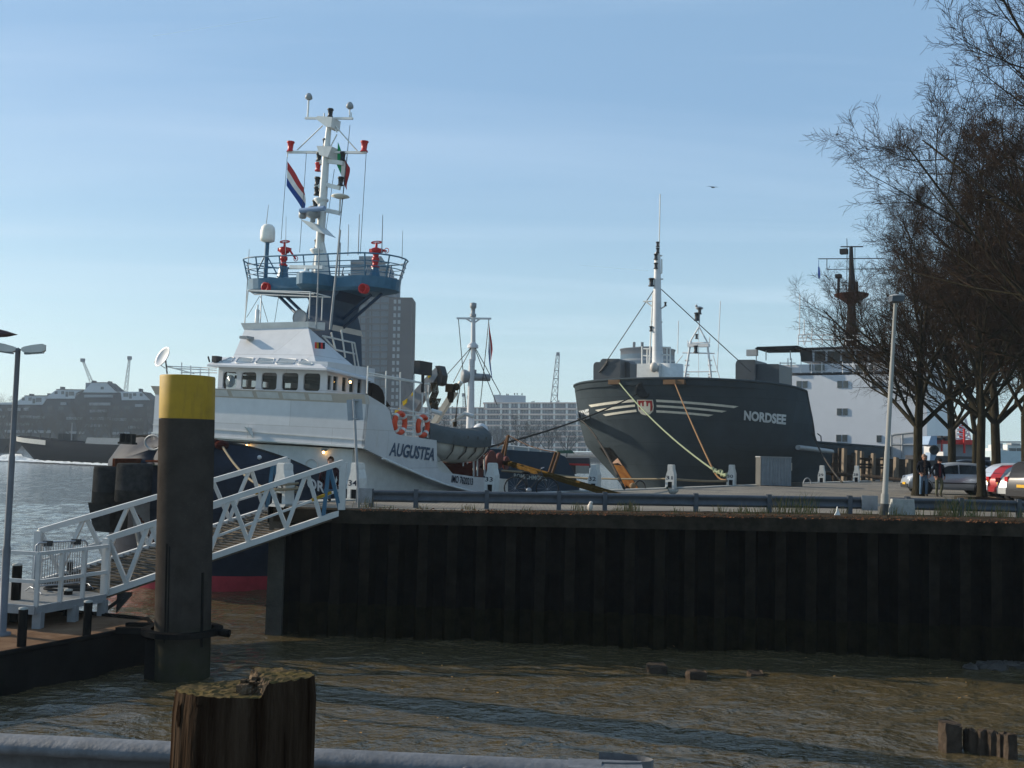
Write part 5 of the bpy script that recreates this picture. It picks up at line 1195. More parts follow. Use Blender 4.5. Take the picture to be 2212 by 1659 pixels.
# dark tower
D3 = 450
b3 = thing('tower_block', 'tall dark residential tower with glazed left face behind the tug funnel', 'tower block', (-60, D3, 1))
TD = mat('dark_slate_cladding', (.020, .024, .032), .9, 0, .1, .2, spec=.03); TGL = mat('blue_tower_glass', (.06, .10, .135), .75, 0, .25, 1.5); TSL = mat('tower_slab', (.040, .055, .070), .7)
facade(b3, zB, D3, [(597, 490), (845, 492), (822, 1780), (560, 1780)], TD, 'stair_wall', 16)
facade(b3, zB, D3, [(-60, 290), (190, 275), (190, 95), (280, 95), (280, 55), (515, 55), (515, 155), (608, 155), (608, 270), (680, 290), (672, 488), (597, 488), (560, 1780), (-60, 1780)], TGL, 'glazed_wall', 16, 2)
for j in range(19): facade(b3, zB, D3, [(-60, 395+j*73.5), (592-j*2, 395+j*73.5), (592-j*2, 412+j*73.5), (-60, 412+j*73.5)], TSL, 'floor_slab', 1, 1.2)
for j in range(3): facade(b3, zB, D3, [(190, 120+j*70), (600, 120+j*70), (600, 132+j*70), (190, 132+j*70)], TSL, 'floor_slab', 1, 1.2)
for x in (290, 345, 378, 410, 500): facade(b3, zB, D3, [(x, 440), (x+(22 if x in (345, ) else 7), 440), (x+(20 if x in (345, ) else 4), 1780), (x-4, 1780)], TSL, 'mullion', 1, 1.4)
for j in range(17):
    for x in (648, 694):
        y = 515+j*72; x_ = x-j*1.9; facade(b3, zB, D3, [(x_, y), (x_+26, y), (x_+26, y+40), (x_, y+40)], mat('pale_window_reflection', (.20, .24, .27), .3) if 'pale_window_reflection' not in bpy.data.materials else bpy.data.materials['pale_window_reflection'], 'window', .2, -.15)
for j in range(18): facade(b3, zB, D3, [(836-j*1.4, 530+j*70), (850-j*1.4, 530+j*70), (850-j*1.4, 560+j*70), (836-j*1.4, 560+j*70)], BALC, 'balcony', 2, 3)
facade(b3, zB, D3, [(98, 240), (112, 240), (112, 262), (165, 262), (165, 240), (180, 240), (180, 295), (98, 295)], TD, 'roof_terrace', 3, 1)
# round tower behind the dredger
b4 = thing('round_tower', 'distant round glass topped tower rising behind the dredger foremast', 'tower block', (80, 600, 1)); c = PY(z6(540, 800), 600); r_ = 165*.35543/2212*600; ztp = PY(z6(540, 692), 600).z
MB().lathe((c.x, 600, 0), [(r_, 0), (r_, ztp-4)], 24).build('glazed_wall', TGL, b4); MB().lathe((c.x, 600, ztp-4), [(r_, 0), (r_, 3), (r_*1.03, 3), (r_*1.03, 3.6), (r_*.4, 5)], 24).build('roof', ROOFD, b4)
for j in range(14): MB().lathe((c.x, 600, 6+j*((ztp-10)/14)), [(r_+.3, 0), (r_+.3, 1.2)], 24).build('floor_band', BALC, b4)
mb = MB()
for a in (-.5, -.2, .35): mb.rod((c.x+r_*a, 600, ztp), (c.x+r_*a, 600, ztp+4), .8)
mb.build('roof_vent', ROOFD, b4)
# ================================================================== lattice cranes
def lattice(t, a, b, w_, m, name):
    a, b = V3(a), V3(b); d = (b-a).normalized(); x = d.cross(V3((0, 1, 0))).normalized(); y = V3((0, 1, 0)); mb = MB(); n = max(6, int((b-a).length/(w_*1.4)))
    def c4(i):
        f = i/n; k = w_*(1-.55*f)/2; p = a.lerp(b, f); return [p-x*k-y*k, p+x*k-y*k, p+x*k+y*k, p-x*k+y*k]
    for i in range(n):
        A_, B_ = c4(i), c4(i+1)
        for j in range(4): mb.rod(A_[j], B_[j], w_*.055, 4); mb.rod(A_[j], B_[(j+1) % 4], w_*.045, 3); mb.rod(A_[j], A_[(j+1) % 4], w_*.045, 3)
    mb.build(name, m, t)
CRM = mat('crane_grey', (.18, .19, .21), .7)
for conv, a, b, d, w_, lab in ((zG, (1245, 430), (1122, 120), 470, 1.3, 'thin lattice crane leaning left above the far apartment building'), (zG, (1702, 560), (1757, 90), 470, 1.5, 'upright lattice crane to the right above the far apartment building'), (zH, (1640, 450), (1695, -220), 520, 3.4, 'tall lattice crane boom above the pale balcony block'), (zH, (425, 520), (415, 335), 520, 1.6, 'small lattice crane just left of the blue ship mast')):
    p, q = PY(conv(*a), d), PY(conv(*b), d); t = thing('lattice_crane', lab, 'crane', (p.x, d, 1), group='lattice cranes on the skyline')
    lattice(t, (p.x, d, p.z), (q.x, d, q.z), w_, CRM, 'jib'); MB().box((p.x-2, d-2, 1), (p.x+2, d+2, p.z)).build('tower', CRM, t); MB().box((q.x-.8, d-.8, q.z-.8), (q.x+.8, d+.8, q.z+.8)).build('jib_head', CRM, t)
# ================================================================== boats at far right
t = thing('white_red_vessel', 'white and red vessel with lattice mast seen between the tree trunks', 'ship', (35, 85, 0)); e = lambda x, y, d=85: PY(zE(x, y), d)
def eb(t, x0, x1, y0, y1, m, n, d=85, dep=4):
    a, b = e(x0, y1, d), e(x1, y0, d); return MB().box((a.x, d, a.z), (b.x, d+dep, b.z)).build(n, m, t)
eb(t, 690, 1700, 510, 700, mat('vessel_dark_hull', (.03, .03, .035), .6), 'hull', 84.6); eb(t, 985, 1090, 315, 520, WHITE, 'funnel'); eb(t, 960, 1600, 255, 310, REDP, 'red_band', 85.3); eb(t, 1000, 1600, 310, 520, mat('vessel_grey', (.22, .23, .26), .6), 'deckhouse', 86); eb(t, 950, 980, 185, 250, DSTEEL, 'mast_light'); eb(t, 1030, 1090, 190, 260, DSTEEL, 'mast_light', 84.9)
mb = MB(); mb.rod(e(962, 250), e(962, 420), .06); mb.rod(e(1305, 80), e(1305, 450), .10)
for x in (1240, 1270): mb.rod(e(x, -60, 88), e(x+10, 300, 88), .12)
mb.build('mast', REDP, t)
lattice(t, e(1235, 300, 88), e(1235, -120, 88), 1.4, mat('pale_lattice', (.5, .5, .52), .6), 'lattice_mast'); MB().lathe(e(835, 400, 84), [(.36, 0), (.40, .15), (.34, .25), (.15, .25), (.0, .1)], 14, ax=(0, -1, 0)).build('tyre_fender', RUBBER, t); mb = MB(); mb.prism([e(790, 440, 84), e(900, 440, 84), e(850, 560, 84), e(780, 560, 84)], V3((0, 1, 0))); mb.prism([e(755, 320, 85), e(800, 190, 85), e(890, 190, 85), e(890, 350, 85)], V3((0, 2, 0))); mb.build('deck_gear', mat('pale_blue_tank', (.22, .30, .42), .5), t)
t = thing('cabin_boat', 'pale blue white boat with cabin windows and railing behind the parked cars', 'boat', (55, 100, 0)); eb(t, 1760, 2900, 440, 640, mat('pale_blue_white_hull', (.42, .50, .53), .5), 'hull', 100, 5); cbn = eb(t, 1960, 2700, 340, 440, WHITE_W, 'cabin', 100.6, 4)
for x in (1995, 2110, 2230, 2350): eb(t, x, x+95, 375, 440, WG, 'cabin_window', 100.5, .2)
eb(t, 1760, 1900, 380, 440, WHITE_W, 'wheel_stand', 100.8, 2)
mb = MB(); mb.rod(e(1850, 280, 100.5), e(2160, 280, 100.5), .07); mb.rod(e(1790, 140, 100.5), e(1790, 400, 100.5), .08); mb.rod(e(1860, 300, 100.5), e(1860, 380, 100.5), .2); mb.box(e(2020, 330, 100.5), e(2160, 300, 100.5)+V3((0, 1, 0))); mb.build('roof_gear', GREYP, t)
# contrails, high up
for lab, a, b, d in (('faint white contrail high in the upper left sky', (600, 36), (330, 78), 9000), ('short thin contrail low in the sky left of the dredger foremast', (1253, 573), (1400, 585), 12000)):
    m_ = bpy.data.materials.get('contrail_vapour')
    if not m_:
        m_ = mat('contrail_vapour', (.9, .9, .9), 1); b_ = m_.node_tree.nodes['Principled BSDF']; b_.inputs['Alpha'].default_value = .13
    mb = MB(); P_, Q_ = PY(a, d), PY(b, d); mb.tube([P_.lerp(Q_, i/8) for i in range(9)], [d*.0005*(.3+i*.12) for i in range(9)], 8)
    tag(mb.build('contrail', m_), lab, 'contrail')
# ================================================================== gangway bridge
GW = mat('gangway_white_paint', (.50, .495, .48), .5, 0, .08, 4, rust=.22, rustcol=(.36, .28, .20), bump=.04)
DECKG = mat('grey_brown_gangway_deck', (.105, .085, .062), .85, 0, .3, 8, bump=.2, bscale=40)
gw = thing('gangway_bridge', 'long white truss gangway sloping up from the pontoon platform to the quay corner', 'gangway', (-8.6, 21.8, 1.15))
NA, NB_ = PZ((226, 1280), 1.18), PY((738, 1099), 24.35)
NA = V3((NA.x, NA.y, 1.18)); NB_ = V3((NB_.x, 24.35, 2.93))
FA, FB_ = PY((78, 1258), 23.7), PY((617, 1082), 27.0); FA.z = 1.18; FB_.z = 2.93
RH = 1.16
deck = MB(); th = V3((0, 0, -.14))
deck.hexa([NA+th, NB_+th, FB_+th, FA+th], [NA+V3((0, 0, -.03)), NB_+V3((0, 0, -.03)), FB_+V3((0, 0, -.03)), FA+V3((0, 0, -.03))]); deck.build('walkway', DECKG, gw)
cl_ = MB()
for i in range(1, 40): f = i/40; cl_.bar(NA.lerp(NB_, f)+V3((.03, .05, -.01)), FA.lerp(FB_, f)+V3((-.03, -.05, -.01)), .035, .02)
cl_.build('foot_battens', DSTEEL, gw)
def truss(a, b, n, blue=True):
    up = V3((0, 0, RH)); m = MB()
    m.bar(a+up, b+up, .12, .12); m.bar(a+V3((0, 0, -.02)), b+V3((0, 0, -.02)), .14, .13)
    m.bar(a+V3((0, 0, .46)), b+V3((0, 0, .46)), .05, .05) if a is FA else m.bar(a.lerp(b, .42)+V3((0, 0, .40)), b+V3((0, 0, .52)), .05, .05)
    for p in (a, b): m.bar(p+V3((0, 0, -.05)), p+up, .15, .15)
    bl = MB()
    for i in range(n):
        p, q = a.lerp(b, (i+.04)/n), a.lerp(b, (i+.5)/n); r_ = a.lerp(b, (i+.96)/n)
        tgt = bl if (i == n-1) else m
        if i < n-1:
            m.bar(p+up*.96, q+V3((0, 0, .05)), .085, .085, up=(0, 1, 0)); m.bar(r_+up*.96, q+V3((0, 0, .05)), .085, .085, up=(0, 1, 0))
        else:
            m.bar(p+up*.96, q.lerp(p, .2)+V3((0, 0, .05)), .085, .085, up=(0, 1, 0))
            bl.bar(q+V3((0, 0, .04)), q.lerp(r_, .22)+up*.94, .085, .085, up=(0, 1, 0)); bl.bar(q.lerp(r_, .3)+up*.94, r_+V3((0, 0, .05)), .09, .09, up=(0, 1, 0))
    m.build('truss_rail', GW, gw)
    bl.build('blue_brace', BLUE, gw)
    MB().bar(a.lerp(b, .86)+V3((0, -.02, .50)), a.lerp(b, .95)+V3((0, -.02, .53)), .03, .07).build('yellow_clamp', YEL, gw)
truss(NA, NB_, 6); truss(FA, FB_, 6)
# ================================================================== pontoon and landing
PZD = .72
RD = mat('rusty_pontoon_deck', (.15, .085, .05), .9, 0, .45, 1.4, bump=.25, bscale=12, col2=(.20, .13, .085))
PSD = mat('pontoon_side', (.011, .0105, .010), .85, 0, .4, 2, rust=.3, rustcol=(.03, .02, .01))
pt_ = thing('pontoon', 'rusty floating pontoon under the landing platform and double lamp post', 'pontoon', (-11, 20, 0))
pc = [V3((-7.15, 21.05, 0)), V3((-7.5, 21.75, 0)), V3((-16.5, 25.0, 0)), V3((-19, 16, 0)), V3((-11.5, 12.4, 0))]
mb = MB(); n_ = len(pc); mb.add([p+V3((0, 0, -.8)) for p in pc]+[p+V3((0, 0, PZD)) for p in pc], [tuple(range(n_, 2*n_))]+[(i, (i+1) % n_, n_+(i+1) % n_, n_+i) for i in range(n_)], 0); mb.m = [0]+[1]*n_
mb.build('deck_hull', [RD, PSD], pt_)
mb = MB(); mb.tube([p+V3((0, 0, PZD+.02)) for p in pc], .05, 6, closed=True); mb.build('edge_rim', PSD, pt_)
LP_ = thing('landing_platform', 'grey landing platform on legs with white railing above the pontoon', 'platform', (-9.5, 21, PZD))
lc = [PZ((229, 1283), 1.17), PZ((78, 1309), 1.17), PZ((-90, 1296), 1.17)]; lc = [V3((p.x, p.y, 1.17)) for p in lc]
lf = [V3((-10.9, 23.9, 1.17)), V3((-13.3, 22.6, 1.17))]
poly = [lc[0], lc[1], lc[2], lf[1], lf[0]]
mb = MB(); mb.prism([p+V3((0, 0, -.12)) for p in poly], V3((0, 0, .11))); mb.build('deck', mat('grey_grating_deck', (.20, .20, .195), .8, 0, .15, 10, bump=.2, bscale=60), LP_)
fx = MB(); 
for a, b in ((lc[0], lc[1]), (lc[1], lc[2])): fx.bar(a+V3((0, -.03, -.08)), b+V3((0, -.03, -.08)), .06, .17)
fx.build('edge_beam', GREYP, LP_)
for p in [lc[0].lerp(lc[1], f) for f in (.06, .5, .98)]+[lc[1].lerp(lc[2], .5)]+[p.lerp(lf[0], .5) for p in lc]+[lf[0].lerp(lc[0], .12)]:
    MB().bar(V3((p.x, p.y+.06, PZD)), V3((p.x, p.y+.06, 1.05)), .17, .17, up=(0, 1, 0)).build('leg', GREYP, LP_)
brc = MB(); p = lc[0]+V3((.12, .3, 0)); brc.prism([p+V3((0, 0, -.45)), p+V3((.0, 0, .0)), p+V3((.32, .0, 0)), p+V3((.3, 0, -.08))], V3((0, .06, 0))); brc.bar(p+V3((.15, 0, -.1)), p+V3((-.3, 0, -.45)), .07, .07); brc.build('support_bracket', DSTEEL, LP_)
rm = MB(); H_ = 1.02
for a, b in ((lc[0], lc[1]), (lc[1], lc[2])):
    for h in (H_, .47): rm.bar(a+V3((0, 0, h)), b+V3((0, 0, h)), .06, .07)
rm.build('handrail', GW, LP_)
for p in [lc[0].lerp(lc[1], f) for f in (0, .36, .68, 1)]+[lc[1].lerp(lc[2], .6)]: MB().bar(p+V3((0, 0, -.02)), p+V3((0, 0, H_)), .075, .075, up=(0, 1, 0)).build('railing_post', GW, LP_)
# crowd barrier on the platform
cb2 = thing('crowd_barrier', 'galvanised crowd barrier standing on the landing platform behind its railing', 'barrier', (-9.6, 21.4, 1.17))
a, b = PZ(zJ(385, 905), 1.17), PZ(zJ(975, 850), 1.17); a = V3((a.x, a.y, 1.17)); b = V3((b.x, b.y, 1.17))
mb = MB(); up = V3((0, 0, 1)); tl = (b-a).normalized()*.06
mb.tube([a+up*.08, a+up*1.0, a+tl+up*1.06, b-tl+up*1.06, b+up*1.0, b+up*.08], .022, 6); mb.rod(a+up*.14, b+up*.14, .018, 6)
mb.build('frame', GALV, cb2)
mb = MB()
for i in range(1, 21): p = a.lerp(b, i/21); mb.rod(p+up*.14, p+up*1.06, .009, 5)
mb.build('bars', GALV, cb2)
for p in (a, b):
    mb = MB(); q = V3((.28, -.24, 0))
    for s in (1, -1): mb.tube([p+up*.1, p+up*.12+q*.4*s, p+q*s+up*.02], .016, 5)
    mb.build('foot', GALV, cb2)
mb = MB()
for f in (.22, .78): p = a.lerp(b, f); mb.box(p+V3((-.1, -.03, .98)), p+V3((.1, .03, 1.10)))
mb.build('label_plate', DSTEEL, cb2)
tag(MB().box(lc[0].lerp(lf[0], .35)+V3((-.2, -.15, .0)), lc[0].lerp(lf[0], .35)+V3((.1, .15, .10))).tube([lc[0].lerp(lf[0], .2)+V3((.5*math.cos(t)-.5, .3*math.sin(t), .05)) for t in [i*.5 for i in range(13)]], .03, 5).build('hose_coil', RUBBER), 'black hose coiled at the foot of the gangway on the platform', 'hose')
# dark tubular posts on the pontoon
for (x, y0, y1, z, w_, lab) in ((246, 1515, 1095, PZD, 100, 'dark tubular pontoon post with white cap below the left platform corner'), (995, 1410, 1015, PZD, 92, 'dark tubular pontoon post with white cap near the platform front leg'), (165, 1230, 590, PZD, 105, 'dark tubular pontoon post behind the platform beside the lamp post'), (770, 1160, 880, PZD, 92, 'dark tubular pontoon post standing far behind the platform legs'), (800, 640, 550, 1.2, 70, 'short black post rising behind the crowd barrier')):
    b_ = PZ(zJ(x, y0), z) if y0 > 700 else PY(zJ(x, y0), 24); t_ = PY(zJ(x, y1), b_.y); r_ = w_/3.606/1.4756/2212*b_.y/2
    mb = MB(); h = t_.z-b_.z; mb.lathe(b_, [(r_, -.0), (r_, h), (r_*.9, h+.02), (0, h+.03)], 14)
    o = thing('pontoon_post', lab, 'post', b_, group='dark tubular posts on the pontoon'); mb.build('tube', PSD, o); MB().lathe(b_+V3((0, 0, h+.01)), [(r_*1.03, 0), (r_*1.03, .03), (0, .045)], 14).build('cap', CONC, o)
# double lamp post
lb = PZ((4, 1372), PZD); lt = V3((lb.x+.02, lb.y, PY((31, 757), lb.y).z))
lp = thing('double_street_lamp', 'slim grey lamp post with two lamp heads standing on the pontoon', 'street lamp', lb)
h = lt.z-lb.z; mb = MB(); mb.lathe(lb, [(.16, 0), (.16, .05), (.075, .06), (.075, 1.6), (.07, 1.66), (.06, 1.7), (.06, h*.62), (.05, h*.63), (.048, h), (.06, h+.02), (0, h+.06)], 12); mb.build('pole', mat('grey_lamp_pole', (.13, .135, .15), .6, .1, .15, 4), lp)
for s in (1, -1):
    mb = MB(); n0 = lt+V3((.05*s, 0, .02)); d = V3((.42*s, .08*s, .05*1)); X = d.normalized(); Yv = V3((-X.y, X.x, 0))
    rr_ = []
    for f, w_, h0, h1 in ((0, .05, -.02, .03), (.12, .08, -.06, .05), (.45, .10, -.08, .07), (.9, .10, -.08, .08), (1, .07, -.05, .06)):
        c = n0+d*f; rr_.append([c-Yv*w_+V3((0, 0, h0)), c+Yv*w_+V3((0, 0, h0)), c+Yv*w_*.8+V3((0, 0, h1)), c-Yv*w_*.8+V3((0, 0, h1))])
    mb.grid(rr_, closed=True, sm=False); mb.add(rr_[-1], [(0, 1, 2, 3)]); lo_ = mb.build('lamp_head', mat('cream_lamp_head', (.52, .50, .46), .5) if s == 1 else bpy.data.materials['cream_lamp_head'], lp)
    MB().hexa([n0+d*.15-Yv*.07+V3((0, 0, -.10)), n0+d*.92-Yv*.07+V3((0, 0, -.10)), n0+d*.92+Yv*.07+V3((0, 0, -.10)), n0+d*.15+Yv*.07+V3((0, 0, -.10))], [n0+d*.15-Yv*.08+V3((0, 0, -.07)), n0+d*.92-Yv*.08+V3((0, 0, -.07)), n0+d*.92+Yv*.08+V3((0, 0, -.07)), n0+d*.15+Yv*.08+V3((0, 0, -.07))]).build('diffuser', GLASSB, lo_)
# a second lamp just outside the frame reaches in with its dark hood
b2_ = V3((-12.6, 18.3, PZD)); l2 = thing('hooded_lamp', 'dark hooded lamp reaching in at the left edge above the double lamp', 'street lamp', b2_); q = PY((22, 719), 18.3); q0 = PY((-60, 700), 18.3)
mb = MB(); mb.prism([q, PY((-2, 711), 18.3), PY((-190, 700), 18.3), PY((-190, 735), 18.3), PY((-2, 724), 18.3)], V3((0, .3, 0))); mb.build('hood', mat('maroon_hood', (.05, .03, .035), .6), l2); MB().lathe(b2_, [(.07, 0), (.05, q0.z-PZD), (0, q0.z-PZD)], 10).build('pole', GREYP, l2)
# ================================================================== yellow topped mooring pile
pb = PZ((389, 1462), 0); pr_ = 116/2212*pb.y/2; ptz = PY((403, 812), pb.y).z
mp = thing('mooring_pile', 'thick steel mooring pile with yellow painted top in front of the gangway', 'mooring pile', (pb.x, pb.y+pr_, 0)); pc_ = V3((pb.x, pb.y+pr_*.2, 0))
def leanp(z): return pc_+V3((-.026*z*1.0, 0, z))
PDK = bpy.data.materials.new('dark_worn_pile_paint')
def pilemat():
    m = mat('pile_dark_coating', (.044, .037, .032), .9, .0, .3, 2.5, streak=.5, spec=.08, bump=.05, bscale=14)
    t = m.node_tree; n = t.nodes; l = t.links; b = n['Principled BSDF']; old = b.inputs['Base Color'].links[0].from_socket
    c = n.new('ShaderNodeTexCoord'); s = n.new('ShaderNodeSeparateXYZ'); l.new(c.outputs['Object'], s.inputs[0])
    mr = n.new('ShaderNodeMapRange'); mr.inputs[1].default_value = 1.2; mr.inputs[2].default_value = .3; l.new(s.outputs[2], mr.inputs[0])
    x = n.new('ShaderNodeTexNoise'); x.inputs['Scale'].default_value = 3; x.inputs['Detail'].default_value = 6; l.new(c.outputs['Object'], x.inputs['Vector'])
    mu = n.new('ShaderNodeMath'); mu.operation = 'MULTIPLY'; l.new(mr.outputs[0], mu.inputs[0]); l.new(x.outputs['Fac'], mu.inputs[1])
    mx = n.new('ShaderNodeMix'); mx.data_type = 'RGBA'; l.new(mu.outputs[0], mx.inputs['Factor']); l.new(old, mx.inputs['A']); mx.inputs['B'].default_value = (.030, .032, .013, 1)
    v = n.new('ShaderNodeTexVoronoi'); v.inputs['Scale'].default_value = 26; l.new(c.outputs['Object'], v.inputs['Vector'])
    r = n.new('ShaderNodeValToRGB'); r.color_ramp.elements[0].position = .05; r.color_ramp.elements[0].color = (.7, .7, .7, 1); r.color_ramp.elements[1].position = .09; r.color_ramp.elements[1].color = (0, 0, 0, 1); l.new(v.outputs['Distance'], r.inputs[0])
    x2 = n.new('ShaderNodeTexNoise'); x2.inputs['Scale'].default_value = 2.2; l.new(c.outputs['Object'], x2.inputs['Vector']); r2 = n.new('ShaderNodeValToRGB'); r2.color_ramp.elements[0].position = .5; r2.color_ramp.elements[1].position = .62; l.new(x2.outputs['Fac'], r2.inputs[0])
    m3 = n.new('ShaderNodeMath'); m3.operation = 'MULTIPLY'; l.new(r.outputs[0], m3.inputs[0]); l.new(r2.outputs[0], m3.inputs[1])
    mx2 = n.new('ShaderNodeMix'); mx2.data_type = 'RGBA'; l.new(m3.outputs[0], mx2.inputs['Factor']); l.new(mx.outputs['Result'], mx2.inputs['A']); mx2.inputs['B'].default_value = (.30, .29, .27, 1); l.new(mx2.outputs['Result'], b.inputs['Base Color'])
    return m
zy = PY((403, 905), pb.y).z
mb = MB(); mb.tube([leanp(-1.5), leanp(0), leanp(zy)], pr_, 48); mb.build('shaft', pilemat(), mp)
mb = MB(); rr_ = [(pr_*1.001, zy), (pr_*1.001, ptz-.02), (pr_*.985, ptz), (pr_*.9, ptz+.004), (0, ptz+.03)]
g_ = [[leanp(z)+V3((r_*math.cos(2*PI*j/48), r_*math.sin(2*PI*j/48), 0)) for j in range(48)] for r_, z in rr_]
mb.grid(g_, closed=True); mb.build('yellow_top', YEL, mp)
sm2 = MB(); 
for ang, z0, z1_, w_ in ((-1.92, .7, 2.55, .018), (-1.80, .9, 2.5, .012), (-.55, .6, 2.0, .03)):
    sm2.tube([leanp(z)+V3((pr_*math.cos(ang), pr_*math.sin(ang), 0)) for z in (z0, (z0+z1_)/2, z1_)], w_, 6)
sm2.build('weld_strip', PSD, mp)
# guide collar on the pontoon
gc = MB(); cz = .86
rr_ = []
for r_, z in ((pr_*1.12, cz-.05), (pr_*1.45, cz-.05), (pr_*1.45, cz+.05), (pr_*1.12, cz+.05)): rr_.append([leanp(z)+V3((r_*math.cos(2*PI*j/32), r_*math.sin(2*PI*j/32), 0)) for j in range(32)])
rr_.append(rr_[0]); gc.grid(rr_, sm=False, closed=True)
gc.rod(leanp(cz)+V3((pr_*1.3, -.1, 0)), leanp(cz)+V3((pr_*1.3+.26, -.12, -.02)), .075, 10)
for ang in (2.6, 3.4): gc.bar(leanp(cz)+V3((pr_*1.3*math.cos(ang), pr_*1.3*math.sin(ang), 0)), leanp(cz)+V3((-1.25, .5 if ang < 3 else -.0, -.03)), .14, .12)
gcol = gc.build('guide_collar', PSD, pt_)
mb = MB(); mb.box((pb.x-.62, pb.y-.2, -.9), (pb.x-.35, pb.y+.6, PZD)); mb.build('collar_bracket', PSD, pt_)
# ================================================================== foreground timber post and rail
TM = mat('old_oak_post', (.022, .012, .0075), .95, 0, .5, 4.2, stretch=(5, 5, .35), bump=.8, bscale=9, col2=(.066, .046, .032), spec=.2)
TT = mat('lichen_post_top', (.155, .118, .046), .95, 0, .4, 5, bump=.3, bscale=40, col2=(.09, .065, .04), stretch=(1, 3, 1))
TB = mat('broken_wood', (.13, .095, .065), .95, 0, .5, 14, bump=.9, bscale=40)
td = 2.55; c0 = PY((509, 1480), td); rt_ = 157/2212*td
tpost = thing('timber_post', 'old weathered timber post with a broken notched top in the foreground', 'timber post', (c0.x, td+rt_*.6, 2.95)); cx, cy = c0.x, td+rt_*.55
nA = 72; ztL = PY((430, 1508), td-.06).z; ztR = PY((600, 1480), td-.06).z; DEP = .85; cy = td-.06+rt_*DEP
def trad(a, z):
    v = V3((math.cos(a)*1.6, math.sin(a)*1.6, z*.5)); return rt_*(.965+.05*noise.noise(v)+.018*noise.noise(V3((math.cos(a)*7, math.sin(a)*7, z*1.2)))+.012*noise.noise(V3((math.cos(a)*22, math.sin(a)*22, z*2))))*(1.03-.0*z)*(1-.035*max(0, (z-3.2)))
def tilt(v): return .024*(v+1)/2
def ttop(a):
    x = math.cos(a); s = sstep(.0, .10, x-.14+.33*math.sin(a)); return lerp(ztL, ztR, s)+.006*noise.noise(V3((x*9, math.sin(a)*9, 3)))
g_ = []
for j in range(25):
    row = []
    for i in range(nA):
        a = 2*PI*i/nA; t = ttop(a); z = lerp(2.6, t, (j/24)); r_ = trad(a, z)
        if j == 24: r_ -= .006
        row.append(V3((cx+r_*math.cos(a), cy+DEP*r_*math.sin(a), z-tilt(math.sin(a))*(j/24))))
    g_.append(row)
mb = MB(); mb.grid(g_, closed=True); mb.build('trunk', TM, tpost)
# top faces: lower left step, broken wall, upper right step
rows_ = []
NXX = 30
for iy in range(NXX+1):
    row = []
    for ix in range(NXX+1):
        u, v = -1+2*ix/NXX, -1+2*iy/NXX
        # square to disc
        du = u*math.sqrt(1-v*v/2); dv_ = v*math.sqrt(1-u*u/2)
        a = math.atan2(dv_, du); rd_ = math.hypot(du, dv_); r_ = (trad(a, 3.9)-.006)*rd_
        s = sstep(.0, .10, du-.14+.33*dv_+.07*noise.noise(V3((du*5, dv_*5, 1))))
        if rd_ > .985: s = sstep(.0, .10, math.cos(a)-.14+.33*math.sin(a))
        z = lerp(ztL, ztR, s)+.007*noise.noise(V3((du*9, dv_*9, 3)))*(1 if rd_ < .98 else .85)+(.014*noise.noise(V3((du*22, dv_*22, 5))) if .05 < s < .95 else .003*noise.noise(V3((du*22, dv_*22, 5))))
        row.append(V3((cx+r_*math.cos(a), cy+DEP*r_*math.sin(a), z-tilt(dv_))))
    rows_.append(row)
mb = MB(); mb.grid(rows_, sm=False, mf=lambda i, j: 1 if abs(rows_[i][j].z-rows_[i+1][j+1].z) > .012 else 0); mb.build('top', [TT, TB], tpost)
mb = MB(); rnd = random.Random(2)
for i in range(40):
    x = cx+rnd.uniform(.0, .35)*rt_; y = cy-DEP*rt_*rnd.uniform(.0, .6); z = lerp(ztL, ztR, rnd.random()*.6); mb.box((x-.006, y-.008, ztL-.01), (x+.006, y+.008, z))
mb.build('splinters', TB, tpost)
mb = MB()
for a, z0, z1_, w_ in ((-2.45, 3.80, 3.93, .011), (-2.40, 3.3, 3.75, .005), (-1.2, 3.2, 3.85, .004), (-.8, 3.0, 3.8, .004), (-1.75, 3.1, 3.7, .003), (-2.0, 3.86, 3.92, .008)):
    k = 8; row1 = []; 
    for i in range(k+1):
        z = lerp(z0, min(z1_, ztL-.02), i/k); w2 = w_*math.sin(PI*i/k)+.0006; aa = a+.05*math.sin(z*9); r_ = trad(aa, z)+.0018; q = V3((cx+r_*math.cos(aa), cy+DEP*r_*math.sin(aa), z)); tn = V3((-math.sin(aa), math.cos(aa), 0)); row1.append([q-tn*w2, q+tn*w2])
    mb.grid(row1)
mb.build('drying_crack', mat('crack_dark', (.012, .008, .006), 1), tpost)
# foreground guard rail: galvanised tube topped beam
a = PY((-60, 1582), 3.35); b = PY((1300, 1646), 3.12); d_ = (b-a).normalized()
fr2 = thing('foreground_guard_rail', 'galvanised steel guard rail crossing the bottom of the picture behind the timber post', 'guard rail', (a.x, a.y, 2.95))
GV2 = mat('mottled_galvanised_steel', (.13, .132, .14), .6, .2, .3, 16, bump=.10, bscale=50)
WP = [(0, .31), (.030, .306), (.050, .292), (.056, .278), (.052, .263), (.02, .250), (-.05, .240), (-.055, .16), (-.01, .12), (.055, .08), (.055, .03), (0, 0)]
mb = MB(); wbeam(mb, a+V3((0, 0, -.31)), b+V3((0, 0, -.31)), t=.006); mb.build('beam', GV2, fr2)
mb = MB(); e1 = b+d_*.16
g_ = []
for i in range(9):
    t = PI*i/8-PI/2; p = b+d_*(.16*math.cos(t)); g_.append([p+V3((0, .05+.05*math.sin(t), 0)), p+V3((0, .05+.05*math.sin(t), -.3))])
mb.grid(g_); mb.bar(b+V3((-.1, 0, -.02)), b+d_*.12+V3((0, 0, -.02)), .09, .03); mb.build('end_terminal', GV2, fr2)
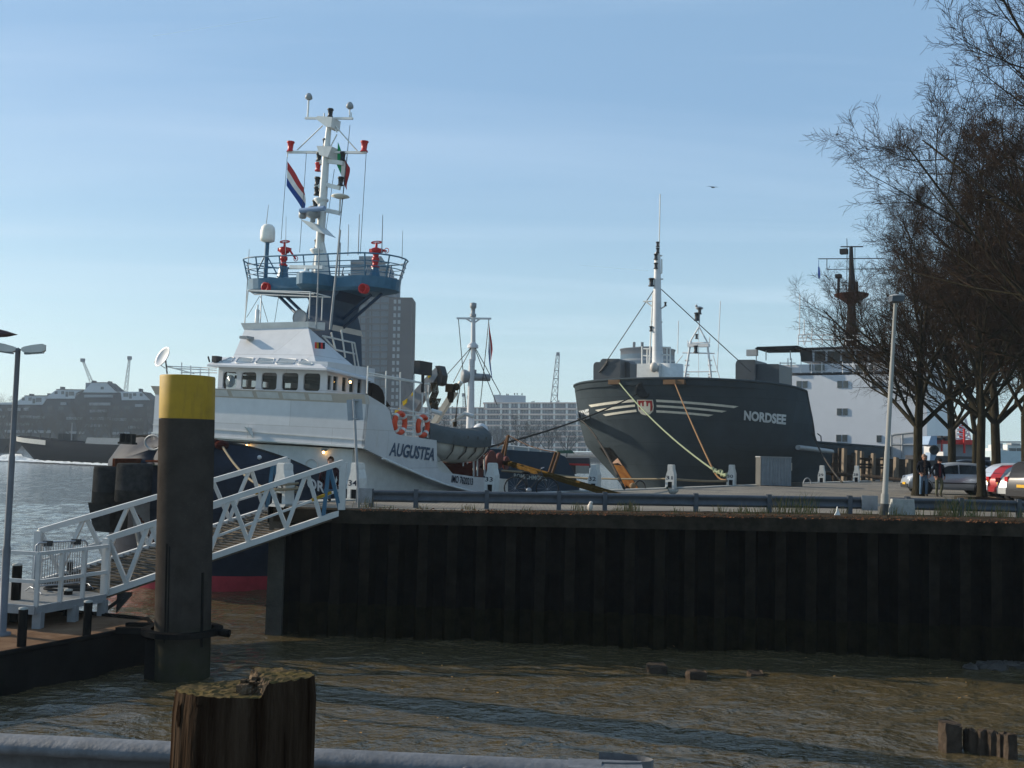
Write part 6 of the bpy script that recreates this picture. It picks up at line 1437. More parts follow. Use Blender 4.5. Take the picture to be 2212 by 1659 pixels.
for f in (.80, .89):
    p = a.lerp(b, f)+V3((0, -.055, -.028)); MB().sphere(p, .017, 10, (1.1, .8, .8)).build('bolt', mat('bolt_grey', (.12, .12, .13), .4, .8) if f < .85 else bpy.data.materials['bolt_grey'], fr2)
for x in (-.4, 1.4): p = a.lerp(b, .25 if x < 0 else .9); MB().box((p.x-.05, p.y+.05, 2.95), (p.x+.05, p.y+.11, p.z-.14)).build('post', GV2, fr2)
# ================================================================== stumps, rocks
ST = mat('wet_stump_wood', (.055, .042, .032), .8, 0, .45, 5, bump=.5, bscale=14); 
def stump(x0, x1, yt, yb, lab, grp, tall=None, topw=.5):
    b_ = PZ(((x0+x1)/2, yb), 0); w_ = (x1-x0)/2212*b_.y; h = (yb-yt)/2212*b_.y; rnd = random.Random(int(x0))
    bm = MB(); k = 10; g_ = []
    dp = w_*topw
    for z in (-.6, 0, h*.5, h*.9, h):
        row = []
        for i in range(k):
            aa = 2*PI*i/k+.3; ex = max(-1, min(1, 1.35*math.cos(aa))); ey = max(-1, min(1, 1.35*math.sin(aa)))
            row.append(V3((b_.x+ex*w_/2*(1 if z < h*.95 else .92)+rnd.uniform(-.01, .01), b_.y+dp+ey*dp*(1 if z < h*.95 else .9)+rnd.uniform(-.01, .01), z+(rnd.uniform(-.03, .03) if z > h*.8 else 0))))
        g_.append(row)
    bm.grid(g_, sm=False, closed=True); bm.add(g_[-1], [tuple(range(k))]); tag(bm.build('timber_stump', ST), lab, 'timber stump', grp)
G1 = 'broken timber stumps out in the water'; G2 = 'row of old timber stumps in the right water corner'
stump(1400, 1443, 1441, 1458, 'dark squared timber stump leftmost of three out in the brown water', G1); stump(1486, 1529, 1455, 1471, 'low squared timber stump in the middle of three out in the water', G1); stump(1619, 1653, 1455, 1461, 'nearly submerged flat timber stump right of the other two in the water', G1)
names = ['thick square timber stump at the left end of the row', 'narrow timber stump second in the row after the thick one', 'narrow timber stump third in the row of stumps', 'darker timber stump in the middle of the row', 'narrow split timber stump fifth in the row', 'slim timber stump sixth in the row near the end', 'wider timber stump at the right end of the row']
for i, (x0, x1, yt, yb) in enumerate(((2040, 2082, 1568, 1621), (2084, 2094, 1578, 1618), (2097, 2113, 1580, 1624), (2117, 2134, 1582, 1628), (2138, 2154, 1585, 1632), (2157, 2174, 1588, 1636), (2176, 2200, 1592, 1642))): stump(x0, x1, yt, yb, names[i], G2)
rk = MB(); rnd = random.Random(8)
for i in range(70):
    x = 2095+rnd.random()*260; y = 1428+rnd.random()*16+(x-2095)*.03; p = PZ((x, y+4), 0); s = rnd.uniform(.06, .20)
    k = len(rk.v); rk.sphere(p, s, 6, (1.4, 1, .6))
    for v in rk.v[k:]: v += V3((rnd.uniform(-.3, .3), rnd.uniform(-.3, .3), rnd.uniform(-.3, .3)))*s
for i, m in enumerate(rk.sm): rk.sm[i] = False
tag(rk.build('rubble', mat('wet_rubble', (.05, .042, .035), .6, 0, .5, 4)), kind='stuff')
lv = MB(); rnd = random.Random(12)
for i in range(60):
    x = rnd.uniform(700, 2200); y = rnd.uniform(1390, 1620); p = PZ((x, y), .045); a = rnd.random()*6; s = rnd.uniform(.015, .06); d = V3((math.cos(a)*s, math.sin(a)*s, rnd.uniform(0, .01))); e = V3((-d.y*.35, d.x*.35, .004)); lv.add([p-d, p-e, p+d, p+e], [(0, 1, 2, 3)])
tag(lv.build('floating_leaves', mat('yellow_leaf', (.22, .13, .05), .8)), kind='stuff')
# ================================================================== sign, lamp post, cabinet
sb = PY((776, 1082), 25.55); sb.z = zq(sb.x, sb.y); stp_ = PY((764, 862), 25.55)
sg = thing('sign_post', 'grey sign seen from behind on a slightly leaning galvanised pole', 'sign', sb)
MB().tube([sb, stp_], .035, 10).build('pole', GALV, sg)
q = [PY(z2(*p), 25.6) for p in ((1480, 698), (1595, 692), (1606, 848), (1490, 855))]; mb = MB(); mb.prism(q, V3((0, .02, 0))); mb.build('sign_plate', mat('sign_back_grey', (.28, .31, .34), .6), sg)
mb = MB(); 
for y in (705, 845): mb.box(PY(z2(1525, y), 25.5), PY(z2(1565, y-10), 25.5)+V3((0, .1, 0)))
mb.build('clamp', GALV, sg)
lb = PY((1909, 1113), 25.3); lb.z = zq(lb.x, lb.y); lt = PY((1934, 655), 25.3)
ls = thing('street_lamp', 'tall pale lamp post with square head in front of the trees', 'street lamp', lb); mb = MB(); dd = lt-lb
k = lambda f: lb+dd*f
mb.tube([k(-.01), k(.0), k(.098), k(.105), k(.30), k(.302), k(.72), k(.722), k(1)], [.095, .095, .09, .068, .065, .060, .052, .046, .042], 12); mb.build('pole', mat('pale_lamp_paint', (.26, .255, .24), .7, 0, .1, 3, streak=.5), ls)
mb = MB(); mb.tube([k(0), k(.055)], .102, 12); mb.build('dark_base', mat('pole_base_grey', (.07, .07, .07), .7), ls)
c = PY(zK(975, 720), 25.3); mb = MB(); mb.hexa([c+V3((-.16, -.12, -.09)), c+V3((.13, -.12, -.09)), c+V3((.13, .14, -.09)), c+V3((-.16, .14, -.09))], [c+V3((-.15, -.13, .05)), c+V3((.16, -.13, .05)), c+V3((.16, .16, .05)), c+V3((-.15, .16, .05))]); ho = mb.build('lamp_head', mat('lamp_head_grey', (.05, .06, .075), .5), ls)
MB().lathe(c+V3((0, .02, .05)), [(.18, 0), (.17, .025), (.08, .05), (0, .055)], 14).build('lamp_cap', GREYP, ho)
cbn = thing('metal_cabinet', 'grey corrugated metal cabinet standing near the quay edge below the dredger', 'cabinet', PZ((1672, 1049), 2.96)); b_ = PZ((1643, 1049), 2.96); e_ = PZ((1706, 1049), 2.96); y0 = b_.y; h = 61/2212*y0
CG = mat('corrugated_grey_blue', (.22, .25, .28), .5, .2, .12, 4, streak=.5); mb = MB(); row = []; N_ = 44
xm = lerp(b_.x, e_.x, .84)
for i in range(N_+1): row.append((lerp(b_.x, xm, i/N_), y0+(.035 if i % 4 in (1, 2) else 0)))
mb.grid([[V3((x, y, z)) for x, y in row] for z in (2.98, 2.96+h)], sm=False); mb.build('corrugated_front', CG, cbn)
MB().hexa([V3((b_.x, y0+.04, 2.96)), V3((xm, y0+.04, 2.96)), V3((e_.x, y0+1.1, 2.96)), V3((b_.x, y0+1.1, 2.96))], [V3((b_.x, y0+.04, 2.96+h*.99)), V3((xm, y0+.04, 2.96+h*.99)), V3((e_.x, y0+1.1, 2.96+h*.99)), V3((b_.x, y0+1.1, 2.96+h*.99))]).build('box_body', mat('cabinet_dark_side', (.10, .10, .095), .7, rust=.3), cbn)
MB().hexa([V3((b_.x-.03, y0-.03, 2.955+h)), V3((xm+.02, y0-.03, 2.955+h)), V3((e_.x+.03, y0+1.1, 2.955+h)), V3((b_.x-.03, y0+1.1, 2.955+h))], [V3((b_.x-.03, y0-.03, 3.01+h)), V3((xm+.02, y0-.03, 3.01+h)), V3((e_.x+.03, y0+1.1, 3.01+h)), V3((b_.x-.03, y0+1.1, 3.01+h))]).build('roof', GREYP, cbn)
p0 = V3((lerp(xm, e_.x, .35), y0+.36, 2.96+h*.55)); MB().hexa([p0, p0+V3((.12, .32, 0)), p0+V3((.10, .36, 0)), p0+V3((-.0, .04, 0))], [p0+V3((0, 0, .4)), p0+V3((.12, .32, .4)), p0+V3((.10, .36, .4)), p0+V3((0, .04, .4))]).build('notice_plate', CREAM, cbn)
p = PZ((1717, 1050), 2.96); tag(MB().box((p.x-.3, p.y-.2, 2.95), (p.x+.34, p.y+.4, 3.15)).build('concrete_slab', mat('dark_slab', (.11, .10, .09), .9, bump=.3)), 'low dark concrete slab beside the metal cabinet', 'slab')
# hoop stands on the quay
for x, y, w_, lab in ((1382, 1056, 24, 'dark steel mooring hoop on the quay left of the bollard with number 31'), (1744, 1045, 16, 'pale steel mooring hoop right of the metal cabinet')):
    p = PZ((x, y), 2.96); r_ = w_/2212*p.y/2; tag(MB().tube([p+V3((-r_*math.cos(t), 0, r_*1.5*math.sin(t))) for t in [PI*i/12 for i in range(13)]], .035, 6).build('mooring_hoop', GREYP if x > 1600 else DSTEEL), lab, 'mooring hoop')
p = PZ((1377, 1056), 2.96); tag(MB().sphere(p+V3((-.2, 0, .12)), .14, 10).build('mooring_buoy', mat('buoy_brown', (.22, .15, .09), .8)), 'small brown round fender ball beside the dark mooring hoop', 'fender')
# bicycle
bk = thing('bicycle', 'black bicycle parked behind the guard rail near the bollard with number 33', 'bicycle', PZ((1150, 1080), 2.95)); yb = 31.5
bq = lambda x, y: PY(zL(x, y), yb)
w0, w1 = bq(1335, 180), bq(1585, 190); r_ = .34
w0.z = w1.z = 2.97+r_
for c in (w0, w1):
    wo = MB().tube([c+V3((r_*math.cos(t), 0, r_*math.sin(t))) for t in [2*PI*i/28 for i in range(28)]], .022, 6, closed=True).build('wheel', RUBBER, bk); mb = MB()
    for i in range(14): t = 2*PI*i/14; mb.rod(c, c+V3((r_*math.cos(t), 0, r_*math.sin(t))), .003, 3)
    mb.rod(c+V3((0, -.04, 0)), c+V3((0, .04, 0)), .02); mb.build('spokes', GALV, wo)
mb = MB(); sd_ = w0+V3((.30, 0, .42)); bb_ = w0.lerp(w1, .42)+V3((0, 0, -.06)); hd = w1+V3((-.18, 0, .46))
for a, b in ((w0, bb_), (w0, sd_), (sd_, bb_), (bb_, hd), (sd_+V3((0, 0, -.03)), hd), (hd, w1)): mb.rod(a, b, .016, 6)
mb.tube([hd, hd+V3((-.04, 0, .12)), hd+V3((.02, 0, .18))], .014, 6); mb.build('frame', DSTEEL, bk)
MB().tube([hd+V3((-.02, -.28, .16)), hd+V3((.06, -.1, .19)), hd+V3((.06, .1, .19)), hd+V3((-.02, .28, .16))], .012, 6).build('handlebar', GALV, bk)
MB().sphere(sd_+V3((0, 0, .06)), .12, 8, (1.2, .6, .4)).build('saddle', RUBBER, bk); MB().lathe(bb_+V3((0, -.03, 0)), [(0, -.01), (.09, 0), (.09, .01), (0, .02)], 14, ax=(0, 1, 0)).rod(bb_, bb_+V3((.14, 0, -.08)), .01).rod(bb_, bb_+V3((-.14, 0, .08)), .01).build('crank', GALV, bk)
# timber fender posts at the far right of the quay
tf_ = thing('timber_fender_wall', 'dark fender wall of tall weathered timber posts beside the dredger stern', 'fender wall', PY((1880, 1040), 70))
fq = lambda x, y, d=70: PY(zF(x, y), d)
for i, (x, w_, y0, y1, d_) in enumerate(((852, 46, 215, 640, 70), (1035, 42, 247, 640, 69.5), (1095, 38, 255, 640, 71), (1190, 45, 400, 640, 70.5), (1262, 38, 285, 640, 70), (1585, 42, 340, 690, 69), (1755, 40, 375, 700, 69), (1400, 42, 350, 680, 71))):
    a, b = fq(x-w_/2, y1, d_), fq(x+w_/2, y0, d_); h = b.x-a.x
    MB().hexa([V3((a.x, d_, 2.2)), V3((b.x, d_, 2.2)), V3((b.x, d_+.5, 2.2)), V3((a.x, d_+.5, 2.2))], [V3((a.x+.06, d_, b.z)), V3((b.x+.06, d_, b.z-.05)), V3((b.x+.06, d_+.5, b.z-.1)), V3((a.x+.06, d_+.5, b.z))]).build('post', WOODG, tf_)
mb = MB()
for i, (x0, x1, y0, y1) in enumerate(((690, 760, 285, 640), (765, 830, 215, 640), (880, 950, 315, 640), (960, 1015, 285, 640), (1110, 1190, 350, 640), (1200, 1245, 320, 640), (1290, 1900, 385, 700), (670, 1300, 440, 640))):
    a, b = fq(x0, y1, 72+i*.3), fq(x1, y0, 72+i*.3); mb.box((a.x, 72+i*.3, 2), (b.x, 72.2+i*.3, b.z))
mb.build('backing_boards', WOODD, tf_)
mb = MB()
for y in (350, 430, 470): mb.bar(fq(680, y, 70.8), fq(1900, y+40, 69.8), .15, .14)
mb.tube([fq(575, 562, 68), fq(980, 598, 68)], .13, 8); mb.tube([fq(1090, 600, 68), fq(1700, 668, 66)], .12, 8); mb.build('waling_beam', WOODD, tf_)
# ================================================================== people
def person(label, loc, rz, pose, cols, scale=1.0, hair='short'):
    J = pose; names_ = list(J); idx = {n: i for i, n in enumerate(names_)}
    E = [('pelvis', 'waist'), ('waist', 'chest'), ('chest', 'neck'), ('neck', 'head0'), ('head0', 'head1'), ('head1', 'head2')]
    for s in 'LR':
        E += [('chest', 'sh'+s), ('sh'+s, 'el'+s), ('el'+s, 'wr'+s), ('wr'+s, 'hd'+s), ('pelvis', 'hip'+s), ('hip'+s, 'kn'+s), ('kn'+s, 'an'+s), ('an'+s, 'toe'+s)]
    me = bpy.data.meshes.new('person'); me.from_pydata([J[n][:3] for n in names_], [(idx[a], idx[b]) for a, b in E], [])
    o = bpy.data.objects.new('person_rig', me); COL.objects.link(o); md = o.modifiers.new('skin', 'SKIN'); md.use_smooth_shade = True
    for n in names_:
        sv = me.skin_vertices[0].data[idx[n]]; r_ = J[n][3]; sv.radius = r_ if isinstance(r_, tuple) else (r_, r_); sv.use_root = (n == 'pelvis')
    ss = o.modifiers.new('sub', 'SUBSURF'); ss.levels = 2; ss.render_levels = 2
    dg = bpy.context.evaluated_depsgraph_get(); m2 = bpy.data.meshes.new_from_object(o.evaluated_get(dg)); bpy.data.objects.remove(o)
    for m in cols: m2.materials.append(m)
    zh = J['neck'][2]+.03; zw = J['pelvis'][2]-.08; za = max(J['anL'][2], J['anR'][2])+.01; hx = [J['hdL'], J['hdR']]; wx = [J['wrL'], J['wrR']]
    for p in m2.polygons:
        c = p.center; k = 0
        if c.z > zh: k = 2
        elif c.z < za: k = 3
        elif c.z < zw and (abs(c.x) < .19): k = 1
        for h_, w_ in zip(hx, wx):
            H, Wv = V3(h_[:3]), V3(w_[:3])
            if (c-H).length < (H-Wv).length*1.15: k = 2
        if k == 0 and abs(c.x) < .035 and c.y < 0 and c.z > zw+.05 and len(cols) > 4: k = 4
        p.material_index = k; p.use_smooth = True
    t = thing('person', label, 'person', loc, rz); s_ = Matrix.Scale(scale, 4)
    m2.transform(s_); b = bpy.data.objects.new('body', m2); COL.objects.link(b); b.parent = t
    # face, hair, fingers
    hd = V3(J['head1'][:3]); fc = MB(); up = (V3(J['head2'][:3])-V3(J['head0'][:3])).normalized(); fwd = V3((0, -1, 0)); fwd = (fwd-up*fwd.dot(up)).normalized(); sd = up.cross(fwd)
    nose = hd+fwd*.098; fc.add([nose+up*.02, nose-up*.035+fwd*.022, nose-up*.035+sd*.016, nose-up*.035-sd*.016], [(0, 2, 1), (0, 1, 3), (1, 2, 3)])
    for s in (1, -1): fc.sphere(hd+sd*s*.088+up*-.005, .026, 6, (.5, 1, 1.3))
    f = fc.build('face', cols[2], t, False); f.scale = (scale,)*3
    ey = MB()
    for s in (1, -1): ey.sphere(hd+fwd*.086+sd*s*.033+up*.018, .012, 6)
    ey.box(hd+fwd*.092-up*.060-sd*.02-V3((.0, .003, .003)), hd+fwd*.092-up*.060+sd*.02+V3((.004, .004, .004))); f2 = ey.build('eyes_mouth', mat('dark_features', (.05, .03, .025), .6) if 'dark_features' not in bpy.data.materials else bpy.data.materials['dark_features'], t, False); f2.scale = (scale,)*3
    hm_ = MB(); k = 12
    rows_ = []
    for i in range(6):
        th_ = PI*.52*i/5; row = []
        for j in range(k+1):
            a = PI*.18+(2*PI-PI*.36)*j/k-PI/2; rr = .102 if hair != 'bald' else .099
            row.append(hd-fwd*.012+up*.028+(sd*math.cos(a)+fwd*math.sin(a))*rr*math.sin(th_)*(.95)+up*rr*1.15*math.cos(th_))
        rows_.append(row)
    hm_.grid(rows_); h2 = hm_.build('hair', pose_hair[hair], t, False); h2.scale = (scale,)*3
    fg = MB()
    for s in 'LR':
        H, Wv = V3(J['hd'+s][:3]), V3(J['wr'+s][:3]); d = (H-Wv).normalized(); x = d.cross(V3((0, 1, 0))).normalized() if abs(d.y) < .9 else V3((1, 0, 0)); y = x.cross(d)
        for i in range(4):
            o_ = y*(i-1.5)*.019; ln = (.070, .08, .075, .06)[i]; fg.tube([H+o_-d*.02, H+o_+d*ln*.5, H+o_+d*ln*.8-x*.015, H+o_+d*ln-x*.035], [.011, .010, .009, .007], 6)
        fg.tube([H-d*.05+y*.03, H-d*.01+y*.055, H+d*.03+y*.05], [.012, .011, .008], 6)
    h3 = fg.build('fingers', cols[2], t, False); h3.scale = (scale,)*3
    return t
pose_hair = {'bald': mat('grey_stubble', (.30, .20, .15), .8), 'short': mat('dark_hair', (.015, .012, .010), .7), 'brown': mat('brown_hair', (.10, .05, .025), .7)}
SKIN = mat('skin', (.42, .22, .15), .6, 0, .06, 6); JKT = mat('black_jacket', (.012, .014, .020), .85); JEAN = mat('blue_jeans', (.085, .14, .21), .9, 0, .25, 8); SHOE = mat('dark_shoes', (.03, .025, .02), .7); SHIRT = mat('brown_shirt', (.12, .07, .05), .85); OLIVE = mat('olive_trousers', (.10, .10, .065), .9, 0, .2, 8); DKR = mat('dark_red_collar', (.10, .02, .025), .85)
stand = dict(pelvis=(0, 0, .96, (.150, .115)), waist=(0, 0, 1.12, (.150, .115)), chest=(0, .01, 1.36, (.175, .125)), neck=(0, .0, 1.52, .058), head0=(0, -.01, 1.58, .068), head1=(0, -.015, 1.66, (.078, .095)), head2=(0, -.01, 1.74, (.062, .075)),
    shL=(.19, .01, 1.42, .075), elL=(.27, .04, 1.15, .056), wrL=(.25, -.06, .92, .040), hdL=(.22, -.10, .84, (.03, .042)), shR=(-.19, .01, 1.42, .075), elR=(-.28, .05, 1.16, .056), wrR=(-.20, -.12, .98, .040), hdR=(-.13, -.15, .93, (.03, .042)),
    hipL=(.095, 0, .90, .10), knL=(.10, -.02, .50, .068), anL=(.10, .03, .09, .048), toeL=(.11, -.14, .045, .040), hipR=(-.095, 0, .90, .10), knR=(-.12, -.03, .50, .068), anR=(-.14, .02, .09, .048), toeR=(-.17, -.14, .045, .040))
pA = PZ((1996, 1072), 2.95)
person('bald man in an open dark jacket and blue jeans standing by the tree trunk', pA, R(-10), stand, [JKT, JEAN, SKIN, SHOE, SHIRT], 1.0, 'bald')
walk = dict(stand); walk.update(head0=(0, -.05, 1.56, .066), head1=(.0, -.09, 1.62, (.078, .095)), head2=(0, -.11, 1.70, (.062, .075)), neck=(0, -.02, 1.50, .058), chest=(0, .0, 1.34, (.18, .13)), elR=(-.29, .06, 1.14, .058), wrR=(-.24, -.05, .93, .042), hdR=(-.20, -.10, .86, (.03, .042)), knL=(.09, -.12, .50, .068), anL=(.06, -.02, .11, .048), toeL=(.05, -.19, .05, .04), knR=(-.08, .02, .49, .068), anR=(-.06, .10, .10, .048), toeR=(-.06, -.06, .045, .04))
pB = PZ((2028, 1074), 2.95)
person('man with dark hair and black coat looking down beside the silver car', pB, R(8), walk, [JKT, OLIVE, SKIN, SHOE, DKR], .93, 'short')
pC = PY((711, 1085), 27.2); pC.z = 2.95
sit = {k: (v[0], v[1], v[2]-.50, v[3]) for k, v in stand.items()}
sit.update(knL=(.12, -.42, .48, .068), anL=(.12, -.42, .09, .048), toeL=(.13, -.58, .045, .04), knR=(-.12, -.42, .48, .068), anR=(-.14, -.40, .09, .048), toeR=(-.16, -.56, .045, .04), hdL=(.12, -.32, .50, (.03, .042)), wrL=(.15, -.24, .52, .04), hdR=(-.12, -.32, .50, (.03, .042)), wrR=(-.15, -.24, .52, .04))
person('person with brown hair in a dark jacket behind the gangway top', pC, R(175), sit, [mat('dark_red_jacket', (.03, .015, .018), .85), JEAN, SKIN, SHOE], .95, 'brown')
# ================================================================== cars
TYRE = mat('car_tyre', (.012, .012, .012), .8); RIM = mat('alloy_rim', (.40, .41, .42), .35, .8); CGL = glassm('car_glass', (.012, .016, .018), .05); CHR = mat('head_lamp_glass', (.65, .66, .68), .12, .3); TAIL = mat('tail_lamp_red', (.38, .015, .02), .25); PLT = mat('yellow_plate', (.62, .34, .02), .5); TRIM = mat('black_car_trim', (.015, .015, .016), .6)
def car(label, loc, rz, paint, kind='hatch', L_=4.1, W_=1.70, H_=1.48):
    t = thing('parked_car', label, 'car', loc, rz, 'cars parked under the trees')
    h = W_/2
    if kind == 'hatch':
        top = [(-.50, .55), (-.485, .80), (-.47, .93), (-.455, .99), (-.40, 1.30), (-.34, 1.41), (-.22, H_-.01), (-.05, H_), (.06, H_-.06), (.27, .98), (.36, .91), (.45, .80), (.49, .66), (.50, .50)]
    elif kind == 'suv':
        top = [(-.50, .55), (-.495, .90), (-.485, 1.02), (-.47, 1.10), (-.44, 1.50), (-.40, H_-.05), (-.20, H_), (.0, H_-.02), (.08, H_-.10), (.22, 1.10), (.34, 1.02), (.46, .92), (.49, .74), (.50, .50)]
    else:
        top = [(-.50, .55), (-.495, .78), (-.485, .90), (-.47, .98), (-.42, 1.26), (-.36, 1.40), (-.20, H_-.01), (-.02, H_), (.08, H_-.07), (.25, 1.0), (.34, .92), (.45, .80), (.49, .66), (.50, .50)]
    nT = len(top); beltz = 1.02 if kind == 'suv' else .92
    rr = []
    for x, z in top:
        e = 1-.10*max(0, (abs(x)-.36)/.14)**2; b0 = h*e
        zz = z
        if z > beltz: tb_ = (z-beltz)/(H_-beltz); yt = b0*(.93-.17*tb_)
        else: yt = b0*.93
        zb_ = .30 if abs(x) > .46 else .22
        mid = min(z-.02, beltz-.02)
        rr.append([V3((x*L_, -b0*.92, zb_)), V3((x*L_, -b0*.985, zb_+.14)), V3((x*L_, -b0, min(mid, .62))), V3((x*L_, -b0*.97, mid)), V3((x*L_, -yt, zz-.05 if z > beltz else zz-.01)), V3((x*L_, -yt*.86, zz)), V3((x*L_, 0, zz+.012)), V3((x*L_, yt*.86, zz)), V3((x*L_, yt, zz-.05 if z > beltz else zz-.01)), V3((x*L_, b0*.97, mid)), V3((x*L_, b0, min(mid, .62))), V3((x*L_, b0*.985, zb_+.14)), V3((x*L_, b0*.92, zb_))])
    mb = MB(); mb.grid(rr, closed=True); mb.add(rr[0], [tuple(range(13))]); mb.add(rr[-1], [tuple(range(13))[::-1]])
    mb.build('body', paint, t, False)
    def side(x0, x1, zlo, zhi, s):
        def pt(x, f):
            z = None
            for i in range(nT-1):
                if top[i][0] <= x <= top[i+1][0]:
                    k_ = (x-top[i][0])/(top[i+1][0]-top[i][0]); z = lerp(top[i][1], top[i+1][1], k_)
            zt2 = z-.07; zz = lerp(beltz+.015, zt2, f); e = h*(1-.10*max(0, (abs(x)-.36)/.14)**2); tt = (zz-beltz)/(H_-beltz)
            return V3((x*L_, s*(e*lerp(.972, .77, tt)+.012), zz))
        g_ = [[pt(lerp(x0, x1, i/6), f) for f in (.02, .5, .92)] for i in range(7)]
        return g_
    for s in (1, -1):
        for x0, x1 in ((-.40, -.26), (-.245, -.06), (-.045, .17)):
            MB().grid(side(x0, x1, 0, 0, s)).build('side_window', CGL, t, False)
    def strip(i0, i1, f0, f1, yk, off, nm, m):
        a, b = top[i0], top[i1]; g_ = []
        for f in (f0, f1):
            x, z = lerp(a[0], b[0], f)*L_, lerp(a[1], b[1], f); g_.append([V3((x+off*(1 if a[0] > 0 else -1), y*h*yk*(1-.17*max(0, (z-beltz)/(H_-beltz))), z+.015)) for y in (-1, -.5, 0, .5, 1)])
        MB().grid(g_).build(nm, m, t, False)
    strip(8, 9, .05, .95, .80, .01, 'windscreen', CGL)
    strip(3, 5, .15, .9, .78, .02, 'rear_window', CGL)
    for wx in (-.305, .325):
        for s in (1, -1):
            c = V3((wx*L_, s*(h-.10), .315)); wo = MB().lathe(c-V3((0, s*.09, 0)), [(.20, 0), (.30, 0), (.315, .03), (.315, .17), (.30, .195), (.21, .195)], 24, ax=(0, s, 0)).build('wheel', TYRE, t, False)
            mb = MB(); mb.lathe(c-V3((0, s*-.08, 0)), [(.0, .02), (.06, .02), (.07, 0), (.07, -.04), (.205, -.05), (.215, 0), (.2, .02)], 20, ax=(0, s, 0))
            for i in range(7): a = 2*PI*i/7; mb.bar(c+V3((.04*math.cos(a), s*.09, .04*math.sin(a))), c+V3((.2*math.cos(a), s*.09, .2*math.sin(a))), .035, .02, up=(0, 1, 0))
            mb.build('rim', RIM, wo, False)
            MB().lathe(V3((wx*L_, s*(h-.02), .33)), [(.355, -.2), (.36, .02), (.335, .025), (.33, -.2)], 24, ax=(0, s, 0)).build('wheel_arch', TRIM, t, False)
    for s in (1, -1):
        MB().hexa([V3((.455*L_, s*h*.92, .66)), V3((.49*L_, s*h*.60, .64)), V3((.478*L_, s*h*.60, .78)), V3((.42*L_, s*h*.92, .82))], [V3((.47*L_, s*h*.94, .66)), V3((.502*L_, s*h*.60, .64)), V3((.492*L_, s*h*.60, .79)), V3((.43*L_, s*h*.95, .83))]).build('headlight', CHR, t, False)
        zb_ = .72 if kind != 'suv' else .80
        MB().box((-.498*L_-.01, min(s*h*.97, s*h*.80), zb_+.02), (-.455*L_, max(s*h*.97, s*h*.80), zb_+.20)).build('tail_light', TAIL, t, False)
        MB().sphere((.16*L_, s*(h+.07), beltz+.06), .10, 8, (.7, 1, .7)).build('wing_mirror', paint, t, False)
        mb = MB(); mb.box((-.30*L_, min(s*h*1.0, s*h*.99+s*.02), .50), (.24*L_, max(s*h, s*h*.99+s*.02), .55)); mb.build('side_trim', TRIM, t, False)
        for x in (-.15, .07): MB().box((x*L_, min(s*h*.97, s*h*.97+s*.035), .80), (x*L_+.16, max(s*h*.97, s*h*.97+s*.035), .83)).build('door_handle', paint, t, False)
    MB().box((-.505*L_-.02, -.26, .62), (-.49*L_, .26, .73)).build('number_plate', PLT, t, False); MB().box((.49*L_, -.26, .40), (.507*L_+.01, .26, .50)).build('number_plate', PLT, t, False)
    MB().box((-.507*L_, -h*.88, .30), (-.47*L_, h*.88, .52)).build('rear_bumper', paint, t, False)
    MB().box((.47*L_, -h*.80, .26), (.507*L_, h*.80, .44)).build('front_grille', TRIM, t, False)
    return t
def paint(n, c, met=.35): return mat(n, c, .28, met, .03, 1)
SILV = paint('silver_car_paint', (.36, .39, .43)); WSIL = paint('bright_silver_paint', (.50, .56, .66)); CRED = paint('dark_red_car_paint', (.26, .015, .02), .1); CDK = paint('charcoal_car_paint', (.04, .04, .043)); CBLK = paint('dark_blue_car_paint', (.015, .02, .03), .1); SILV2 = paint('warm_silver_paint', (.40, .41, .42))
def gz(p): return PZ(p, 2.95)
q = gz((2052, 1068)); car('silver hatchback seen from its side behind the two standing men', q+V3((.1, .3, 0)), R(172), SILV, 'hatch', 3.95, 1.68, 1.46)
q = gz((2085, 1052)); car('dark blue estate car parked beyond the silver hatchback', q+V3((0, .5, 0)), R(170), CBLK, 'suv', 4.5, 1.75, 1.62)
hd_ = R(38)
for x, y, lab, pt2, kd, H2 in ((22.9, 45.4, 'bright silver blue hatchback showing its rear beside the thin tree trunk', WSIL, 'hatch', 1.50), (22.2, 43.0, 'dark red car with yellow plate between two silver cars', CRED, 'saloon', 1.44), (21.45, 40.6, 'warm silver car parked between the red car and the charcoal car', SILV2, 'hatch', 1.48), (20.7, 38.3, 'charcoal car nearest in the parked row at the right edge', CDK, 'suv', 1.62)):
    car(lab, V3((x, y, zq(x, y))), R(22), pt2, kd, 4.2, 1.72, H2)
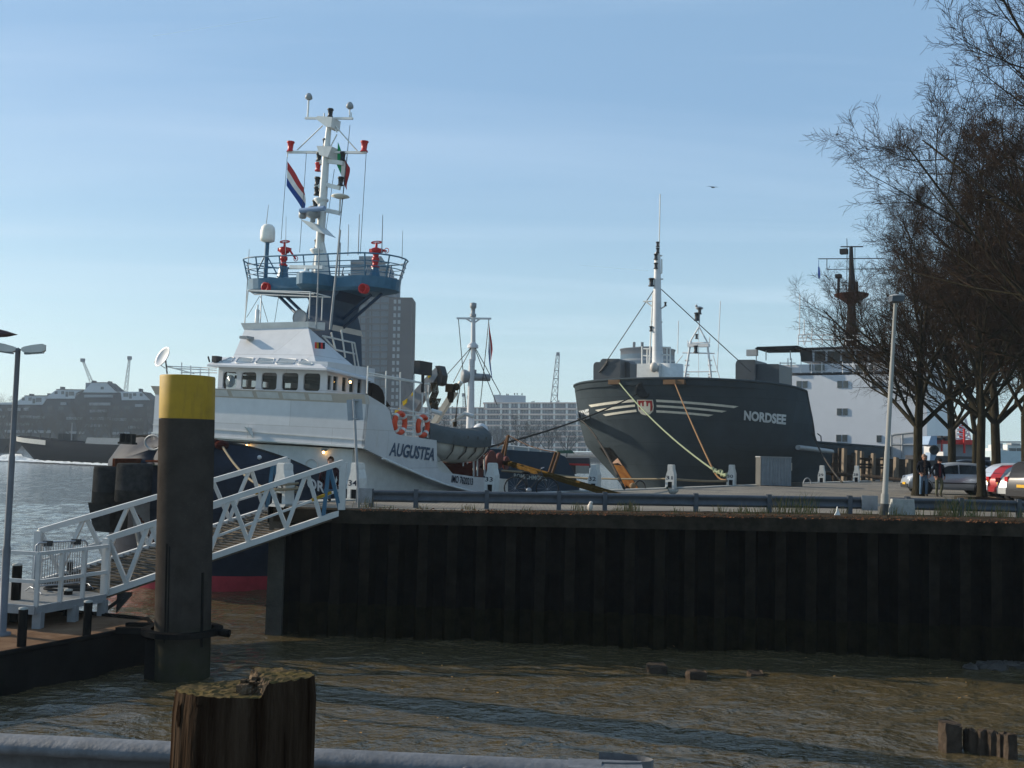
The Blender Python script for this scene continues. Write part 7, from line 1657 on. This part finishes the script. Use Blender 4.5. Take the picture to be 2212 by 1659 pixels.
# ================================================================== trees
BARK = mat('grey_brown_bark', (.026, .022, .017), .95, 0, .4, 5, stretch=(3, 3, .6), bump=.5, bscale=16, col2=(.042, .037, .024)); TWIG = mat('brown_twigs', (.034, .024, .018), .9, 0, .3, 3)
def gentree(seed, H, r0, hf, spread, limbs=6, dens=1.0):
    rnd = random.Random(seed); A_, B_ = MB(), MB(); cnt = [0]
    def rv(): return V3((rnd.gauss(0, 1), rnd.gauss(0, 1), rnd.gauss(0, 1)))
    def grow(p, d, ln, r, lev):
        cnt[0] += 1
        n = max(2, 5-lev) if lev < 4 else 2
        pts, rad = [p], [r]; dirs = [d]; q = p; dd = d
        for i in range(n):
            bend = .10+.05*lev
            dd = (dd+rv()*bend*.55+V3((0, 0, .10 if lev < 4 else .05))).normalized(); q = q+dd*(ln/n); pts.append(q); dirs.append(dd); rad.append(max(.004, r*(1-.72*(i+1)/n)))
        (A_ if lev <= 2 else B_).tube(pts, rad, 8 if lev == 1 else (6 if lev == 2 else (4 if lev == 3 else 3)), caps=False)
        if lev >= 6: return
        kids = (0, 9, 8, 6, 5, 0)[lev]
        kids = int(kids*dens) if lev >= 3 else kids
        for k in range(kids):
            f = (k+rnd.random()*.8+.5)/(kids+.4); f = .14+.86*min(1, f); i = min(n-1, int(f*n)); w_ = f*n-i; pp = pts[i].lerp(pts[min(n, i+1)], min(1, w_)); dr = dirs[min(n, i+1)]
            ang = R(rnd.uniform(24, 52)); ax = dr.cross(rv()).normalized(); nd = (dr*math.cos(ang)+ax.cross(dr)*0+ax*math.sin(ang)).normalized()
            if lev == 1: nd = (nd+V3((0, 0, .12))).normalized()
            l2 = ln*rnd.uniform(.40, .62)*(1.05-.45*f); grow(pp, nd, max(.30, l2), max(.004, r*(1-.72*f)*rnd.uniform(.52, .68)), lev+1)
    tp_ = [V3((0, 0, -.2)), V3((0, 0, .02)), V3((.0, 0, .4)), V3((.03, .02, hf*.5)), V3((0, 0, hf))]; A_.tube(tp_, [r0*1.7, r0*1.5, r0*1.08, r0*.95, r0*.92], 12, caps=False)
    lead = [V3((0, 0, hf))]; dd = V3((.02, 0, 1))
    for i in range(6): dd = (dd+rv()*.06).normalized(); lead.append(lead[-1]+dd*(H-hf)*.78/6)
    A_.tube(lead, [r0*.92*(1-.88*i/6) for i in range(7)], 8, caps=False)
    for k in range(limbs+4):
        f = 0 if k < 4 else (k-3)/(limbs+1)*.8; i = int(f*6); pp = lead[i].lerp(lead[i+1], f*6-i); a = k*2.4+rnd.uniform(-.4, .4); el = R(rnd.uniform(30, 58)+f*10)
        ln = (H-hf)*rnd.uniform(.62, .85)*(1-.55*f)*spread; grow(pp, V3((math.cos(a)*math.cos(el), math.sin(a)*math.cos(el), math.sin(el))), ln, r0*rnd.uniform(.42, .58)*(1-.5*f), 1)
    grow(lead[-1], dd, (H-hf)*.3, r0*.12, 2)
    return A_, B_, cnt[0]
def mktree(A_, B_, label, loc, rz, sc=(1, 1, 1), grp=None, name='bare_tree'):
    t = thing(name, label, 'tree', mat=Matrix.Translation(V3(loc)) @ Matrix.Rotation(rz, 4, 'Z') @ Matrix.Diagonal((*sc, 1)), group=grp); A_.build('trunk', BARK, t, False); B_.build('crown', TWIG, t, False); return t
TG = 'bare trees along the right of the quay'
Aa, Ba, na = gentree(11, 11.6, .20, 2.9, .97, 6, .78); Ab, Bb, nb2 = gentree(23, 15.2, .17, 3.3, .80, 9, 1.02)
print('twigs', na, nb2)
def at(o, label, loc, rz, s=1, grp=TG):
    c = copy_tree(o, None, Matrix.Translation(V3(loc)) @ Matrix.Rotation(rz, 4, 'Z') @ Matrix.Diagonal((s, s, s, 1))); c['label'] = label; c['group'] = grp; return c
T1 = mktree(Aa, Ba, 'bare tree with forked trunk beside the two standing men', PZ((1983, 1071), 2.95), R(200), grp=TG)
T2 = mktree(Ab, Bb, 'tall bare tree with slim trunk growing from the low planter', PZ((2121, 1081), 2.95), R(110), grp=TG)
at(T1, 'bare tree behind the roof of the dark blue car', PY((2056, 1045), 56)+V3((0, 0, 0)), R(20), 1.1); at(T2, 'bare tree standing between the silver hatchback and the cabin boat', PY((2107, 1045), 60), R(150), .95); at(T1, 'thick bare tree behind the bright silver hatchback', PY((2150, 1048), 53), R(290), 1.2)
big = PY((2405, 1090), 30); big.z = 2.95
at(T2, 'very tall bare tree whose crown fills the upper right corner', big, R(250), 1.2)
at(T1, 'bare tree at the right edge behind the charcoal car', V3((23.5, 42, 2.95)), R(100), 1.25)
at(T2, 'bare tree at the right edge beyond the row of parked cars', V3((27, 52, 2.95)), R(330), 1.05)
at(T2, 'tall bare tree rising directly behind the row of rear facing parked cars', PY((2215, 1060), 47), R(15), 1.12); at(T2, 'bare tree close to the right edge between the rail and the charcoal car', V3((19.6, 33.5, 2.95)), R(190), 1.0)
for t_ in SC.objects:
    if t_.name.startswith('bare_tree') and t_.type == 'EMPTY': t_.location.z = 2.93
pl = PZ((2124, 1084), 2.96); MBp = MB(); x0, x1 = pl.x-.72, pl.x+.72
for a, b in (((x0, pl.y-.3), (x1, pl.y-.2)), ((x0, pl.y+.8), (x1, pl.y+.9)), ((x0, pl.y-.19), (x0+.1, pl.y+.79)), ((x1-.1, pl.y-.19), (x1, pl.y+.79))): MBp.box((a[0], a[1], 2.93), (b[0], b[1], 3.12))
pt3 = thing('tree_planter', 'low dark timber planter frame around the slim tree trunk', 'planter', (pl.x, pl.y, 2.95)); MBp.build('frame', WOODD, pt3); MB().box((x0+.1, pl.y-.2, 2.93), (x1-.1, pl.y+.8, 3.05)).build('soil', mat('dark_soil', (.05, .035, .025), 1, bump=.5), pt3)
# far trees
Ac, Bc, nc = gentree(31, 11, .22, 2.4, 1.05, 4, .62)
for i, m_ in enumerate((Ac, Bc)):
    pass
FT_ = None
spots = [(12, 405, 1.5), (52, 400, 1.35), (95, 408, 1.5), (128, 402, 1.3), (165, 405, 1.65), (205, 408, 1.5), (240, 402, 1.6), (282, 405, 1.45), (318, 408, 1.6), (355, 404, 1.5), (-25, 404, 1.5)]
lab = ['beside the lamp post', 'below the lowest white gable', 'under the roof rail', 'right of the lowest gable', 'in front of the brick wall', 'under the tall gable', 'below the tall gable right end', 'near the right white gable', 'left of the mooring pile', 'behind the mooring pile', 'at the far left edge']
for i, (x, d, s) in enumerate(spots):
    p = PY((x, 960), d); p.z = 0
    if FT_ is None:
        FT_ = mktree(Ac, Bc, '', p, 0); FT_.name = 'bare_tree_far_bank'; FT_.name = 'riverside_tree'; FT_.matrix_world = Matrix.Translation(p) @ Matrix.Diagonal((s, s, s, 1)); ROOT[FT_] = FT_.matrix_world; c = FT_
        c['group'] = 'bare trees in front of the far apartment building'
    else: c = at(FT_, '', p, i*1.3, s, 'bare trees in front of the far apartment building')
    c['label'] = 'hazy bare tree on the far bank '+lab[i]
for i, (x, d, s, l_) in enumerate(((960, 430, 1.6, 'left of the blue ship mast'), (985, 425, 1.3, 'just left of the blue ship mast foot'), (1075, 425, 1.2, 'in front of the grey warehouse'), (1115, 425, 1.7, 'centred before the pale balcony block'), (1150, 428, 1.4, 'right of the middle of the pale balcony block'), (1185, 430, 1.6, 'near the dredger bow before the balcony block'), (1225, 426, 1.4, 'beside the dredger bow edge'), (8, 640, 2.6, 'tall behind the apartment building left end'), (45, 640, 2.3, 'rising behind the low left roof'), (350, 640, 2.2, 'rising behind the roof right of the cranes'))):
    p = PY((x, 960), d); p.z = 0; at(FT_, 'hazy bare tree '+l_, p, i*2.1, s, 'distant bare trees across the river')
# ================================================================== weeds, litter, birds
wd = MB(); rnd = random.Random(5)
def tuft(x, y, z, n, h, sp):
    for i in range(n):
        a = rnd.random()*6.28; l_ = h*rnd.uniform(.4, 1.1); q = V3((x+rnd.gauss(0, sp), y+rnd.gauss(0, sp*.5), z)); o_ = V3((math.cos(a), math.sin(a)*.6, 0))*l_*rnd.uniform(.15, .7); w_ = V3((.006, 0, 0)); wd.add([q-w_, q+w_, q+o_*.4+V3((0, 0, l_*.7))+w_*.7, q+o_*.4+V3((0, 0, l_*.7))-w_*.7, q+o_+V3((0, 0, l_))], [(0, 1, 2, 3), (3, 2, 4)], 0 if rnd.random() < .6 else 1)
for i in range(90):
    px = rnd.uniform(770, 2300); d = 25.0+rnd.random()*.6; p = PY((px, 1100), d); dn = .3 if px < 1050 else (.55 if px < 1700 else 1.0)
    if rnd.random() < dn: tuft(p.x, d, zq(p.x, d), rnd.randint(4, 14), rnd.uniform(.05, .22 if px < 1600 else .34), .08)
for px, n, h in ((1358, 70, .32), (1700, 30, .5), (1740, 45, .6), (1690, 26, .5), (1650, 26, .22), (1560, 24, .25), (2060, 50, .55), (2035, 40, .5), (2100, 40, .6), (2160, 40, .45), (795, 24, .30), (1250, 20, .25)): p = PY((px, 1100), 25.4); tuft(p.x, 25.4, zq(p.x, 25.4), n, h, .14)
tag(wd.build('dry_grass', [mat('straw_weeds', (.20, .15, .07), .9), mat('green_weeds', (.06, .09, .025), .9)]), kind='stuff')
lf = MB()
for i in range(1500):
    px = rnd.uniform(1050, 2350) if rnd.random() < .8 else rnd.uniform(780, 1200); d = 24.2+rnd.random()**1.5*1.4; p = PY((px, 1100), d); d = d+ (WDIR.y*(p.x-K0.x))*1.0; q = V3((p.x, d, zq(p.x, d)+.012)); s = rnd.uniform(.015, .04); a = rnd.random()*6.3; u = V3((math.cos(a)*s, math.sin(a)*s, rnd.uniform(0, .02))); v = V3((-math.sin(a)*s*.6, math.cos(a)*s*.6, rnd.uniform(0, .02))); lf.add([q-u, q-v, q+u, q+v], [(0, 1, 2, 3)], rnd.randint(0, 1))
tag(lf.build('fallen_leaves', [mat('brown_leaf', (.10, .05, .025), .9), mat('red_brown_leaf', (.15, .06, .03), .9)]), kind='stuff')
p = PZ((1453, 1072), 2.98); dk = thing('duck', 'grey brown duck resting on the quay cobbles below the dredger stem', 'duck', p, R(200))
mb = MB(); rr = []
for x, r_, z in ((-.24, .01, .20), (-.18, .05, .18), (-.08, .095, .16), (.04, .10, .15), (.13, .07, .17), (.17, .045, .22), (.19, .04, .27), (.22, .042, .30), (.25, .03, .30), (.27, .01, .295)): rr.append([V3((x, r_*.85*math.cos(t), z+r_*math.sin(t))) for t in [2*PI*i/12 for i in range(12)]])
mb.grid(rr, closed=True); mb.build('body', mat('duck_grey', (.30, .28, .25), .8, 0, .3, 20), dk, False)
MB().box((.26, -.015, .28), (.32, .015, .295)).build('bill', mat('duck_bill', (.4, .25, .05), .6), dk, False); mb = MB()
for s in (.04, -.04): mb.rod((.0, s, .08), (.0, s, .0), .008, 5)
mb.build('legs', PLT, dk, False); MB().sphere((.22, 0, .30), .047, 8).build('head', mat('duck_head', (.03, .05, .04), .5), dk, False)
p = PY(zL(1920, 335), 25.4); p.z = zq(p.x, 25.4); tag(MB().sphere(p+V3((0, 0, .10)), .07, 8, (1, 1, 1.5)).sphere(p+V3((.02, 0, .2)), .05, 8).build('litter', CREAM), 'small white scrap of litter standing under the guard rail', 'litter')
p = PY(zM(1638, 395), 24.95); p.z = zq(p.x, 25); tag(MB().prism([p+V3((-.05, 0, 0)), p+V3((.10, 0, 0)), p+V3((.06, .02, .12)), p+V3((.02, .0, .22)), p+V3((-.0, 0, .1))], V3((0, .04, 0))).build('litter', WHITE_W), 'crumpled white paper at the quay edge left of the tall lamp post', 'litter')
p = PY((1540, 405), 60); gl_ = thing('flying_gull', 'small dark gull gliding in the sky above the dredger', 'bird', p); mb = MB(); s = .30
mb.tube([p+V3((-.1, 0, .0)), p+V3((0, 0, .02)), p+V3((.12, .0, .0))], [.02, .05, .01], 6); mb.build('body', DSTEEL, gl_); mb = MB()
mb.add([p+V3((0, -.04, .03)), p+V3((0, .06, .03)), p+V3((-.2, .08, .08)), p+V3((-.42, .02, .03)), p+V3((-.2, -.02, .08)), p+V3((.2, .08, .05)), p+V3((.36, .02, .0)), p+V3((.2, -.02, .05))], [(0, 1, 2, 4), (4, 2, 3), (0, 7, 5, 1), (7, 6, 5)]); mb.build('wings', DSTEEL, gl_)
p = NF.out(n6a(857, 443)); mb = MB(); mb.sphere(p, .3, 8, (1.5, .7, .7)); mb.sphere(p+V3((-.35, 0, .25)), .16, 8); gl2 = tag(mb.build('perched_gull', mat('gull_grey', (.35, .35, .36), .8)), 'gull perched on top of the white gantry mast of the dredger', 'bird')
# ================================================================== the air
hz = MB(); hz.box((-760, -12, -3.5), (960, 1520, 110))
hmat = bpy.data.materials.new('haze_air'); hmat.use_nodes = True; t = hmat.node_tree; t.nodes.remove(t.nodes['Principled BSDF'])
pv = t.nodes.new('ShaderNodeVolumePrincipled'); pv.inputs['Density'].default_value = .0003; pv.inputs['Color'].default_value = (.72, .86, 1, 1); pv.inputs['Anisotropy'].default_value = .2
t.links.new(pv.outputs[0], t.nodes['Material Output'].inputs['Volume'])
tag(hz.build('haze', hmat), kind='stuff')
